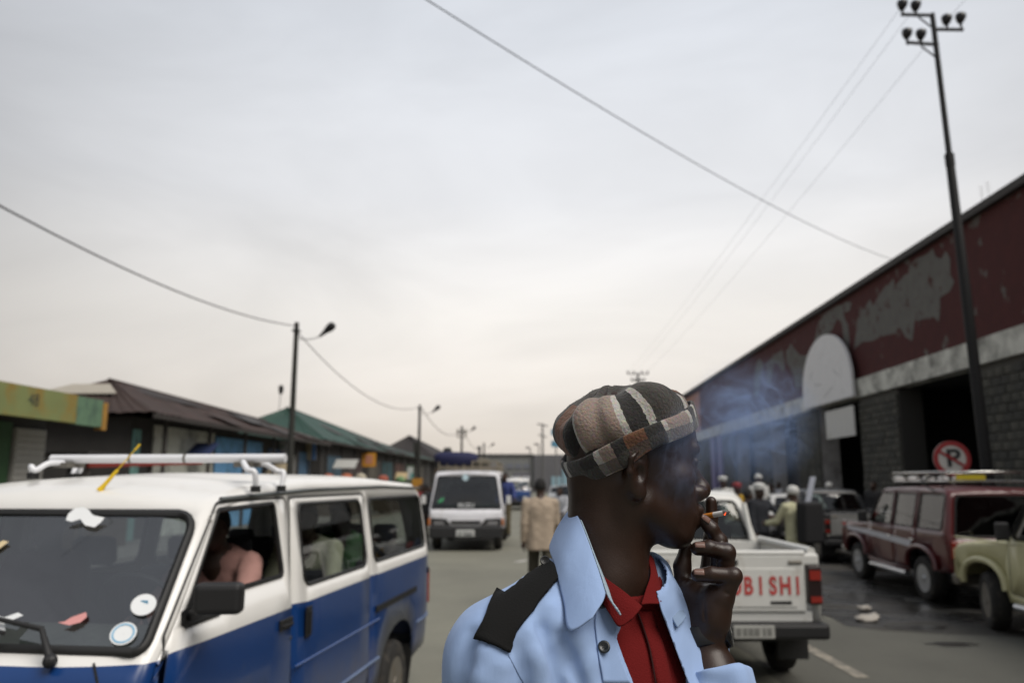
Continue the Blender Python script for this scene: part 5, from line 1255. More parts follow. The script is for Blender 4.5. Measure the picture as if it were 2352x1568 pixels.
# ---------------- pickup seen from behind
def make_pickup(name, label, word, paint, cabmat=None, gate=None):
    t = thing(name, label, 'pickup')
    cabp = cabmat or paint
    prof = fillet([(1.62, 0.62), (1.60, 1.08), (1.78, 1.55), (1.92, 1.62), (2.8, 1.62), (2.95, 1.585), (3.45, 1.10), (4.45, 1.02), (4.55, 0.95), (4.58, 0.5)], [0, .05, .08, .15, .2, .08, .06, .1, .06, 0], seg=4)
    def hw(x, z):
        w = 0.80
        if z > 1.05: w -= 0.26 * (z - 1.05)
        return w
    S = Shell(prof, hw, r=0.07, crown=0.02, bow=0.03, step=0.18)
    bottom = [(4.5, 0.5), (4.35, 0.42)] + arch(3.85, 0.42, 0.42, 0.34) + [(3.3, 0.40), (1.66, 0.40)]
    w1 = fillet([(3.28, 1.10), (2.0, 1.10), (2.06, 1.52), (2.86, 1.52)], 0.05, True)
    d1 = fillet([(3.30, 0.5), (1.9, 0.48), (1.9, 1.58), (2.9, 1.58), (3.30, 1.08)], 0.04, True)
    r0, r1 = S.s_at(1.615, 1.13, 0, .4), S.s_at(1.765, 1.51, 0, .4)
    rw = fillet([(r0, -0.94), (r1, -0.92), (r1, 0.92), (r0, 0.94)], 0.05, True)
    sb, stp = S.s_at(3.42, 1.13), S.s_at(3.0, 1.54)
    ws = rrect(stp, sb, -0.93, 0.93, 0.05)
    out = S.build(t, cabp, bottom, [w1], [('door', d1)], [rw, ws], sp=0.25)
    for sg in (1, -1):
        S.window(out[('door', sg)][0], w1, 'side', CLEAR, sg=sg)
        wheel(t, 3.85, sg * 0.68, 0.33, 0.2, side=sg); wheel(t, 0.75, sg * 0.66, 0.33, 0.2, side=sg)
        m = MB().box((3.1, sg * 0.93, 1.14), (0.08, 0.16, 0.14)).obj('mirror', PLASTIC, t); bevel(m, 0.02)
    S.window(t, rw, 'top', glass('cab_glass', (0.34, 0.42, 0.40)), name='rear_screen', seal=0.014); S.window(t, ws, 'top', CLEAR, name='windscreen')
    for q in (-0.36, 0.36): MB().tube([S.top(r0, q, 0.0), S.top(r1, q, 0.0)], 0.014, 6).obj('screen_bar', BLACK, t)
    # load bed
    for sg in (1, -1):
        v2 = [(0.02, 0.52), (0.02, 1.04), (0.05, 1.10), (1.58, 1.10), (1.58, 0.48), (1.22, 0.46)] + arch(0.75, 0.46, 0.42, 0.34) + [(0.2, 0.50)]
        o = panel('bed_side', v2, lambda x, z: (x, sg * (0.80 - 0.03 * max(0, z - 0.95)), z), paint, t, sp=0.3, flip=sg > 0); solidify(o, 0.05, 0)
        rl = MB().tube([(0.04, sg * 0.775, 1.115), (1.58, sg * 0.775, 1.115)], 0.038, 8).obj('bed_rail', paint, t, sm=60)
        lp = MB().bb(-0.045, 0.10, sg * 0.70, sg * 0.825, 0.68, 1.0).obj('tail_lamp', M('lamp_body', (0.02, 0.01, 0.01), 0.3), t, bev=0.015)
        MB().bb(-0.055, 0.0, sg * 0.715, sg * 0.815, 0.885, 0.965).obj('brake_lens', TAILRED, lp); MB().bb(-0.055, 0.0, sg * 0.715, sg * 0.815, 0.70, 0.75).obj('reverse_lens', TAILRED, lp)
        MB().bb(0.33, 0.36, sg * 0.52, sg * 0.80, 0.17, 0.50).obj('mud_flap', BLACK, t)
        MB().tube([(1.60, sg * 0.70, 1.10), (1.72, sg * 0.66, 1.48)], 0.03, 8).obj('hoop_post', paint, t)
        MB().bb(-0.02, 0.06, sg * 0.66, sg * 0.82, 1.0, 1.10).obj('bed_corner', paint, t, bev=0.02)
        MB().tube([(-0.015, sg * 0.66, 1.03), (-0.015, sg * 0.54, 1.03)], 0.02, 8).obj('latch', STEEL, t)
    MB().bb(0.06, 1.56, -0.76, 0.76, 0.52, 0.57).obj('bed_floor', STEEL, t)
    MB().bb(1.52, 1.57, -0.76, 0.76, 0.57, 1.10).obj('bed_headboard', paint, t)
    tg = MB().bb(-0.02, 0.03, -0.685, 0.685, 0.62, 1.09).obj('tailgate', gate or paint, t, bev=0.012)
    MB().bb(-0.028, -0.018, -0.60, 0.60, 0.66, 0.98).obj('pressed_panel', gate or paint, tg, bev=0.01)
    MB().tube([(-0.0, -0.69, 1.105), (-0.0, 0.69, 1.105)], 0.025, 8).obj('gate_cap', paint, tg)
    MB().box((-0.035, 0.0, 1.03), (0.03, 0.16, 0.045)).obj('gate_handle', BLACK, tg, bev=0.008)
    RED = M('red_letters', (0.42, 0.045, 0.04), 0.6, var=0.25, dirt=(0.50, 0.40, 0.36), dirt_scale=14, dirt_lo=0.60, dirt_hi=0.68)
    lt = part_empty('lettering', t)
    for i_, ch_ in enumerate(word):
        yc = -0.610 + 0.111 * (len(word) - 1 - i_) if len(word) > 7 else 0.40 - 0.16 * i_
        text_part('letter', ch_, 0.205, RED, lt, (-0.031, yc, 0.83), (PI / 2, 0, -PI / 2), 0.74, 0.002, 0.006)
    MB().bb(-0.032, -0.028, -0.55, -0.36, 0.685, 0.71).obj('badge', PLASTIC, tg)
    MB().bb(0.0, 0.1, -0.74, 0.74, 0.52, 0.62).obj('rear_valance', paint, t, bev=0.01)
    bm_ = MB().bb(-0.16, 0.02, -0.835, 0.835, 0.415, 0.545).obj('rear_bumper', PLASTIC, t, bev=0.03)
    pl = MB().bb(-0.172, -0.16, -0.34, 0.02, 0.43, 0.535).obj('number_plate', M('plate_grey', (0.34, 0.34, 0.32), 0.5, var=0.2), t, bev=0.005)
    pr = MB()
    for k, wd in enumerate((0.035, 0.02, 0.04, 0.04, 0.035, 0.04)): pr.bb(-0.176, -0.17, -0.31 + k * 0.053, -0.31 + k * 0.053 + wd, 0.455, 0.512)
    pr.obj('plate_print', M('plate_print2', (0.16, 0.16, 0.15), 0.6), pl)['kind'] = 'stuff'
    MB().bb(0.1, 4.3, -0.45, 0.45, 0.36, 0.5).obj('chassis', DARKINT, t)
    MB().tube([(0.75, -0.6, 0.33), (0.75, 0.6, 0.33)], 0.05, 8).obj('axle', DARKINT, t)
    for sg in (1, -1): seat(t, 2.35, sg * 0.36, 0.75, 0.5, 0.5)
    MB().bb(3.0, 3.4, -0.65, 0.65, 0.8, 1.08).obj('dashboard', DARKINT, t, bev=0.04)
    return t, S

# ---------------- ordinary hatchback / saloon for the distance
def make_car(name, label, paint, wagon=True):
    t = thing(name, label, 'car')
    rear = [(-1.9, 0.45), (-1.95, 0.85), (-1.75, 1.05), (-1.45, 1.42)] if wagon else [(-2.0, 0.45), (-2.03, 0.88), (-1.45, 0.93), (-0.95, 1.35)]
    prof = fillet(rear + [(-0.6, 1.47), (0.15, 1.45), (0.85, 0.95), (1.8, 0.82), (1.98, 0.62), (1.98, 0.40)], [0, .08, .06, .1, .3, .15, .1, .15, .1, 0], seg=4)
    def hw(x, z): return 0.80 - (0.30 * (z - 0.9) if z > 0.9 else 0)
    S = Shell(prof, hw, r=0.08, crown=0.02, bow=0.06, step=0.22)
    bottom = [(1.88, 0.42), (1.7, 0.36)] + arch(1.2, 0.34, 0.38, 0.32) + [(0.7, 0.28), (-0.8, 0.28)] + arch(-1.25, 0.34, 0.38, 0.32) + [(-1.75, 0.4)]
    wf = fillet([(0.68, 0.95), (-0.22, 0.95), (-0.22, 1.36), (0.12, 1.36)], 0.04, True)
    wr = fillet([(-0.32, 0.95), (-1.35, 0.95), (-1.2, 1.36), (-0.32, 1.36)], 0.05, True) if wagon else fillet([(-0.32, 0.95), (-1.15, 0.95), (-0.9, 1.28), (-0.32, 1.36)], 0.05, True)
    d1 = fillet([(0.78, 0.36), (-0.27, 0.36), (-0.27, 1.40), (0.10, 1.40), (0.74, 0.93)], 0.05, True)
    sb, stp = S.s_at(0.80, 0.985), S.s_at(0.22, 1.40)
    a, b = (S.s_at(-1.70, 1.10, 0, .5), S.s_at(-1.47, 1.39, 0, .5)) if wagon else (S.s_at(-1.40, 0.97, 0, .5), S.s_at(-1.0, 1.31, 0, .5))
    ws, rw = rrect(stp, sb, -0.92, 0.92, 0.05), rrect(a, b, -0.9, 0.9, 0.05)
    out = S.build(t, paint, bottom, [wf, wr], [('door', d1)], [ws, rw], sp=0.3)
    for sg in (1, -1):
        S.window(out[('door', sg)][0], wf, 'side', TINTED, sg=sg); S.window(t, wr, 'side', TINTED, name='rear_window', sg=sg)
        wheel(t, 1.2, sg * 0.70, 0.3, 0.18, side=sg); wheel(t, -1.25, sg * 0.70, 0.3, 0.18, side=sg)
        MB().bb(-2.02, -1.85, sg * 0.55, sg * 0.76, 0.66, 0.84).obj('tail_lamp', TAILRED, t, bev=0.02)
        MB().bb(1.82, 1.99, sg * 0.42, sg * 0.70, 0.60, 0.74).obj('headlamp', LENS, t, bev=0.02)
        MB().box((0.62, sg * 0.88, 1.0), (0.08, 0.14, 0.1)).obj('mirror', PLASTIC, t, bev=0.02)
    S.window(t, ws, 'top', CLEAR, name='windscreen'); S.window(t, rw, 'top', TINTED, name='rear_screen')
    MB().bb(1.9, 2.06, -0.74, 0.74, 0.36, 0.52).obj('front_bumper', PLASTIC, t, bev=0.04); MB().bb(-2.08, -1.9, -0.74, 0.74, 0.36, 0.54).obj('rear_bumper', PLASTIC, t, bev=0.04)
    MB().bb(-1.7, 1.7, -0.55, 0.55, 0.26, 0.4).obj('underbody', DARKINT, t)
    for sg in (1, -1): seat(t, -0.1, sg * 0.34, 0.5, 0.45, 0.5)
    return t
# ------------------------------------------------------------------ placing the vehicles
def face(o, x, y, heading):
    """heading: degrees, direction of the vehicle's nose, 0 = away from the camera, 180 = towards it, +90 = to the right"""
    o.location = (x, y, 0); o.rotation_euler = (0, 0, PI / 2 - RAD(heading)); return o
VAN = make_minibus()
# left flank runs through the measured line; nose towards the camera
VH = 180 + 7.53
_u = Vector((math.sin(RAD(7.53)), math.cos(RAD(7.53)), 0)); _a = Vector((-1.2776, 3.1176, 0)); _n = Vector((_u.y, -_u.x, 0))
_o = _a - _n * 0.84
face(VAN, _o.x, _o.y, VH)
COACH, COACH_S = make_coach(); face(COACH, -1.22, 21.6, 180 + 1.5)
WHITEPU = M('pickup_white', (0.60, 0.60, 0.575), 0.42, var=0.06, coat=0.2, dirt=(0.40, 0.37, 0.31), dirt_scale=5, dirt_lo=0.55, dirt_hi=0.8)
PU, _ = make_pickup('pickup_truck', 'white pickup with red tailgate lettering right behind the raised hand', 'MITSUBISHI', WHITEPU); face(PU, 1.955, 7.45, 0); PU.scale = (1, 1, 1.05)
REDP = M('maroon_paint', (0.085, 0.008, 0.009), 0.35, coat=0.5, var=0.15)
WAG, _ = make_wagon('off_road_wagon', 'maroon off-road wagon with chrome roof rack and silver side stripe', REDP); face(WAG, 7.27, 14.0, 4.0); WAG.scale = (1.08, 1.05, 0.97)
CREAM = M('cream_paint', (0.50, 0.475, 0.27), 0.45, coat=0.2, var=0.06)
CWAG, _ = make_wagon('off_road_wagon', 'cream off-road wagon cut off by the right edge of the photo', CREAM, rack=False, stripe=False, rim=STEEL, turn=RAD(-16)); face(CWAG, 6.66, 8.92, 2.0)
GREYPU = M('dull_grey_paint', (0.24, 0.24, 0.23), 0.5)
DARKP = M('dark_car_paint', (0.014, 0.015, 0.017), 0.35, coat=0.3)
PU2, _ = make_pickup('pickup_truck', 'dark-cabbed pickup with pale tailgate parked ahead of the maroon wagon', 'TOYOTA', DARKP, DARKP, GREYPU); face(PU2, 7.72, 18.0, 2)
WC = make_car('hatchback_car', 'white hatchback parked beyond the people by the stone building', M('white_car_paint', (0.68, 0.68, 0.66), 0.4, coat=0.3)); face(WC, 8.1, 23.5, 14)
DC = make_car('saloon_car', 'dark grey car far down the street behind the man in the beige jacket', M('grey_car_paint', (0.10, 0.105, 0.115), 0.35, coat=0.4)); face(DC, 3.3, 44, 182); DC.scale = (1, 1, 1.12)
SC = make_car('saloon_car', 'silver saloon farthest down the street beside the dark grey car', M('silver_car_paint', (0.40, 0.41, 0.42), 0.35, 0.3, coat=0.4), wagon=False); face(SC, 3.6, 62, 183)
FAR = copy_tree(VAN); tag(FAR, 'small blue and white minibus far down the street past the truck-fronted one', 'minibus'); face(FAR, 0.30, 52, 183)
FAR.scale = (1, 1, 1.08)
# ------------------------------------------------------------------ people in the background
SKIN = M('dark_skin', (0.045, 0.024, 0.016), 0.5, var=0.2, scale=12)
HAIR = M('black_hair', (0.008, 0.007, 0.007), 0.8, var=0.3, bump=0.5, bscale=200)
def cloth(name, c, **k): return M(name, c, 0.9, var=0.15, scale=9, bump=0.25, bscale=30, **k)
def rotx(v, a):   # swing forward by a (about local X), forward is +Y
    return np.array([v[0], v[1] * math.cos(a) + -v[2] * math.sin(a) * 1.0, v[2] * math.cos(a) + v[1] * math.sin(a)])
def person(label, loc, rotz, h=1.72, top=None, legs=None, shoe=None, hat=None, hatcol=None, legsw=(0.0, 0.0), knee=(0.1, 0.1), arms=((0, 0.08, 0.15), (0, 0.08, 0.15)), sit=False, lean=0.0, coat=0.0, robe=False, vox=0.018, head_turn=0.0, base_z=0.0, wide=1.0, hair=True, lower=True):
    """standing, walking or seated figure facing local +Y; arms: (swing, out, elbow) for left, right"""
    t = thing('person', label, 'person', (loc[0], loc[1], base_z), rotz)
    s = h / 1.72; A = np.array
    pel = A([0, 0, 0.93 * s]) if not sit else A([0, 0, 0.12 * s])
    J = {}
    def torso(p):  # lean forward
        q = A(p, float) - pel; return pel + A([q[0], q[1] * math.cos(lean) + q[2] * math.sin(lean), q[2] * math.cos(lean) - q[1] * math.sin(lean)])
    chest = torso(pel + A([0, 0.0, 0.34 * s])); neck = torso(pel + A([0, -0.01, 0.55 * s])); head = torso(pel + A([0, 0.03, 0.70 * s]))
    ca, sa = math.cos(head_turn), math.sin(head_turn)
    HR = A([[ca, sa, 0], [-sa, ca, 0], [0, 0, 1]])
    hd = lambda x, y, z: head + (HR.T @ A([x, y, z])) * s
    limbs = []
    for k, sg in enumerate((-1, 1)):
        sh = torso(pel + A([sg * 0.185 * s * wide, 0, 0.49 * s])); sw, out, eb = arms[k]
        d = A([sg * math.sin(out), math.sin(sw) * math.cos(out), -math.cos(sw) * math.cos(out)]); el = sh + d * 0.29 * s
        d2 = A([sg * math.sin(out) * 0.4, math.sin(sw + eb), -math.cos(sw + eb)]); d2 /= np.linalg.norm(d2); wr = el + d2 * 0.25 * s
        J['arm%d' % k] = (sh, el, wr, d2)
        hip = pel + A([sg * 0.095 * s, 0, -0.04 * s])
        if sit: kn = hip + A([sg * 0.04, 0.43 * s, 0.02]); an = kn + A([0, 0.04, -0.40 * s])
        else:
            a = legsw[k]; kn = hip + A([0, math.sin(a), -math.cos(a)]) * 0.43 * s; b = a - knee[k]; an = kn + A([0, math.sin(b), -math.cos(b)]) * 0.40 * s
        J['leg%d' % k] = (hip, kn, an)
    lo_z = min(J['leg0'][2][2], J['leg1'][2][2]) - 0.075 * s
    if not sit: t.location.z = base_z - lo_z
    pts = np.array([neck, head, chest, pel] + [p for q in ('arm0', 'arm1', 'leg0', 'leg1') for p in J[q][:3]])
    lo, hi = pts.min(0) - 0.22 * s, pts.max(0) + 0.24 * s
    def f_body(P):
        d = sd_ell(P, hd(0, -0.012, 0.03), A([0.076, 0.096, 0.105]) * s, HR.T)
        d = smin(d, sd_ell(P, hd(0, 0.035, -0.035), A([0.06, 0.062, 0.085]) * s, HR.T), 0.02)
        d = smin(d, sd_cap(P, hd(0, 0.10, 0.0), hd(0, 0.115, -0.03), 0.008 * s, 0.014 * s), 0.012)
        d = smin(d, sd_ell(P, hd(0, 0.085, -0.065), A([0.026, 0.02, 0.022]) * s, HR.T), 0.014)
        for sg in (-1, 1):
            d = smin(d, sd_ell(P, hd(sg * 0.08, -0.005, -0.005), A([0.012, 0.02, 0.032]) * s, HR.T), 0.008)
            d = smax(d, -sd_ell(P, hd(sg * 0.033, 0.098, 0.01), A([0.015, 0.012, 0.01]) * s), 0.008)
        d = smin(d, sd_cap(P, hd(0, -0.03, -0.05), neck, 0.055 * s, 0.062 * s), 0.03)
        d = smin(d, sd_cap(P, neck - A([0, 0, .06]), pel, 0.09 * s, 0.10 * s), 0.04)
        for q in ('arm0', 'arm1'):
            sh, el, wr, d2 = J[q]; d = smin(d, sd_cap(P, sh, el, 0.046 * s, 0.038 * s), 0.03); d = smin(d, sd_cap(P, el, wr, 0.037 * s, 0.026 * s), 0.02)
            d = smin(d, sd_cap(P, wr, wr + d2 * 0.075 * s, 0.026 * s, 0.034 * s), 0.015)
        for q in ('leg0', 'leg1'):
            hp, kn, an = J[q]; d = smin(d, sd_cap(P, hp, kn, 0.078 * s, 0.052 * s), 0.03); d = smin(d, sd_cap(P, kn, an, 0.05 * s, 0.036 * s), 0.02)
        return d
    V, F = surface_nets(f_body, lo, hi, vox)
    mb = MB()
    for q, sg in (('arm0', -1), ('arm1', 1)):      # fingers: four and a thumb, unequal and slightly curled
        sh, el, wr, d2 = J[q]; c = wr + d2 * 0.085 * s; side = np.cross(d2, A([1.0, 0, 0])); side = side / max(1e-6, np.linalg.norm(side)); inw = A([-sg * 1.0, 0, 0])
        for k, L_ in enumerate((0.062, 0.074, 0.070, 0.054)):
            b0 = c + side * (k - 1.5) * 0.019 * s; m_ = b0 + d2 * L_ * 0.55 * s + inw * 0.006; e_ = m_ + d2 * L_ * 0.4 * s + inw * 0.02
            mb.tube([b0 - d2 * 0.02, b0, m_, e_], [0.009, 0.0095, 0.0085, 0.006], 6)
        b0 = wr + d2 * 0.03 * s - side * 0.025 * s; mb.tube([b0, b0 + d2 * 0.03 - side * 0.022, b0 + d2 * 0.062 - side * 0.026], [0.012, 0.011, 0.007], 6)
    nV = len(V); fv = np.array(mb.v); me = bpy.data.meshes.new('body')
    me.from_pydata([tuple(v) for v in V] + [tuple(v) for v in fv], [], [tuple(int(i) for i in f) for f in F] + [tuple(i + nV for i in f) for f in mb.f])
    me.polygons.foreach_set('use_smooth', [True] * len(me.polygons)); me.update(); me.materials.append(SKIN)
    mesh_obj('body', None, None, None, t, mesh=me)
    def f_top(P):
        d = sd_ell(P, chest + A([0, -0.005, 0.05 * s]), A([0.185 * wide, 0.125, 0.20]) * s)
        low = pel + A([0, 0, (-0.02 - coat) * s]); wid = 0.125 + 0.03 * bool(coat)
        for sg in (-1, 1):
            d = smin(d, sd_cap(P, chest + A([sg * 0.07 * s, 0, 0.05]), low + A([sg * 0.06 * s, 0, 0]), 0.115 * s, wid * s), 0.05)
            d = smin(d, sd_cap(P, neck - A([0, 0, 0.035 * s]), torso(pel + A([sg * 0.18 * s * wide, 0, 0.485 * s])), 0.062 * s, 0.062 * s), 0.04)
        for q in ('arm0', 'arm1'):
            sh, el, wr, d2 = J[q]; d = smin(d, sd_cap(P, sh, el, 0.066 * s, 0.056 * s), 0.03); d = smin(d, sd_cap(P, el, wr - d2 * 0.01, 0.056 * s, 0.045 * s), 0.015)
        d = smax(d, low[2] - 0.02 * s - P[:, 2], 0.01)
        d = d + 0.006 * vnoise(P, 16, 3) + 0.004 * vnoise(P * A([2.2, 2.2, .7]), 22, 5)
        d = smax(d, -sd_cap(P, neck + A([0, 0.01, 0.0]), neck + A([0, 0.02, 0.1]), 0.064 * s), 0.01)
        return d
    V, F = surface_nets(f_top, lo, hi, vox); np_mesh('jacket' if coat else 'shirt', V, F, top, t)
    if lower:
        def f_leg(P):
            d = sd_ell(P, pel + A([0, 0, 0.0]), A([0.16, 0.115, 0.11]) * s)
            for q in ('leg0', 'leg1'):
                hp, kn, an = J[q]; d = smin(d, sd_cap(P, hp, kn, 0.098 * s, 0.075 * s), 0.03); d = smin(d, sd_cap(P, kn, an + A([0, 0, 0.02]), 0.075 * s, 0.066 * s), 0.02)
            if robe: d = smin(d, sd_cap(P, pel, A([0, 0, lo_z + 0.25]), 0.15 * s, 0.20 * s), 0.05)
            return d + 0.006 * vnoise(P * A([1.6, 1.6, .6]), 18, 9)
        V, F = surface_nets(f_leg, lo, hi, vox); np_mesh('robe' if robe else 'trousers', V, F, legs, t)
        for q in ('leg0', 'leg1'):
            an = J[q][2]; mb = MB(); mb.tube([an + A([0, -0.07, -0.03]) * s, an + A([0, 0.02, -0.03]) * s, an + A([0, 0.12, -0.045]) * s, an + A([0, 0.18, -0.05]) * s], [0.036 * s, 0.048 * s, 0.04 * s, 0.022 * s], 10).box(tuple(an + A([0, 0.055, -0.067]) * s), (0.08 * s, 0.25 * s, 0.018)); mb.obj('shoe', shoe or M('dark_shoe', (0.02, 0.018, 0.016), 0.5), t, sm=50)
    def f_hair(P):
        d = sd_ell(P, hd(0, -0.016, 0.036), A([0.083, 0.102, 0.110]) * s, HR.T)
        q = (P - hd(0, 0, 0)) @ HR.T
        return smax(d, (0.035 * s + np.clip(q[:, 1], -0.02, 0.2) * 0.55 - 0.06 * s * (q[:, 1] < -0.02) * np.clip(-q[:, 1] * 16, 0, 1)) - q[:, 2], 0.01) + 0.003 * vnoise(P, 60, 2)
    if hat is None and hair:
        V, F = surface_nets(f_hair, hd(0, 0, 0) - 0.17, hd(0, 0, 0) + 0.19, vox * 0.7); np_mesh('hair', V, F, HAIR, t)
    elif hat == 'cap':
        mb = MB(); c = hd(0, -0.01, 0.06); q = HR.T
        mb.lathe([(0.097 * s, -0.02), (0.10 * s, 0.02), (0.113 * s, 0.05), (0.10 * s, 0.075), (0.04 * s, 0.095), (0.002, 0.098)], c, 'Z', 18)
        o = mb.obj('cap', hatcol, t, sm=50)
        MB().grid([[hd(0.088 * math.sin(a) * r_, 0.075 + 0.02 * 0 + (0.065 * math.cos(a)) * (r_ - 0.35), 0.045 - 0.02 * (r_ - .6)) for a in np.linspace(-1.2, 1.2, 9)] for r_ in (0.6, 1.0, 1.25)]).obj('visor', M('cap_visor', (0.02, 0.02, 0.025), 0.3), o)
    elif hat == 'wrap':
        def f_w(P):
            d = sd_ell(P, hd(0, -0.015, 0.06), A([0.098, 0.115, 0.10]) * s, HR.T); q = (P - hd(0, 0, 0)) @ HR.T
            d = smax(d, 0.02 * s + 0.4 * np.clip(q[:, 1], -.1, .2) - q[:, 2], 0.02)
            return d + 0.005 * np.sin(q[:, 2] * 170 + 2 * q[:, 0] * 40)
        V, F = surface_nets(f_w, hd(0, 0, 0) - 0.2, hd(0, 0, 0) + 0.2, 0.012); np_mesh('head_wrap', V, F, hatcol, t)
    return t
BEIGE = cloth('beige_tweed', (0.36, 0.29, 0.22)); OLIVE = cloth('olive_trousers', (0.055, 0.05, 0.035)); NAVY = cloth('navy_uniform', (0.014, 0.016, 0.022)); WHITEC = cloth('white_cotton', (0.58, 0.58, 0.56))
DKT = cloth('dark_trousers', (0.02, 0.02, 0.022)); GREYS = cloth('grey_shirt', (0.34, 0.35, 0.38)); PINKS = cloth('dusty_pink_shirt', (0.36, 0.20, 0.175)); CREAMC = cloth('cream_cotton', (0.46, 0.45, 0.30)); BROWN = cloth('brown_jacket', (0.07, 0.045, 0.035)); BLUEC = cloth('blue_overall', (0.03, 0.045, 0.16)); YELC = cloth('yellow_shirt', (0.45, 0.27, 0.02)); REDC = cloth('red_shirt', (0.25, 0.03, 0.03)); DPUR = cloth('plum_top', (0.06, 0.018, 0.035)); DBLU = cloth('dark_blue_wrap', (0.03, 0.045, 0.10))
p = at(1241, 1112, 12.3)
person('man in a beige tweed jacket walking away down the road', (p.x, 12.3), 0.05, 1.80, BEIGE, OLIVE, legsw=(0.28, -0.22), knee=(0.15, 0.35), arms=((-0.12, 0.10, 0.25), (0.18, 0.10, 0.35)), coat=0.13, wide=1.12)
p = at(1287, 1150, 22); person('person in a grey shirt standing beyond the beige jacket', (p.x, 22), 2.6, 1.62, GREYS, DKT, arms=((0.3, 0.15, 0.8), (0.1, 0.1, 0.4)))
p = at(1160, 1120, 23.6); person('helper in blue overalls leaning from the side of the truck-fronted minibus', (p.x, 23.4), PI - 0.2, 1.75, BLUEC, cloth('khaki_trousers', (0.12, 0.10, 0.06)), arms=((0.5, 0.4, 0.5), (0.1, 0.1, 0.3)), base_z=0.25)
for k, (px, Y, c, l) in enumerate(((976, 24, DKT, 'dark figure standing by the shops just past the minibus rear corner'), (966, 30, REDC, 'figure in dark red by the shops behind the minibus rear'), (984, 34, NAVY, 'figure in navy farther along the shopfronts'))):
    p = at(px, 1120, Y); person(l, (p.x, Y), 2.0 + k, 1.68 - 0.05 * k, c, DKT, vox=0.024)
p = at(1741, 1120, 14.6); person('officer in dark uniform and white cap between pickup and hatchback', (p.x, 14.6), PI + 0.5, 1.70, NAVY, NAVY, hat='cap', hatcol=WHITEC, arms=((0.9, 0.15, 1.1), (0.1, 0.12, 0.3)), wide=1.05)
p = at(1716, 1140, 15.6); person('bareheaded person in brown reaching beside the officer', (p.x, 15.6), -1.2, 1.60, BROWN, DKT, arms=((0.6, 0.2, 1.0), (0.8, 0.2, 0.7)))
p = at(1694, 1130, 19); person('person in yellow behind the pickup cab', (p.x, 19), 2.5, 1.70, YELC, DKT, hat='cap', hatcol=REDC, vox=0.024)
p = at(1662, 1130, 21.0); person('person in a white cap seen over the pickup roof', (p.x, 21), 2.5, 1.86, WHITEC, DKT, hat='cap', hatcol=WHITEC, vox=0.024)
p = at(1742, 1105, 23.5); person('person in a tall white headcloth behind the officer', (p.x, 23.5), 3.0, 1.93, WHITEC, DKT, hat='wrap', hatcol=WHITEC, vox=0.024)
p = at(1822, 1122, 13.6); PW = person('person in cream robe and white headwrap with a black pack', (p.x, 13.6), 0.35, 1.66, CREAMC, CREAMC, hat='wrap', hatcol=WHITEC, robe=True, arms=((0.5, 0.25, 0.9), (0.5, 0.35, 0.8)), wide=1.1)
bk = MB().box((0, 0, 0.30), (0.40, 0.24, 0.66)).obj('backpack', M('black_canvas', (0.010, 0.010, 0.012), 0.85)); bevel(bk, 0.05, 3); bk.location = (p.x + 0.15, 13.36, 0.84); bk.rotation_euler = (0.05, 0, 0.35); tag(bk, 'big black pack on the back of the person in the cream robe', 'pack')
# white plank held up beside the robe
a, b = at(1853, 1168, 13.9), at(1868, 1094, 13.9)
o = MB().hexa([a + Vector(v) for v in ((-0.045, 0, 0), (0.045, 0, 0), (0.045, 0.03, 0), (-0.045, 0.03, 0))] + [b + Vector(v) for v in ((-0.045, 0, 0), (0.045, 0, 0), (0.045, 0.03, 0), (-0.045, 0.03, 0))]).obj('plank', M('pale_plank', (0.45, 0.48, 0.56), 0.6)); tag(o, 'pale plank held upright beside the person in the cream robe', 'plank')
# people by the dark openings
p = at(2008, 1140, 21.5); person('shadowy figure in black standing before the dark doorway', (p.x, 21.5), 2.4, 1.78, DKT, DKT, vox=0.024, base_z=0.0)
for k, (px, py, Y, hh, top_, leg_, hc_, l) in enumerate(((1772, 1128, 27, 1.72, DKT, DKT, None, 'figure in black by the wall above the officer'), (1858, 1130, 26, 1.70, BROWN, DKT, None, 'figure in brown by the dark doorway behind the plank'),
      (1682, 1126, 29, 1.76, DBLU, DKT, None, 'figure in dark blue far behind the pickup cab'), (1905, 1135, 24.5, 1.70, NAVY, DKT, WHITEC, 'figure in navy and white headcloth by the warehouse door'), (1728, 1124, 32, 1.74, REDC, DKT, None, 'figure in red farthest along the warehouse wall'), (1790, 1126, 33, 1.72, GREYS, DKT, None, 'figure in grey farthest along by the stone piers'))):
    p = at(px, py, Y); person(l, (p.x, Y), 1.5 + k * 1.3, hh, top_, leg_, hat='wrap' if hc_ else None, hatcol=hc_, vox=0.028, arms=((0.3 * (k % 3), 0.12, 0.3 + 0.2 * k), (0.2, 0.1, 0.5)))
# people in the near minibus: local coordinates of the van -> world
def in_van(x, y, z): return VAN.matrix_basis @ Vector((x, y, z))
VZ = VAN.rotation_euler.z
def rider(label, x, y, z, top, turn=0.0, **k):
    q = in_van(x, y, z); return person(label, (q.x, q.y), VZ - PI / 2 + turn, k.pop('h', 1.66), top, DKT, sit=True, base_z=z - 0.02, **k)
rider('driver in a dusty pink shirt bending forward at the minibus wheel', -1.24, 0.46, 0.86, PINKS, 0.0, lean=0.34, arms=((0.9, 0.25, 0.3), (0.9, 0.1, 0.3)), vox=0.014, h=1.6)
rider('passenger in plum at the left of the minibus windscreen', -0.92, -0.42, 0.84, DPUR, 0.0, lean=-0.1, arms=((0.4, 0.15, 1.0), (0.4, 0.15, 1.0)), h=1.6)
rider('passenger in pale olive leaning at the minibus sliding window', -2.34, 0.50, 0.84, cloth('pale_olive_shirt', (0.34, 0.34, 0.25)), 0.0, lean=0.30, arms=((0.5, 0.15, 1.2), (0.6, 0.1, 1.0)), h=1.6)
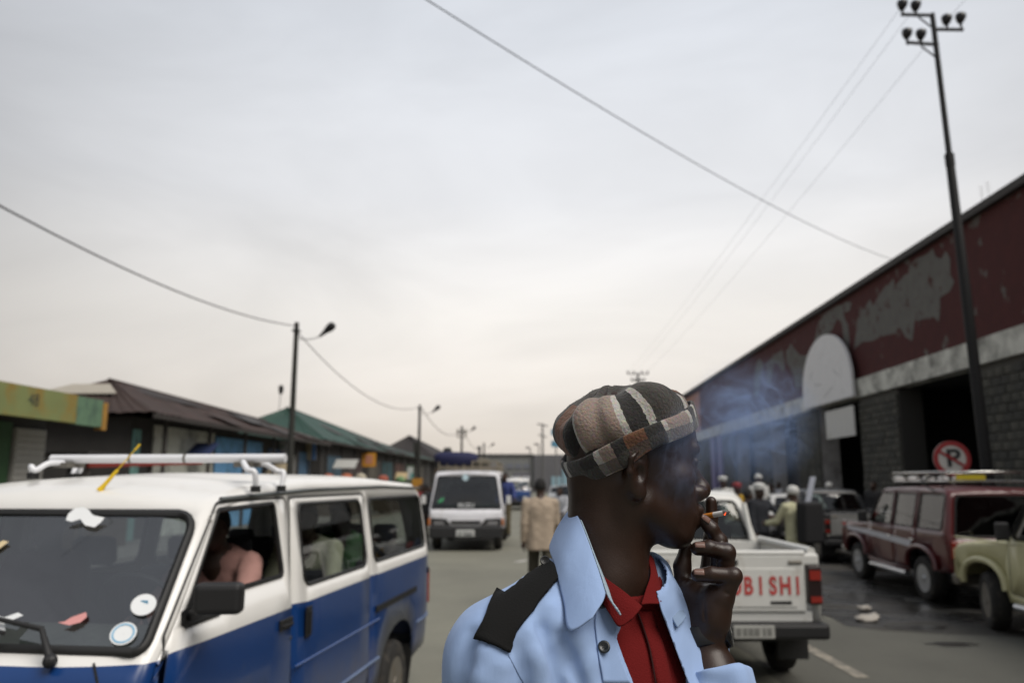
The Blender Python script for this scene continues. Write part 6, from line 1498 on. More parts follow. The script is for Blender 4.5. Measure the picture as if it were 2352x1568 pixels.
rider('passenger in green farther back in the minibus', -3.15, 0.45, 0.84, cloth('green_shirt', (0.10, 0.24, 0.10)), 0.0, lean=0.3, h=1.55)
rider('rear passenger dressed in grey behind the last minibus window', -3.75, 0.15, 0.84, GREYS, 0.0, h=1.6)
# bundles on the roof rack of the truck-fronted minibus
def on_coach(x, y, z): return COACH.matrix_basis @ Vector((x, y, z))
for k, (x, y, z, sz, c, l) in enumerate(((-0.9, -0.35, 2.42, (0.42, 0.62, 0.19), (0.010, 0.012, 0.055), 'dark blue bundle tied on the roof rack'), (-1.0, 0.1, 2.32, (0.35, 0.5, 0.14), (0.10, 0.09, 0.07), 'brown sack at the middle of the roof rack'), (-1.0, -0.62, 2.50, (0.16, 0.13, 0.24), (0.012, 0.012, 0.012), 'black round can standing on the roof rack'))):
    mb = MB().ball((0, 0, 0), 1.0, 14, 10, (1, 1, 1))
    for i, v in enumerate(mb.v):
        q = Vector(v); q = Vector((math.copysign(abs(q.x) ** 0.6, q.x), math.copysign(abs(q.y) ** 0.6, q.y), math.copysign(abs(q.z) ** 0.6, q.z))) * (1 + 0.12 * mnoise.noise(q * 3 + Vector((k, 0, 0)))); mb.v[i] = (q.x * sz[0], q.y * sz[1], q.z * sz[2])
    o = mb.obj('bundle', M('bundle_%d' % k, c, 0.8, var=0.3), sm=70); o.location = on_coach(x, y, z); o.rotation_euler = (0, 0, COACH.rotation_euler.z); tag(o, l, 'bundle')
q = on_coach(-1.2, 0.25, 2.36); o = MB().tube([(0, 0, 0), (0.02, 0, 0.25), (0.0, 0, 0.42)], [0.03, 0.03, 0.05], 8).obj('lever', M('black_iron', (0.012, 0.012, 0.012), 0.6)); o.location = q; tag(o, 'short black upright stick on the roof rack', 'stick')
# ------------------------------------------------------------------ the man with the cigarette
A = np.array
MAN = thing('person', 'man in plaid hat and open light blue shirt smoking in the foreground', 'person', (0.16, 1.2, 0))
MO = A([0.16, 1.2, 0.0])
def pt(px, py, Y): return A(at(px, py, Y))
YH = 1.20
HCN = pt(1452, 1076, YH)                       # ear level, middle of the head
yaw = RAD(13); Fv = A([math.cos(yaw), math.sin(yaw), -0.04]); Fv /= np.linalg.norm(Fv)
Lv = A([-math.sin(yaw), math.cos(yaw), 0.0]); Uv = np.cross(Fv, Lv)
HM = np.stack([Fv, Lv, Uv], 1)                 # columns
def H(f, l, u): return HCN + HM @ A([f, l, u])
MSKIN = None
def skin_mat():
    m = bpy.data.materials.new('man_skin'); m.use_nodes = True; nt = m.node_tree; N = nt.nodes.new; L = nt.links.new; b = nt.nodes['Principled BSDF']
    tc = N('ShaderNodeTexCoord'); n1 = N('ShaderNodeTexNoise'); n1.inputs['Scale'].default_value = 22; n1.inputs['Detail'].default_value = 8; L(tc.outputs['Object'], n1.inputs['Vector'])
    mx = N('ShaderNodeMix'); mx.data_type = 'RGBA'; mx.inputs[6].default_value = (0.0145, 0.0070, 0.0045, 1); mx.inputs[7].default_value = (0.038, 0.0180, 0.0108, 1); L(n1.outputs['Fac'], mx.inputs[0]); L(mx.outputs[2], b.inputs['Base Color'])
    b.inputs['Specular IOR Level'].default_value = 0.42
    n2 = N('ShaderNodeTexNoise'); n2.inputs['Scale'].default_value = 420; n2.inputs['Detail'].default_value = 4; L(tc.outputs['Object'], n2.inputs['Vector'])
    r_ = N('ShaderNodeMapRange'); r_.inputs[3].default_value = 0.30; r_.inputs[4].default_value = 0.50; L(n1.outputs['Fac'], r_.inputs[0]); L(r_.outputs[0], b.inputs['Roughness'])
    bp = N('ShaderNodeBump'); bp.inputs['Strength'].default_value = 0.12; bp.inputs['Distance'].default_value = 0.002; L(n2.outputs['Fac'], bp.inputs['Height']); L(bp.outputs[0], b.inputs['Normal'])
    return m
MSKIN = skin_mat()
def f_head(P):
    q = (P - HCN) @ HM
    E = lambda c, r_: sd_ell(q, c, r_)
    C = lambda a, b, ra, rb=None: sd_cap(q, a, b, ra, rb)
    d = E((-0.010, 0, 0.032), (0.089, 0.073, 0.090))
    d = smin(d, E((0.034, 0, 0.045), (0.062, 0.060, 0.065)), 0.03)          # forehead
    d = smin(d, E((0.040, 0, -0.030), (0.052, 0.058, 0.075)), 0.025)        # face
    for s in (-1, 1):
        d = smin(d, C((-0.004, s * 0.050, -0.052), (0.062, s * 0.020, -0.089), 0.020, 0.019), 0.022)   # jaw
        d = smin(d, E((0.052, s * 0.048, -0.012), (0.024, 0.018, 0.018)), 0.018)                       # cheekbone
        d = smin(d, C((0.0905, s * 0.010, 0.031), (0.077, s * 0.046, 0.031), 0.0110, 0.009), 0.011)     # brow
    d = smin(d, E((0.074, 0, -0.094), (0.021, 0.022, 0.018)), 0.018)        # chin
    d = smin(d, E((0.072, 0, -0.062), (0.030, 0.033, 0.030)), 0.018)        # muzzle
    for s in (-1, 1): d = smax(d, -E((0.098, s * 0.034, 0.006), (0.021, 0.019, 0.0145)), 0.012)        # eye sockets
    for s in (-1, 1):
        e = E((0.0735, s * 0.034, 0.007), (0.0135, 0.0145, 0.0125)); d = smin(d, e, 0.004)
        d = smin(d, C((0.0855, s * 0.022, 0.0165), (0.080, s * 0.047, 0.013), 0.0042), 0.005)          # upper lid
        d = smin(d, C((0.083, s * 0.022, -0.0015), (0.078, s * 0.046, 0.0005), 0.004), 0.005)
    d = smin(d, C((0.0865, 0, 0.016), (0.1095, 0, -0.0215), 0.0085, 0.0122), 0.008)                       # nose ridge
    d = smin(d, E((0.1100, 0, -0.0275), (0.0150, 0.0162, 0.0138)), 0.007)                              # tip
    for s in (-1, 1):
        d = smin(d, E((0.0970, s * 0.0188, -0.0320), (0.0148, 0.0095, 0.0115)), 0.006)
        d = smax(d, -E((0.1020, s * 0.0085, -0.0425), (0.0065, 0.0045, 0.0050)), 0.003)
    d = smin(d, C((0.0995, -0.016, -0.0575), (0.0995, 0.016, -0.0575), 0.0080), 0.007)                 # lips
    d = smin(d, C((0.1010, -0.008, -0.0560), (0.1010, 0.008, -0.0560), 0.0085), 0.005)
    d = smin(d, C((0.0965, -0.014, -0.0735), (0.0965, 0.014, -0.0735), 0.0090), 0.007)
    d = smax(d, -C((0.1130, -0.024, -0.0655), (0.1130, 0.024, -0.0655), 0.0035), 0.003)
    # ears
    qe = (q - A([-0.025, 0, -0.007])) / 0.86
    Ee = lambda c, r_: sd_ell(qe, c, r_) * 0.86
    Ce = lambda a, b, ra: sd_cap(qe, a, b, ra) * 0.86
    for s in (-1, 1):
        y = s * 0.086; rim = [(-0.004, y * 1.02, -0.026), (-0.013, y * 1.13, 0.0), (-0.012, y * 1.17, 0.022), (0.001, y * 1.14, 0.034), (0.014, y * 1.06, 0.030), (0.019, y * 0.97, 0.014)]
        e = Ee((0.003, s * 0.087, 0.002), (0.019, 0.010, 0.031))
        for a, b in zip(rim[:-1], rim[1:]): e = smin(e, Ce(a, b, 0.0046), 0.005)
        e = smin(e, Ee((0.008, s * 0.089, -0.031), (0.0115, 0.0065, 0.0125)), 0.006)                   # lobe
        e = smax(e, -Ee((0.006, s * 0.102, -0.002), (0.0105, 0.014, 0.0150)), 0.003)                   # concha
        e = smax(e, -Ce((-0.006, s * 0.102, 0.006), (0.004, s * 0.101, 0.025), 0.0040), 0.003)
        e = smin(e, Ce((0.000, s * 0.087, 0.013), (0.008, s * 0.088, 0.019), 0.0030), 0.004)
        e = smin(e, Ee((0.0175, s * 0.084, -0.004), (0.0045, 0.0050, 0.007)), 0.004)                   # tragus
        d = smin(d, e, 0.004)
    # neck
    d = smin(d, C((-0.040, 0, -0.030), (-0.044, 0.0, -0.20), 0.054, 0.057), 0.035)
    d = smin(d, C((-0.024, 0, -0.10), (-0.032, 0.006, -0.22), 0.038, 0.042), 0.03)
    d = smin(d, E((0.004, 0.0, -0.150), (0.015, 0.014, 0.018)), 0.02)       # larynx
    d = smin(d, C((-0.030, -0.052, -0.03), (-0.008, -0.026, -0.20), 0.013, 0.012), 0.02)
    d = smin(d, C((-0.036, 0, -0.17), (-0.044, 0, -0.22), 0.056, 0.056), 0.03)
    return d
lo = HCN + A([-0.17, -0.16, -0.30]); hi = HCN + A([0.17, 0.17, 0.15])
VH_, FH_ = surface_nets(f_head, lo, hi, 0.0027)
# ---- left hand at the mouth
FING = {  # px, py, Y, radius
 'pinky':  [(1640, 1420, 1.175, .0130), (1664, 1372, 1.165, .0130), (1684, 1322, 1.158, .0118), (1634, 1318, 1.157, .0106), (1602, 1320, 1.162, .0092)],
 'ring':   [(1638, 1405, 1.195, .0135), (1664, 1338, 1.190, .0135), (1668, 1268, 1.182, .0126), (1628, 1258, 1.178, .0116), (1602, 1259, 1.178, .0098)],
 'middle': [(1630, 1395, 1.215, .0135), (1652, 1318, 1.212, .0135), (1650, 1243, 1.204, .0124), (1634, 1214, 1.202, .0108), (1616, 1195, 1.205, .0092)],
 'index':  [(1612, 1390, 1.235, .0135), (1628, 1312, 1.240, .0132), (1634, 1235, 1.244, .0112), (1634, 1185, 1.244, .0098), (1633, 1152, 1.242, .0086)]}
THUMB = [(1600, 1425, 1.215, .0165), (1570, 1362, 1.230, .0150), (1567, 1300, 1.238, .0120), (1576, 1256, 1.238, .0095)]
WR = pt(1614, 1455, 1.195); FA = pt(1638, 1560, 1.175); EL = pt(1675, 1790, 1.12)
def f_hand(P):
    d = sd_cap(P, WR, FA, 0.0245, 0.031); d = smin(d, sd_cap(P, FA, EL, 0.032, 0.042), 0.03)
    d = smin(d, sd_cap(P, WR + A([0.006, -0.012, 0]), WR + A([-0.008, 0.012, 0]), 0.021), 0.015)
    for nm, ch in FING.items():
        p = [pt(*c[:3]) for c in ch]; r_ = [c[3] for c in ch]
        d = smin(d, sd_cap(P, WR, p[0], 0.020, 0.0165), 0.014)
        d = smin(d, sd_cap(P, p[0], p[1], 0.0165, r_[1]), 0.012)
        f = sd_cap(P, p[1], p[2], r_[1], r_[2])
        f = smin(f, sd_cap(P, p[2], p[3], r_[2] * 0.94, r_[3]), 0.0035)
        f = smin(f, sd_cap(P, p[3], p[4], r_[3], r_[4]), 0.003)
        f = smin(f, sd_ell(P, p[2], A([1, 1, 1]) * r_[2] * 1.06), 0.004)
        d = smin(d, f, 0.0035)
    p = [pt(*c[:3]) for c in THUMB]; r_ = [c[3] for c in THUMB]
    d = smin(d, sd_cap(P, WR + A([-0.004, 0.012, 0]), p[0], 0.020, r_[0]), 0.02)
    for k in range(3): d = smin(d, sd_cap(P, p[k], p[k + 1], r_[k], r_[k + 1]), 0.008)
    d = smin(d, sd_ell(P, pt(1600, 1385, 1.205), (0.022, 0.022, 0.034)), 0.02)
    d = smin(d, sd_ell(P, pt(1640, 1400, 1.175), (0.018, 0.016, 0.034)), 0.02)    # ulnar pad
    # crease under the little finger and across the palm
    for a, b in (((1672, 1362, 1.150), (1640, 1352, 1.148)), ((1612, 1345, 1.165), (1618, 1420, 1.160))):
        d = smax(d, -sd_cap(P, pt(*a), pt(*b), 0.0016), 0.003)
    return d
hp = np.array([pt(*c[:3]) for ch in list(FING.values()) + [THUMB] for c in ch] + [WR, FA])
V2, F2 = surface_nets(f_hand, hp.min(0) - 0.035, A([hp[:, 0].max() + 0.04, hp[:, 1].max() + 0.04, hp[:, 2].max() + 0.02]), 0.0019)
# ---- torso, arms and legs under the clothes (coarser), one continuous skin with head and hand
NECK = H(-0.036, 0, -0.111)
Dt = A([0.50, -0.866, 0.0]); Rt = A([-0.866, -0.50, 0.0])      # chest direction, his right
SB = NECK + A([0, 0.01, -0.055])
RS = SB + Rt * 0.178 + A([0, 0.0, -0.086]); LS = SB - Rt * 0.125 - Dt * 0.005 + A([0, 0, -0.105])
RE = RS + A([-0.045, 0.03, -0.30]); RWR = RE + A([0.02, -0.06, -0.26]); LE = EL
CH = SB + A([0, 0, -0.22]) + Dt * 0.005; PEL = A([SB[0] + 0.01, SB[1] + 0.02, 0.99])
TM = np.stack([Rt, Dt, A([0, 0, 1.0])], 1)
feet = [PEL + Rt * 0.10 * s + A([0, 0, 0]) for s in (1, -1)]
def legs_pts(s):
    hp_ = PEL + Rt * 0.095 * s - A([0, 0, 0.04]); kn = A([hp_[0], hp_[1], 0.52]) + Dt * 0.02 + Rt * 0.02 * s; an = A([kn[0], kn[1], 0.09]) - Dt * 0.02 + Rt * 0.02 * s
    return hp_, kn, an
def f_body(P):
    d = sd_cap(P, H(-0.040, 0, -0.19), SB - A([0, 0, 0.12]) - Dt * 0.01, 0.048, 0.05)
    d = smin(d, sd_ell(P, CH - A([0, 0, 0.05]), (0.14, 0.085, 0.19), TM), 0.04); d = smin(d, sd_cap(P, CH, PEL, 0.10, 0.11), 0.05)
    d = smin(d, sd_cap(P, SB - A([0, 0, 0.03]), RS, 0.038, 0.042), 0.03); d = smin(d, sd_cap(P, SB - A([0, 0, 0.03]), LS, 0.038, 0.042), 0.03)
    d = smin(d, sd_cap(P, RS, RE, 0.045, 0.038), 0.03); d = smin(d, sd_cap(P, RE, RWR, 0.036, 0.026), 0.02); d = smin(d, sd_cap(P, RWR, RWR + A([0.0, -0.03, -0.09]), 0.028, 0.03), 0.02)
    d = smin(d, sd_cap(P, LS, LE, 0.045, 0.038), 0.03); d = smin(d, sd_cap(P, LE, FA, 0.038, 0.029), 0.02)
    for s in (1, -1):
        a, b, c = legs_pts(s); d = smin(d, sd_cap(P, a, b, 0.075, 0.052), 0.03); d = smin(d, sd_cap(P, b, c, 0.05, 0.038), 0.02)
    return d
V3, F3 = surface_nets(f_body, A([SB[0] - 0.36, SB[1] - 0.35, 0.0]), A([SB[0] + 0.34, SB[1] + 0.36, H(0, 0, -0.15)[2]]), 0.013)
fb = MB()
c0 = RWR + A([0, -0.03, -0.10])
for k, L_ in enumerate((0.066, 0.078, 0.074, 0.058)):
    b0 = c0 + Dt * (0.03 - 0.02 * k); fb.tube([b0 + A([0, 0, 0.03]), b0, b0 + A([0.012, -0.005, -L_ * .55]), b0 + A([0.03, -0.005, -L_ * .95])], [0.0095, 0.0095, 0.0085, 0.006], 8)
fb.tube([c0 + Dt * 0.03 + A([0, 0, 0.06]), c0 + Dt * 0.055 + A([0, 0, 0.02]), c0 + Dt * 0.06 + A([0, 0, -0.02])], [0.013, 0.011, 0.008], 8)
allV = np.concatenate([VH_, V2, V3, np.array(fb.v)]) - MO
nA, nB, nC = len(VH_), len(VH_) + len(V2), len(VH_) + len(V2) + len(V3)
me = bpy.data.meshes.new('body')
me.from_pydata([tuple(v) for v in allV], [], [tuple(f) for f in FH_.tolist()] + [tuple(f) for f in (F2 + nA).tolist()] + [tuple(f) for f in (F3 + nB).tolist()] + [tuple(i + nC for i in f) for f in fb.f])
me.polygons.foreach_set('use_smooth', [True] * len(me.polygons)); me.update(); me.materials.append(MSKIN)
BODY = mesh_obj('body', None, None, None, MAN, mesh=me)
def mobj(name, V, F, mat, parent=MAN): return np_mesh(name, V - MO, F, mat, parent)
def mmb(mb, name, mat, parent=MAN, sm=60):
    mb.v = [tuple(A(v) - MO) for v in mb.v]; return mb.obj(name, mat, parent, sm=sm)
# eyes
EYE = M('eye_white', (0.42, 0.36, 0.32), 0.2)
for s in (-1, 1):
    mb = MB().ball(tuple(H(0.0762, s * 0.034, 0.0072)), 0.0118, 14, 10); mmb(mb, 'eyeball', EYE, BODY)
    mb = MB().ball(tuple(H(0.0845, s * 0.034, 0.0072)), 0.0052, 12, 8); mmb(mb, 'iris', M('dark_iris', (0.012, 0.008, 0.006), 0.15), BODY)
    lash = MB()
    for k in range(9):
        l = s * (0.022 + 0.0028 * k); b_ = H(0.088 - 0.0009 * k, l, 0.0150 - 0.0002 * k); lash.tube([b_, H(0.0965 - 0.0008 * k, l * 1.03, 0.0165)], [0.0006, 0.0002], 4)
    mmb(lash, 'eyelashes', HAIR, BODY)
    br = MB()
    for k in range(26):
        u = random.random(); l = s * (0.010 + 0.038 * u); b_ = H(0.0965 - 0.018 * u + random.uniform(-.001, .001), l, 0.035 + 0.005 * math.sin(PI * u) + random.uniform(-.003, .003)); br.tube([b_, b_ + Lv * s * 0.007 + Uv * 0.002 + Fv * 0.001], [0.0007, 0.0003], 4)
    mmb(br, 'eyebrow', HAIR, BODY)
# finger nails
NAIL = M('finger_nail', (0.17, 0.095, 0.075), 0.3, var=0.1)
for (px, py, Y, ax_, n_) in ((1606, 1312, 1.1520, (-1, 0.1, 0.0), (0.25, -0.72, 0.62)), (1608, 1250, 1.1685, (-1, 0.1, 0.0), (0.15, -0.72, 0.66)), (1622, 1190, 1.195, (-0.8, -0.1, 0.6), (0.55, -0.75, 0.40))):
    c = pt(px, py, Y); a = A(ax_, float); a /= np.linalg.norm(a); n = A(n_, float); n -= a * (n @ a); n /= np.linalg.norm(n); b_ = np.cross(n, a)
    rows = [[c + a * (u * 0.0075) + b_ * (v * 0.0052 * (1 - 0.25 * max(0, u) ** 2)) + n * (0.0012 - 0.0022 * v * v) for v in np.linspace(-1, 1, 9)] for u in np.linspace(-0.9, 1, 8)]
    o = mmb(MB().grid(rows), 'nail', NAIL, BODY); solidify(o, 0.0008, 0)
# ------------------------------------------------------------------ hat: soft plaid fleece with a rolled brim, tipped back
tilt = RAD(27); HF = Fv * math.cos(tilt) + Uv * math.sin(tilt); HU = -Fv * math.sin(tilt) + Uv * math.cos(tilt)
HATC = H(0.004, 0, 0.044)
def hat_pt(phi, r_, h_): # phi = 0 at the front, + towards his left
    return HATC + HF * (r_[0] * math.cos(phi)) + Lv * (r_[1] * math.sin(phi)) + HU * h_
def plaid(name):
    m = bpy.data.materials.new(name); m.use_nodes = True; nt = m.node_tree; N = nt.nodes.new; L = nt.links.new; b = nt.nodes['Principled BSDF']; b.inputs['Roughness'].default_value = 1.0; b.inputs['Specular IOR Level'].default_value = 0.1
    b.inputs['Sheen Weight'].default_value = 0.25
    uv = N('ShaderNodeUVMap'); tc = N('ShaderNodeTexCoord'); nz = N('ShaderNodeTexNoise'); nz.inputs['Scale'].default_value = 150; nz.inputs['Detail'].default_value = 6; L(tc.outputs['Object'], nz.inputs['Vector'])
    ns = N('ShaderNodeVectorMath'); ns.operation = 'SCALE'; ns.inputs['Scale'].default_value = 0.022; L(nz.outputs['Color'], ns.inputs[0])
    av = N('ShaderNodeVectorMath'); av.operation = 'ADD'; L(uv.outputs[0], av.inputs[0]); L(ns.outputs[0], av.inputs[1])
    sp_ = N('ShaderNodeSeparateXYZ'); L(av.outputs[0], sp_.inputs[0])
    DK, WH_, BE, OR, CH_ = (0.030, 0.029, 0.028, 1), (0.42, 0.40, 0.37, 1), (0.26, 0.205, 0.175, 1), (0.15, 0.070, 0.042, 1), (0.060, 0.056, 0.052, 1)
    ru = N('ShaderNodeValToRGB'); ru.color_ramp.interpolation = 'CONSTANT'; e = ru.color_ramp.elements
    seq = [(0.0, OR), (0.055, DK), (0.165, WH_), (0.195, BE), (0.375, WH_), (0.405, DK), (0.495, WH_), (0.535, CH_), (0.66, DK), (0.76, WH_), (0.80, BE), (0.87, DK), (0.94, OR)]
    e[0].position, e[0].color = seq[0]; e[1].position, e[1].color = seq[1]
    for p_, c_ in seq[2:]: x = e.new(p_); x.color = c_
    fr = N('ShaderNodeMath'); fr.operation = 'FRACT'; L(sp_.outputs['X'], fr.inputs[0]); L(fr.outputs[0], ru.inputs[0])
    rv = N('ShaderNodeValToRGB'); rv.color_ramp.interpolation = 'CONSTANT'; e = rv.color_ramp.elements
    e[0].position, e[0].color = 0.0, (1, 1, 1, 1); e[1].position, e[1].color = 0.24, (0.25, 0.25, 0.25, 1)
    for p_, c_ in ((0.31, 0.9), (0.40, 0.0), (0.50, 1.0), (0.88, 0.0)): x = e.new(p_); x.color = (c_, c_, c_, 1)
    fv = N('ShaderNodeMath'); fv.operation = 'FRACT'; L(sp_.outputs['Y'], fv.inputs[0]); L(fv.outputs[0], rv.inputs[0])
    mx = N('ShaderNodeMix'); mx.data_type = 'RGBA'; mx.inputs[6].default_value = CH_; L(rv.outputs[0], mx.inputs[0]); L(ru.outputs[0], mx.inputs[7])
    n2 = N('ShaderNodeTexNoise'); n2.inputs['Scale'].default_value = 260; n2.inputs['Detail'].default_value = 5; L(tc.outputs['Object'], n2.inputs['Vector'])
    ml = N('ShaderNodeMix'); ml.data_type = 'RGBA'; ml.blend_type = 'MULTIPLY'; ml.inputs[0].default_value = 0.55; L(mx.outputs[2], ml.inputs[6]); L(n2.outputs['Color'], ml.inputs[7])
    br_ = N('ShaderNodeVectorMath'); br_.operation = 'SCALE'; br_.inputs['Scale'].default_value = 1.35; L(ml.outputs[2], br_.inputs[0]); L(br_.outputs[0], b.inputs['Base Color'])
    bp = N('ShaderNodeBump'); bp.inputs['Strength'].default_value = 0.9; bp.inputs['Distance'].default_value = 0.0025; L(n2.outputs['Fac'], bp.inputs['Height']); L(bp.outputs[0], b.inputs['Normal'])
    return m
PLAID = plaid('plaid_fleece')
def ring_mesh(name, rings, ufun, vs_, mat, parent, n):
    o = None; mb = MB(); k = len(rings)
    for r_ in rings: mb.v += [tuple(A(p) - MO) for p in r_]
    for i in range(k - 1):
        for j_ in range(n): mb.f.append((i * n + j_, i * n + (j_ + 1) % n, (i + 1) * n + (j_ + 1) % n, (i + 1) * n + j_))
    o = mb.obj(name, mat, parent, sm=80); uvl = o.data.uv_layers.new(name='UVMap')
    li = 0
    for i in range(k - 1):
        for j_ in range(n):
            for (a_, b_) in ((i, j_), (i, j_ + 1), (i + 1, j_ + 1), (i + 1, j_)):
                uvl.data[li].uv = (ufun(b_ / n), vs_[a_]); li += 1
    return o
NPH = 120
def hat_noise(p, s_, a_): return a_ * mnoise.noise(Vector(p) * s_)
crown_prof = [(0.99, 0.00), (1.01, 0.012), (1.03, 0.024), (1.025, 0.036), (0.99, 0.047), (0.92, 0.056), (0.81, 0.063), (0.64, 0.069), (0.43, 0.072), (0.22, 0.073), (0.03, 0.073)]
cp = catmull([Vector((a, b, 0)) for a, b in crown_prof], 4)
rings = []; vs2 = []
for i, q in enumerate(cp):
    ring = []
    for j_ in range(NPH):
        phi = 2 * PI * j_ / NPH - PI * 0.0; back = max(0, -math.cos(phi)); front = max(0, math.cos(phi))
        h_ = q.y * (1.02 + 0.06 * back - 0.42 * front ** 1.3)
        rr = (0.098 * q.x, 0.086 * q.x)
        # the crown slumps: bulges out at the back, dents and fold ridges
        bl = 1 + 0.075 * back ** 0.7 * min(1, 0.6 + q.y / 0.06)
        p = hat_pt(phi, (rr[0] * bl * (1 - 0.05 * front), rr[1] * bl), h_ + 0.008 + 0.006 * max(0.0, 1 - q.x))
        nrm = (p - HATC); nrm = nrm / np.linalg.norm(nrm)
        fold = 0.006 * math.sin(phi * 5 + 1.0) * min(1, q.y / 0.05) * (q.x) - 0.013 * math.exp(-((phi - 3.52) / 0.085) ** 2) * min(1, q.y / 0.02) * q.x + 0.006 * math.exp(-((phi - 3.72) / 0.12) ** 2) * min(1, q.y / 0.02) * q.x - 0.010 * math.exp(-((q.x - 0.45) / 0.18) ** 2) * (0.6 + 0.4 * math.sin(2 * phi)) + 0.008 * math.exp(-((phi - 4.02) / 0.10) ** 2) * -1.0 * min(1, max(0, (0.10 - q.y) / 0.05))
        p = p + nrm * (fold + hat_noise(p, 22, 0.006) + hat_noise(p, 60, 0.0015))
        ring.append(p)
    rings.append(ring); vs2.append(0.44 + 0.46 * min(1.0, i / (len(cp) * 0.74)) if i < len(cp) * 0.74 else 0.90)
# u runs from the back of the visible (right) side to the front: phi pi..2pi -> 0..1
UF = lambda t_: (t_ - 0.5) * 2.0
HAT = thing('plaid_hat', 'brown, charcoal and cream plaid fleece hat with rolled brim on the smoking man', 'hat', tuple(MO))
ring_mesh('crown', rings, UF, vs2, PLAID, HAT, NPH)
brim = []; vb = []
bpf = [(0.99, 0.014, 0.0), (0.98, 0.002, 0.0), (0.99, -0.010, 0.2), (1.01, -0.015, 0.6), (1.04, -0.011, 0.9), (1.065, -0.002, 1.0), (1.085, 0.010, 1.0), (1.075, 0.016, 0.9), (1.05, 0.015, 0.8), (1.03, 0.008, 0.7)]
bc = catmull([Vector(b_) for b_ in bpf], 4)
for i, q in enumerate(bc):
    ring = []
    for j_ in range(NPH):
        phi = 2 * PI * j_ / NPH; back = max(0, -math.cos(phi)); front = max(0, math.cos(phi))
        k_ = (1 + (q.x - 1) * (1.0 + 0.3 * back - 0.25 * front)) * (1 + 0.075 * back ** 0.7)
        k_ *= 1 - 0.05 * front
        p = hat_pt(phi, (0.100 * k_, 0.088 * k_), q.y * (1 + 0.25 * back) + 0.005 * math.sin(3 * phi + 1) * q.z - 0.006 * back)
        p = p + A(HU) * hat_noise(p, 18, 0.007) * q.z + (p - HATC) / 0.11 * hat_noise(p, 35, 0.004)
        ring.append(p)
    brim.append(ring); vb.append(1.10 + 0.36 * i / len(bc))
UB = lambda t_: (t_ - 0.5) * 2.6 + 0.47
b_ = ring_mesh('brim', brim, UB, vb, PLAID, HAT, NPH); solidify(b_, 0.003, 0)
# fleece lint on the hat
LINT = M('fleece_lint', (0.16, 0.14, 0.13), 1.0); lint = MB(); rs = random.Random(4)
for k in range(2600):
    i = rs.randrange(2, len(cp) - 3); j_ = rs.randrange(NPH); p = A(rings[i][j_]); n = (p - HATC); n /= np.linalg.norm(n); t_ = A([rs.uniform(-1, 1), rs.uniform(-1, 1), rs.uniform(-1, 1)])
    e = p + n * rs.uniform(0.0006, 0.0022) + t_ * 0.0016; w_ = np.cross(n, t_) * 0.00022
    lint.add([p - w_ - MO, p + w_ - MO, e - MO], [(0, 1, 2)])
o = lint.obj('lint', LINT, HAT); o['kind'] = 'stuff'
# ------------------------------------------------------------------ red polo and blue shirt
SHIRT = None
def shirt_mat():
    m = bpy.data.materials.new('blue_shirt_cotton'); m.use_nodes = True; nt = m.node_tree; N = nt.nodes.new; L = nt.links.new; b = nt.nodes['Principled BSDF']; b.inputs['Roughness'].default_value = 0.85; b.inputs['Specular IOR Level'].default_value = 0.2; b.inputs['Sheen Weight'].default_value = 0.1
    tc = N('ShaderNodeTexCoord'); n1 = N('ShaderNodeTexNoise'); n1.inputs['Scale'].default_value = 9; n1.inputs['Detail'].default_value = 6; L(tc.outputs['Object'], n1.inputs['Vector'])
    mx = N('ShaderNodeMix'); mx.data_type = 'RGBA'; mx.inputs[6].default_value = (0.27, 0.385, 0.62, 1); mx.inputs[7].default_value = (0.315, 0.43, 0.67, 1); L(n1.outputs['Fac'], mx.inputs[0]); L(mx.outputs[2], b.inputs['Base Color'])
    w = N('ShaderNodeTexNoise'); w.inputs['Scale'].default_value = 900; w.inputs['Detail'].default_value = 2; L(tc.outputs['Object'], w.inputs['Vector'])
    n3 = N('ShaderNodeTexNoise'); n3.inputs['Scale'].default_value = 20; n3.inputs['Detail'].default_value = 5; n3.inputs['Distortion'].default_value = 0.8; mp3 = N('ShaderNodeMapping'); mp3.inputs['Scale'].default_value = (1.5, 1.5, 0.6); mp3.inputs['Rotation'].default_value = (0.2, 0.35, 0.3); L(tc.outputs['Object'], mp3.inputs[0]); L(mp3.outputs[0], n3.inputs['Vector'])
    ad = N('ShaderNodeMath'); ad.operation = 'MULTIPLY_ADD'; ad.inputs[1].default_value = 0.08; L(w.outputs['Fac'], ad.inputs[0]); L(n3.outputs['Fac'], ad.inputs[2])
    bp = N('ShaderNodeBump'); bp.inputs['Strength'].default_value = 0.28; bp.inputs['Distance'].default_value = 0.006; L(ad.outputs[0], bp.inputs['Height']); L(bp.outputs[0], b.inputs['Normal'])
    return m
SHIRT = shirt_mat(); POLO = M('red_polo_knit', (0.125, 0.0075, 0.0075), 0.95, var=0.12, scale=14, bump=0.25, bscale=500, spec=0.2); BLK = M('black_twill', (0.008, 0.008, 0.008), 0.95, var=0.2, bump=0.2, bscale=400, spec=0.2)
def torso_field(P, off):
    d = sd_ell(P, CH + A([0, 0, 0.02]), A([0.175, 0.112, 0.20]) + off, TM)
    d = smin(d, sd_ell(P, (CH + PEL) / 2, A([0.165, 0.12, 0.30]) + off, TM), 0.06)
    d = smin(d, sd_cap(P, SB + A([0, 0, 0.0]), RS + A([0, 0, 0.0]), 0.057 + off, 0.062 + off), 0.05)
    d = smin(d, sd_cap(P, SB + A([0, 0, 0.0]), LS + A([0, 0, 0.0]), 0.050 + off, 0.052 + off), 0.05)
    d = smin(d, sd_cap(P, NECK - A([0, 0, 0.03]), SB, 0.066 + off * 0.4, 0.075 + off), 0.03)
    return d
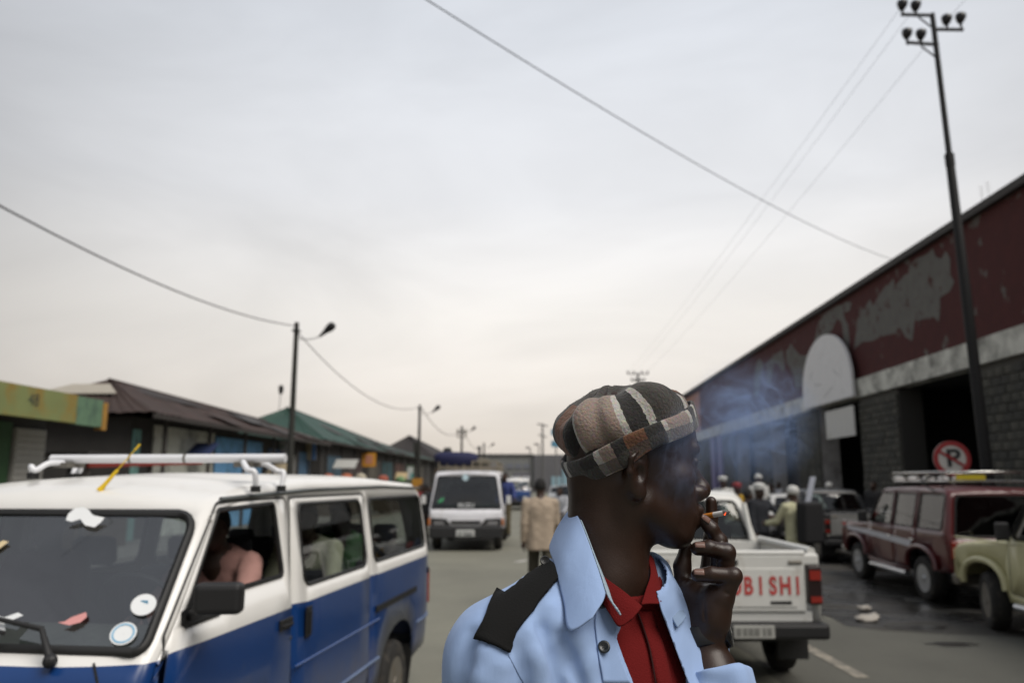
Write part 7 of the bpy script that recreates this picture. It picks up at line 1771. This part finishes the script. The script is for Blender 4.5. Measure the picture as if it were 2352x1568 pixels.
def f_polo(P):
    d = torso_field(P, -0.004); d = smin(d, sd_cap(P, RS, RE, 0.052, 0.055), 0.03)
    hole = sd_cap(P, NECK + A([0, 0, -0.026]), NECK + A([0, 0, 0.10]), 0.073)
    vn = sd_cap(P, NECK + Dt * 0.06 + A([0, 0, -0.02]), NECK + Dt * 0.085 + A([0, 0, -0.05]), 0.02, 0.006)
    d = smax(d, -hole, 0.006)
    q = (P - SB) @ TM
    d = d + 0.0022 * np.sin(q[:, 0] * 55 + 3 * vnoise(P, 9, 1)) * np.clip((SB[2] - 0.08 - P[:, 2]) * 8, 0, 1)
    return smax(d, 0.93 - P[:, 2], 0.01)
V, F = surface_nets(f_polo, A([SB[0] - 0.30, SB[1] - 0.26, 0.90]), A([SB[0] + 0.28, SB[1] + 0.28, NECK[2] + 0.06]), 0.006); PO = mobj('polo_shirt', V, F, POLO)
def fold_field(P):
    """cloth folds: drapes running down from the shoulder point and along the sleeve"""
    q = (P - RS) @ TM; r_ = np.sqrt(q[:, 0] ** 2 + q[:, 1] ** 2); ang = np.arctan2(q[:, 0], q[:, 1])
    dn = np.clip(-q[:, 2] * 7 + 0.15, 0, 1) * np.clip(1.5 - np.sqrt((q * q).sum(1)) / 0.20, 0, 1)
    t_ = q[:, 0] * 46 + q[:, 1] * 30 + q[:, 2] * 10 + 2.4 * vnoise(P * A([1, 1, .4]), 8, 6)
    w = 0.0120 * (np.abs(np.sin(t_)) - 0.6) * dn
    w = w + 0.0045 * np.sin(ang * 6 + 2.2 * vnoise(P * A([1, 1, .35]), 9, 3)) * dn
    return w + 0.0022 * vnoise(P, 26, 8) + 0.003 * vnoise(P * A([1, 1, 0.5]), 13, 2)
FOLDS = []
def f_shirt(P):
    d = torso_field(P, 0.011)
    d = smin(d, sd_cap(P, RS, RE, 0.060, 0.066), 0.035); d = smin(d, sd_cap(P, RE, RWR + A([0, 0, 0.05]), 0.066, 0.058), 0.02)
    d = smin(d, sd_cap(P, LS, LE, 0.062, 0.068), 0.035)
    d = d + fold_field(P)
    for a_, b_, r_, s_ in FOLDS:
        if s_ > 0: d = smin(d, sd_cap(P, a_, b_, r_, r_ * 0.8), 0.016)
        else: d = smax(d, -sd_cap(P, a_, b_, r_, r_ * 1.2), 0.012)
    # open round the neck
    d = smax(d, -sd_cap(P, NECK + A([0, 0, -0.045]), NECK + A([0, 0, 0.12]), 0.080), 0.006)
    # sleeve mouth at the raised forearm
    sl = sd_cap(P, LE, FA + (EL - FA) * 0.06, 0.070, 0.046) + fold_field(P)
    ax_ = (FA - EL) / np.linalg.norm(FA - EL)
    sl = smax(sl, (P - (FA + (EL - FA) * 0.10)) @ ax_, 0.003); d = smin(d, sl, 0.012)
    return smax(d, 0.86 - P[:, 2], 0.01)
def shirt_hit(px_, py_):
    r_ = ray(px_, py_).normalized(); t_ = 0.75
    for _ in range(70):
        p_ = CAMV + r_ * t_; d_ = float(f_shirt(A([p_]))[0])
        if d_ < 0.0004: return A(p_)
        t_ += max(0.0008, d_ * 0.7)
        if t_ > 2: return None
CAMV = Vector((0, 0, HC)); fl = []
for pts_, r_, s_, out_ in (([(1216, 1452), (1236, 1510), (1252, 1600)], 0.011, 1, 0.004), ([(1246, 1440), (1276, 1500), (1296, 1600)], 0.010, -1, -0.004), ([(1262, 1400), (1296, 1470), (1330, 1600)], 0.010, 1, 0.004), ([(1290, 1462), (1316, 1520), (1348, 1600)], 0.009, -1, -0.003),
      ([(1186, 1490), (1196, 1540), (1206, 1610)], 0.009, -1, -0.003), ([(1120, 1500), (1108, 1560), (1100, 1640)], 0.010, 1, 0.004), ([(1078, 1455), (1062, 1520), (1052, 1600)], 0.010, -1, -0.003), ([(1150, 1530), (1146, 1580), (1142, 1640)], 0.009, 1, 0.003), ([(1338, 1470), (1352, 1520), (1366, 1600)], 0.008, 1, 0.003)):
    hs = [shirt_hit(*q_) for q_ in pts_]
    if any(h_ is None for h_ in hs): continue
    hs = [h_ + (A(CAMV) - h_) / np.linalg.norm(A(CAMV) - h_) * (out_ - (r_ if s_ > 0 else -r_ * 0.75)) for h_ in hs]
    for a_, b_ in zip(hs[:-1], hs[1:]): fl.append((a_, b_, r_, s_))
FOLDS = fl
V, F = surface_nets(f_shirt, A([SB[0] - 0.42, SB[1] - 0.30, 0.84]), A([SB[0] + 0.36, SB[1] + 0.32, NECK[2] + 0.03]), 0.0052)
# the shirt hangs open: take away the front between the two edges
px, py = proj_arr(V)
def lerp_edge(pts, y): return np.interp(y, [p[1] for p in pts], [p[0] for p in pts])
ED_R = [(1388, 1350), (1402, 1372), (1421, 1405), (1425, 1440), (1413, 1462), (1430, 1510), (1453, 1568), (1530, 1800), (1560, 2600)]
ED_L = [(1490, 1285), (1520, 1400), (1583, 1568), (1660, 1800), (1690, 2600)]
tq = (V - SB) @ TM
front = (tq[:, 1] > 0.0) & (py > 1280)
eR, eL = lerp_edge(ED_R, py), lerp_edge(ED_L, py)
op = front & (px > eR) & (px < eL)
dep = V[:, 1] * CP + (V[:, 2] - HC) * SP
for e_, near in ((eR, op & (px - eR < 15)), (eL, op & (eL - px < 15))):      # trim the cloth edge clean
    V[near, 0] += (e_[near] - px[near]) * dep[near] / FPX; op = op & ~near
ax_ = (FA - EL) / np.linalg.norm(FA - EL); sm_ = (((V - (FA + (EL - FA) * 0.10)) @ ax_ > -0.004) & ((V - (FA + (EL - FA) * 0.10)) @ ax_ < 0.02)) & (np.sqrt((((V - FA) - ((V - FA) @ ax_)[:, None] * ax_) ** 2).sum(1)) < 0.042)
nk = (sd_cap(V, NECK + A([0, 0, -0.045]), NECK + A([0, 0, 0.12]), 0.080) < 0.004) & (V[:, 2] > NECK[2] - 0.13)
F = F[~(op[F].any(1) | sm_[F].all(1) | nk[F].all(1))]
SH = mobj('shirt', V, F, SHIRT); solidify(SH, 0.0022, 0)
bvh = BVHTree.FromPolygons([Vector(v) for v in V], [list(map(int, f)) for f in F])
CAMO = Vector((0, 0, HC))
def on_shirt(px_, py_, lift=0.003):
    r_ = ray(px_, py_).normalized(); h, n, i, d = bvh.ray_cast(CAMO, r_, 5.0)
    if h is None: return None
    if n.dot(r_) > 0: n = -n
    return h + n * lift
def patch_on(name, rows, mat, lift=0.004, thick=0.002, nu=7, nv=5, parent=MAN):
    """a cloth strip laid on the shirt through the given rows of photo points"""
    rr = loft([[Vector((x, y, 0)) for x, y in r_] for r_ in rows], nu, nv); out = []; last = None
    for r_ in rr:
        row = []
        for p in r_:
            h = on_shirt(p.x, p.y, lift)
            if h is None: h = last
            row.append(h); last = h
        out.append(row)
    first = next((p for r_ in out for p in r_ if p is not None), None)
    if first is None: return None
    out = [[first if p is None else p for p in r_] for r_ in out]
    for _ in range(4):
        o2 = [list(r_) for r_ in out]
        for i in range(len(out)):
            for k in range(len(out[0])):
                nb = [out[a][b] for a, b in ((i - 1, k), (i + 1, k), (i, k - 1), (i, k + 1)) if 0 <= a < len(out) and 0 <= b < len(out[0]) and out[a][b] is not None]
                if out[i][k] is not None and len(nb) == 4: o2[i][k] = out[i][k] * 0.5 + (nb[0] + nb[1] + nb[2] + nb[3]) * 0.125
        out = o2
    o = mmb(MB().grid(out), name, mat, parent); solidify(o, thick, 0); return o
# black shoulder strap with its button
EP = patch_on('shoulder_strap', [[(1243, 1287), (1262, 1290), (1280, 1310), (1284, 1330)], [(1205, 1300), (1222, 1315), (1240, 1335), (1262, 1355)], [(1160, 1338), (1182, 1360), (1202, 1385), (1222, 1408)], [(1123, 1400), (1142, 1422), (1160, 1445), (1180, 1464)], [(1098, 1470), (1115, 1478), (1140, 1487), (1165, 1502)]], BLK, 0.006, 0.004)
def button(px_, py_, lift, r_, mat, parent, Yfix=None):
    h = on_shirt(px_, py_, lift) if Yfix is None else at(px_, py_, Yfix)
    if h is None: print('no shirt at', px_, py_); h = at(px_, py_, 1.05)
    n = (CAMO - h).normalized() + Vector((0, 0, 0.3)); n.normalize(); q = n.to_track_quat('Z', 'Y').to_matrix()
    mb = MB().lathe([(0.0005, 0.0012), (r_ * 0.45, 0.0012), (r_ * 0.62, 0.0022), (r_ * 0.85, 0.0026), (r_, 0.0014), (r_, -0.0012), (0.0005, -0.0012)], h, 'Z', 22, rot=q); o = mmb(mb, 'button', mat, parent)
    mb = MB()
    for sx, sy in ((1, 1), (-1, 1), (1, -1), (-1, -1)): mb.ball(tuple(h + q @ Vector((sx * r_ * 0.17, sy * r_ * 0.17, 0.0014))), r_ * 0.10, 6, 5)
    mmb(mb, 'button_hole', M('button_hole', (0.004, 0.004, 0.004), 0.9), o); return o
BUT = M('dark_button', (0.014, 0.018, 0.020), 0.3); button(1258, 1302, 0.010, 0.0068, M('black_button', (0.010, 0.010, 0.010), 0.45), EP)
o = mmb(MB().tube([p for p in (on_shirt(v.x, v.y, 0.0006) for v in catmull([Vector((1166, 1504, 0)), Vector((1180, 1530, 0)), Vector((1202, 1567, 0))], 6)) if p is not None], 0.0011, 6), 'sleeve_seam', M('seam_thread', (0.10, 0.15, 0.26), 0.95))
# front edge band of the shirt with buttons
PL = patch_on('placket', [[(1372, 1372), (1385, 1380), (1398, 1388)], [(1365, 1420), (1388, 1420), (1416, 1420)], [(1366, 1460), (1388, 1462), (1408, 1464)], [(1372, 1510), (1396, 1512), (1424, 1512)], [(1382, 1567), (1410, 1568), (1446, 1568)]], SHIRT, 0.0035, 0.002)
button(1380, 1486, 0.0085, 0.0080, BUT, PL); button(1380, 1386, 0.0080, 0.0072, BUT, PL)
# collar: near leaf, stand and far leaf
def leaf(name, rows, mat, thick=0.0022, parent=MAN, n=6):
    g_ = loft([[Vector(pt(*p)) for p in r_] for r_ in rows], n, n); o = mmb(MB().grid(g_), name, mat, parent); solidify(o, thick, 0); return o
leaf('collar', [
  [(1330, 1150, 1.245), (1316, 1166, 1.205), (1330, 1190, 1.150), (1352, 1245, 1.115), (1376, 1315, 1.085), (1390, 1362, 1.068)],
  [(1318, 1162, 1.262), (1296, 1190, 1.205), (1312, 1225, 1.136), (1340, 1285, 1.100), (1366, 1345, 1.072), (1385, 1380, 1.058)],
  [(1306, 1180, 1.270), (1276, 1222, 1.206), (1290, 1268, 1.128), (1318, 1335, 1.088), (1346, 1385, 1.060), (1372, 1400, 1.050)],
  [(1300, 1200, 1.275), (1264, 1250, 1.208), (1276, 1300, 1.128), (1296, 1385, 1.082), (1308, 1447, 1.052), (1360, 1418, 1.044)]], SHIRT)
leaf('collar_stand', [
  [(1330, 1152, 1.243), (1318, 1168, 1.203), (1334, 1194, 1.150), (1356, 1250, 1.118), (1380, 1318, 1.090), (1396, 1366, 1.074), (1418, 1398, 1.066)],
  [(1334, 1190, 1.240), (1326, 1205, 1.200), (1342, 1230, 1.152), (1368, 1282, 1.124), (1394, 1345, 1.094), (1408, 1385, 1.078), (1426, 1412, 1.068)]], M('collar_lining', (0.36, 0.46, 0.55), 0.9, var=0.15, bump=0.3, bscale=300))
leaf('far_collar', [
  [(1484, 1268, 1.215), (1500, 1310, 1.190), (1524, 1372, 1.160), (1545, 1420, 1.142), (1556, 1440, 1.136)],
  [(1500, 1268, 1.242), (1520, 1306, 1.215), (1540, 1362, 1.180), (1558, 1405, 1.160), (1567, 1428, 1.148)],
  [(1516, 1276, 1.265), (1538, 1300, 1.245), (1552, 1350, 1.208), (1566, 1395, 1.180), (1576, 1416, 1.162)]], M('shirt_collar_shaded', (0.20, 0.28, 0.42), 0.9, var=0.1))  # shade on the far collar is painted in as a darker shirt blue
# polo collar leaves and placket
leaf('polo_collar', [
  [(1358, 1290, 1.125), (1385, 1322, 1.108), (1425, 1352, 1.096), (1474, 1392, 1.090)],
  [(1366, 1325, 1.112), (1392, 1358, 1.096), (1430, 1388, 1.086), (1468, 1402, 1.084)],
  [(1380, 1372, 1.100), (1400, 1408, 1.086), (1422, 1438, 1.078), (1452, 1420, 1.078)]], POLO, 0.003)
leaf('polo_collar', [
  [(1486, 1272, 1.190), (1494, 1315, 1.160), (1484, 1352, 1.130), (1472, 1388, 1.110)],
  [(1494, 1276, 1.192), (1506, 1322, 1.160), (1500, 1362, 1.132), (1490, 1386, 1.116)],
  [(1500, 1284, 1.196), (1512, 1332, 1.162), (1520, 1374, 1.138), (1512, 1386, 1.126)]], POLO, 0.003)
pb = BVHTree.FromPolygons([Vector(v) + Vector(MO) for v in [p.co for p in PO.data.vertices]], [list(p.vertices) for p in PO.data.polygons])
def on_polo(px_, py_, l):
    r_ = ray(px_, py_).normalized(); h, n, i, d = pb.ray_cast(CAMO, r_, 5.0)
    return (h + (n if n.dot(r_) < 0 else -n) * l) if h is not None else at(px_, py_, 1.09)
for nm, ctr, w_, mt in (('polo_placket', [(1478, 1402), (1492, 1450), (1508, 1500), (1524, 1575)], 17, POLO), ):
    rows = []
    for x, y in [(v.x, v.y) for v in catmull([Vector((a, b, 0)) for a, b in ctr], 6)]: rows.append([on_polo(x + u * w_, y, 0.003) for u in (-1, -0.5, 0, 0.5, 1)])
    o = mmb(MB().grid(rows), nm, mt); solidify(o, 0.003, 0)
mmb(MB().tube([on_polo(v.x, v.y, 0.0045) for v in catmull([Vector((1462, 1408, 0)), Vector((1476, 1450, 0)), Vector((1490, 1500, 0)), Vector((1502, 1570, 0))], 6)], 0.0012, 6), 'placket_seam', M('dark_red_seam', (0.03, 0.003, 0.003), 1.0))
# rolled cuff at the raised forearm
ax_ = A(FA - EL) / np.linalg.norm(FA - EL); u_ = np.cross(ax_, A([0, 1, 0])); u_ /= np.linalg.norm(u_); w_ = np.cross(ax_, u_); C0 = FA + (EL - FA) * 0.03
rows = []
for k, (s_, r_) in enumerate(((-0.035, 0.052), (-0.010, 0.055), (0.006, 0.056), (0.008, 0.052), (-0.008, 0.046), (-0.03, 0.044))):
    rows.append([C0 + ax_ * (s_ + 0.006 * math.sin(2 * a + k)) + (u_ * math.cos(a) + w_ * math.sin(a)) * (r_ + 0.004 * math.sin(3 * a + 1.2 * k) + 0.0025 * math.sin(7 * a)) for a in np.linspace(0, 2 * PI, 49)])
CU = mmb(MB().grid(loft([[Vector(p) for p in r__] for r__ in rows], 1, 4)), 'cuff', SHIRT); solidify(CU, 0.002, 0)
# trousers and shoes
def f_tr(P):
    d = sd_ell(P, PEL, (0.17, 0.125, 0.13), TM)
    for s in (1, -1):
        a, b, c = legs_pts(s); d = smin(d, sd_cap(P, a, b, 0.10, 0.08), 0.03); d = smin(d, sd_cap(P, b, c, 0.08, 0.072), 0.02)
    return d + 0.006 * vnoise(P * A([1, 1, .5]), 16, 5)
V, F = surface_nets(f_tr, A([PEL[0] - 0.34, PEL[1] - 0.3, 0.0]), A([PEL[0] + 0.32, PEL[1] + 0.3, 1.15]), 0.014); mobj('trousers', V, F, cloth('charcoal_trousers', (0.03, 0.03, 0.034)))
for s in (1, -1):
    an = legs_pts(s)[2]; mmb(MB().tube([an - Dt * 0.07 + A([0, 0, -0.035]), an + Dt * 0.03 + A([0, 0, -0.03]), an + Dt * 0.13 + A([0, 0, -0.048]), an + Dt * 0.20 + A([0, 0, -0.055])], [0.04, 0.05, 0.042, 0.025], 12), 'shoe', M('dark_shoe', (0.02, 0.018, 0.016), 0.5))
# ------------------------------------------------------------------ watch, cigarette
WT = thing('wrist_watch', 'black wrist watch on the raised hand of the smoking man', 'watch', tuple(MO))
wa = A(FA - WR); wa /= np.linalg.norm(wa); wc = WR + wa * 0.006; wu = np.cross(wa, A([0, 1, 0])); wu /= np.linalg.norm(wu); ww = np.cross(wa, wu)
ring = []
for s_ in (-0.0125, -0.0115, 0.0115, 0.0125):
    r_ = 0.0325 if abs(s_) < 0.012 else 0.031
    ring.append([wc + wa * s_ + (wu * math.cos(a) * 1.05 + ww * math.sin(a) * 0.98) * r_ for a in np.linspace(0, 2 * PI, 41)])
o = mmb(MB().grid(ring), 'strap', M('black_strap', (0.008, 0.008, 0.009), 0.55), WT); solidify(o, 0.003, 0)
side_v = A([0.93, -0.35, 0.1]); side_v -= wa * (side_v @ wa); side_v /= np.linalg.norm(side_v); q = Vector(side_v).to_track_quat('Z', 'Y').to_matrix()
fc = wc + side_v * 0.032
mmb(MB().lathe([(0.0005, -0.004), (0.0185, -0.004), (0.0195, 0.001), (0.0185, 0.0055), (0.0155, 0.0065), (0.0005, 0.0065)], fc, 'Z', 28, rot=q), 'case', M('watch_case', (0.02, 0.02, 0.022), 0.25, 0.6), WT)
mmb(MB().lathe([(0.0005, 0.0066), (0.0148, 0.0066), (0.0140, 0.0076), (0.0005, 0.0080)], fc, 'Z', 24, rot=q), 'crystal', M('watch_crystal', (0.02, 0.022, 0.025), 0.05, coat=1.0), WT)
CG = thing('cigarette', 'lit cigarette with orange filter held at the mouth', 'cigarette', tuple(MO))
c0, c1 = pt(1600, 1189, 1.243), pt(1676, 1175, 1.205)
def cseg(a, b): return [c0 + (c1 - c0) * a, c0 + (c1 - c0) * b]
mmb(MB().tube(cseg(0, 0.53), 0.0041, 18), 'filter', M('cork_filter', (0.60, 0.20, 0.012), 0.8, var=0.15, scale=120), CG)
mmb(MB().tube(cseg(0.53, 0.83), 0.00405, 18), 'paper', M('cigarette_paper', (0.66, 0.65, 0.64), 0.9, var=0.05), CG)
mb = MB().tube([c0 + (c1 - c0) * t_ for t_ in (0.82, 0.86, 0.90, 0.94, 0.98, 1.0)], [0.0041, 0.0041, 0.0038, 0.0030, 0.0018, 0.0006], 16)
for i, v in enumerate(mb.v): mb.v[i] = tuple(A(v) + A([mnoise.noise(Vector(v) * 400), mnoise.noise(Vector(v) * 400 + Vector((9, 0, 0))), mnoise.noise(Vector(v) * 400 + Vector((0, 9, 0)))]) * 0.0011)
mmb(mb, 'ash', M('grey_ash', (0.16, 0.155, 0.15), 1.0, var=0.9, scale=900), CG, sm=20)
mb = MB(); 
for k in range(5): mb.ball(tuple(c0 + (c1 - c0) * (0.835 + 0.008 * k) + A([0.0, -0.0033, -0.002 + 0.0005 * k])), 0.0014, 6, 5)
mmb(mb, 'ember', emit('ember_glow', (0.9, 0.08, 0.02), 1.2), CG)
# ------------------------------------------------------------------ cigarette smoke: real scattering air with wispy density
def smoke_mat(name, dens, scale, lo_, hi_, seed, dist=2.2, stretch=(1, 1, 1), rot=(0, 0, 0)):
    m = bpy.data.materials.new(name); m.use_nodes = True; nt = m.node_tree; nt.nodes.clear(); N = nt.nodes.new; L = nt.links.new
    o = N('ShaderNodeOutputMaterial'); v = N('ShaderNodeVolumePrincipled'); v.inputs['Color'].default_value = (0.50, 0.66, 1.0, 1); v.inputs['Anisotropy'].default_value = 0.35
    L(v.outputs[0], o.inputs['Volume'])
    tc = N('ShaderNodeTexCoord'); mp = N('ShaderNodeMapping'); mp.inputs['Scale'].default_value = stretch; mp.inputs['Rotation'].default_value = rot; mp.inputs['Location'].default_value = (seed, seed * 2.3, 0); L(tc.outputs['Object'], mp.inputs[0])
    n1 = N('ShaderNodeTexNoise'); n1.inputs['Scale'].default_value = scale; n1.inputs['Detail'].default_value = 3; n1.inputs['Roughness'].default_value = 0.5; n1.inputs['Distortion'].default_value = dist; L(mp.outputs[0], n1.inputs['Vector'])
    # ridged: thin sheets where the noise crosses the middle
    a = N('ShaderNodeMath'); a.operation = 'SUBTRACT'; a.inputs[1].default_value = 0.5; L(n1.outputs['Fac'], a.inputs[0])
    b = N('ShaderNodeMath'); b.operation = 'ABSOLUTE'; L(a.outputs[0], b.inputs[0])
    r_ = N('ShaderNodeMapRange'); r_.inputs[1].default_value = hi_; r_.inputs[2].default_value = lo_; r_.inputs[3].default_value = 0.0; r_.inputs[4].default_value = 1.0; L(b.outputs[0], r_.inputs[0])
    pw = N('ShaderNodeMath'); pw.operation = 'POWER'; pw.inputs[1].default_value = 1.6; L(r_.outputs[0], pw.inputs[0])
    # fade to the edge of the cloud (unit ellipsoid in object space)
    ln = N('ShaderNodeVectorMath'); ln.operation = 'LENGTH'; L(tc.outputs['Object'], ln.inputs[0])
    f = N('ShaderNodeMapRange'); f.interpolation_type = 'SMOOTHSTEP'; f.inputs[1].default_value = 0.98; f.inputs[2].default_value = 0.35; f.inputs[3].default_value = 0; f.inputs[4].default_value = 1; L(ln.outputs['Value'], f.inputs[0])
    n2 = N('ShaderNodeTexNoise'); n2.inputs['Scale'].default_value = scale * 0.5; n2.inputs['Detail'].default_value = 2; L(mp.outputs[0], n2.inputs['Vector'])
    g = N('ShaderNodeMapRange'); g.inputs[1].default_value = 0.40; g.inputs[2].default_value = 0.66; g.inputs[3].default_value = 0.0; g.inputs[4].default_value = 0.30; L(n2.outputs['Fac'], g.inputs[0])
    s = N('ShaderNodeMath'); s.operation = 'ADD'; L(pw.outputs[0], s.inputs[0]); L(g.outputs[0], s.inputs[1])
    k = N('ShaderNodeMath'); k.operation = 'MULTIPLY'; L(s.outputs[0], k.inputs[0]); L(f.outputs[0], k.inputs[1])
    k2 = N('ShaderNodeMath'); k2.operation = 'MULTIPLY'; k2.inputs[1].default_value = dens; L(k.outputs[0], k2.inputs[0]); L(k2.outputs[0], v.inputs['Density'])
    return m
def puff(label, px, py, Y, sx, sy, sz, mat, rot=0.0):
    mb = MB().ball((0, 0, 0), 1.0, 20, 12); o = mb.obj('smoke', mat); c = at(px, py, Y); o.location = c; o.scale = (sx, sy, sz); o.rotation_euler = (0, rot, 0)
    tag(o, label, 'smoke'); o['kind'] = 'stuff'; return o
puff('wisps of bluish cigarette smoke drifting right of the face', 1725, 965, 1.27, 0.132, 0.06, 0.118, smoke_mat('smoke_drift', 20.0, 1.7, 0.0, 0.10, 3.1, 1.5), rot=-0.5)
puff('veil of bluish smoke rolling over the cheek and brow', 1566, 1050, 1.085, 0.052, 0.022, 0.090, smoke_mat('smoke_veil', 13.0, 1.8, 0.0, 0.10, 7.7, 1.4), rot=0.15)
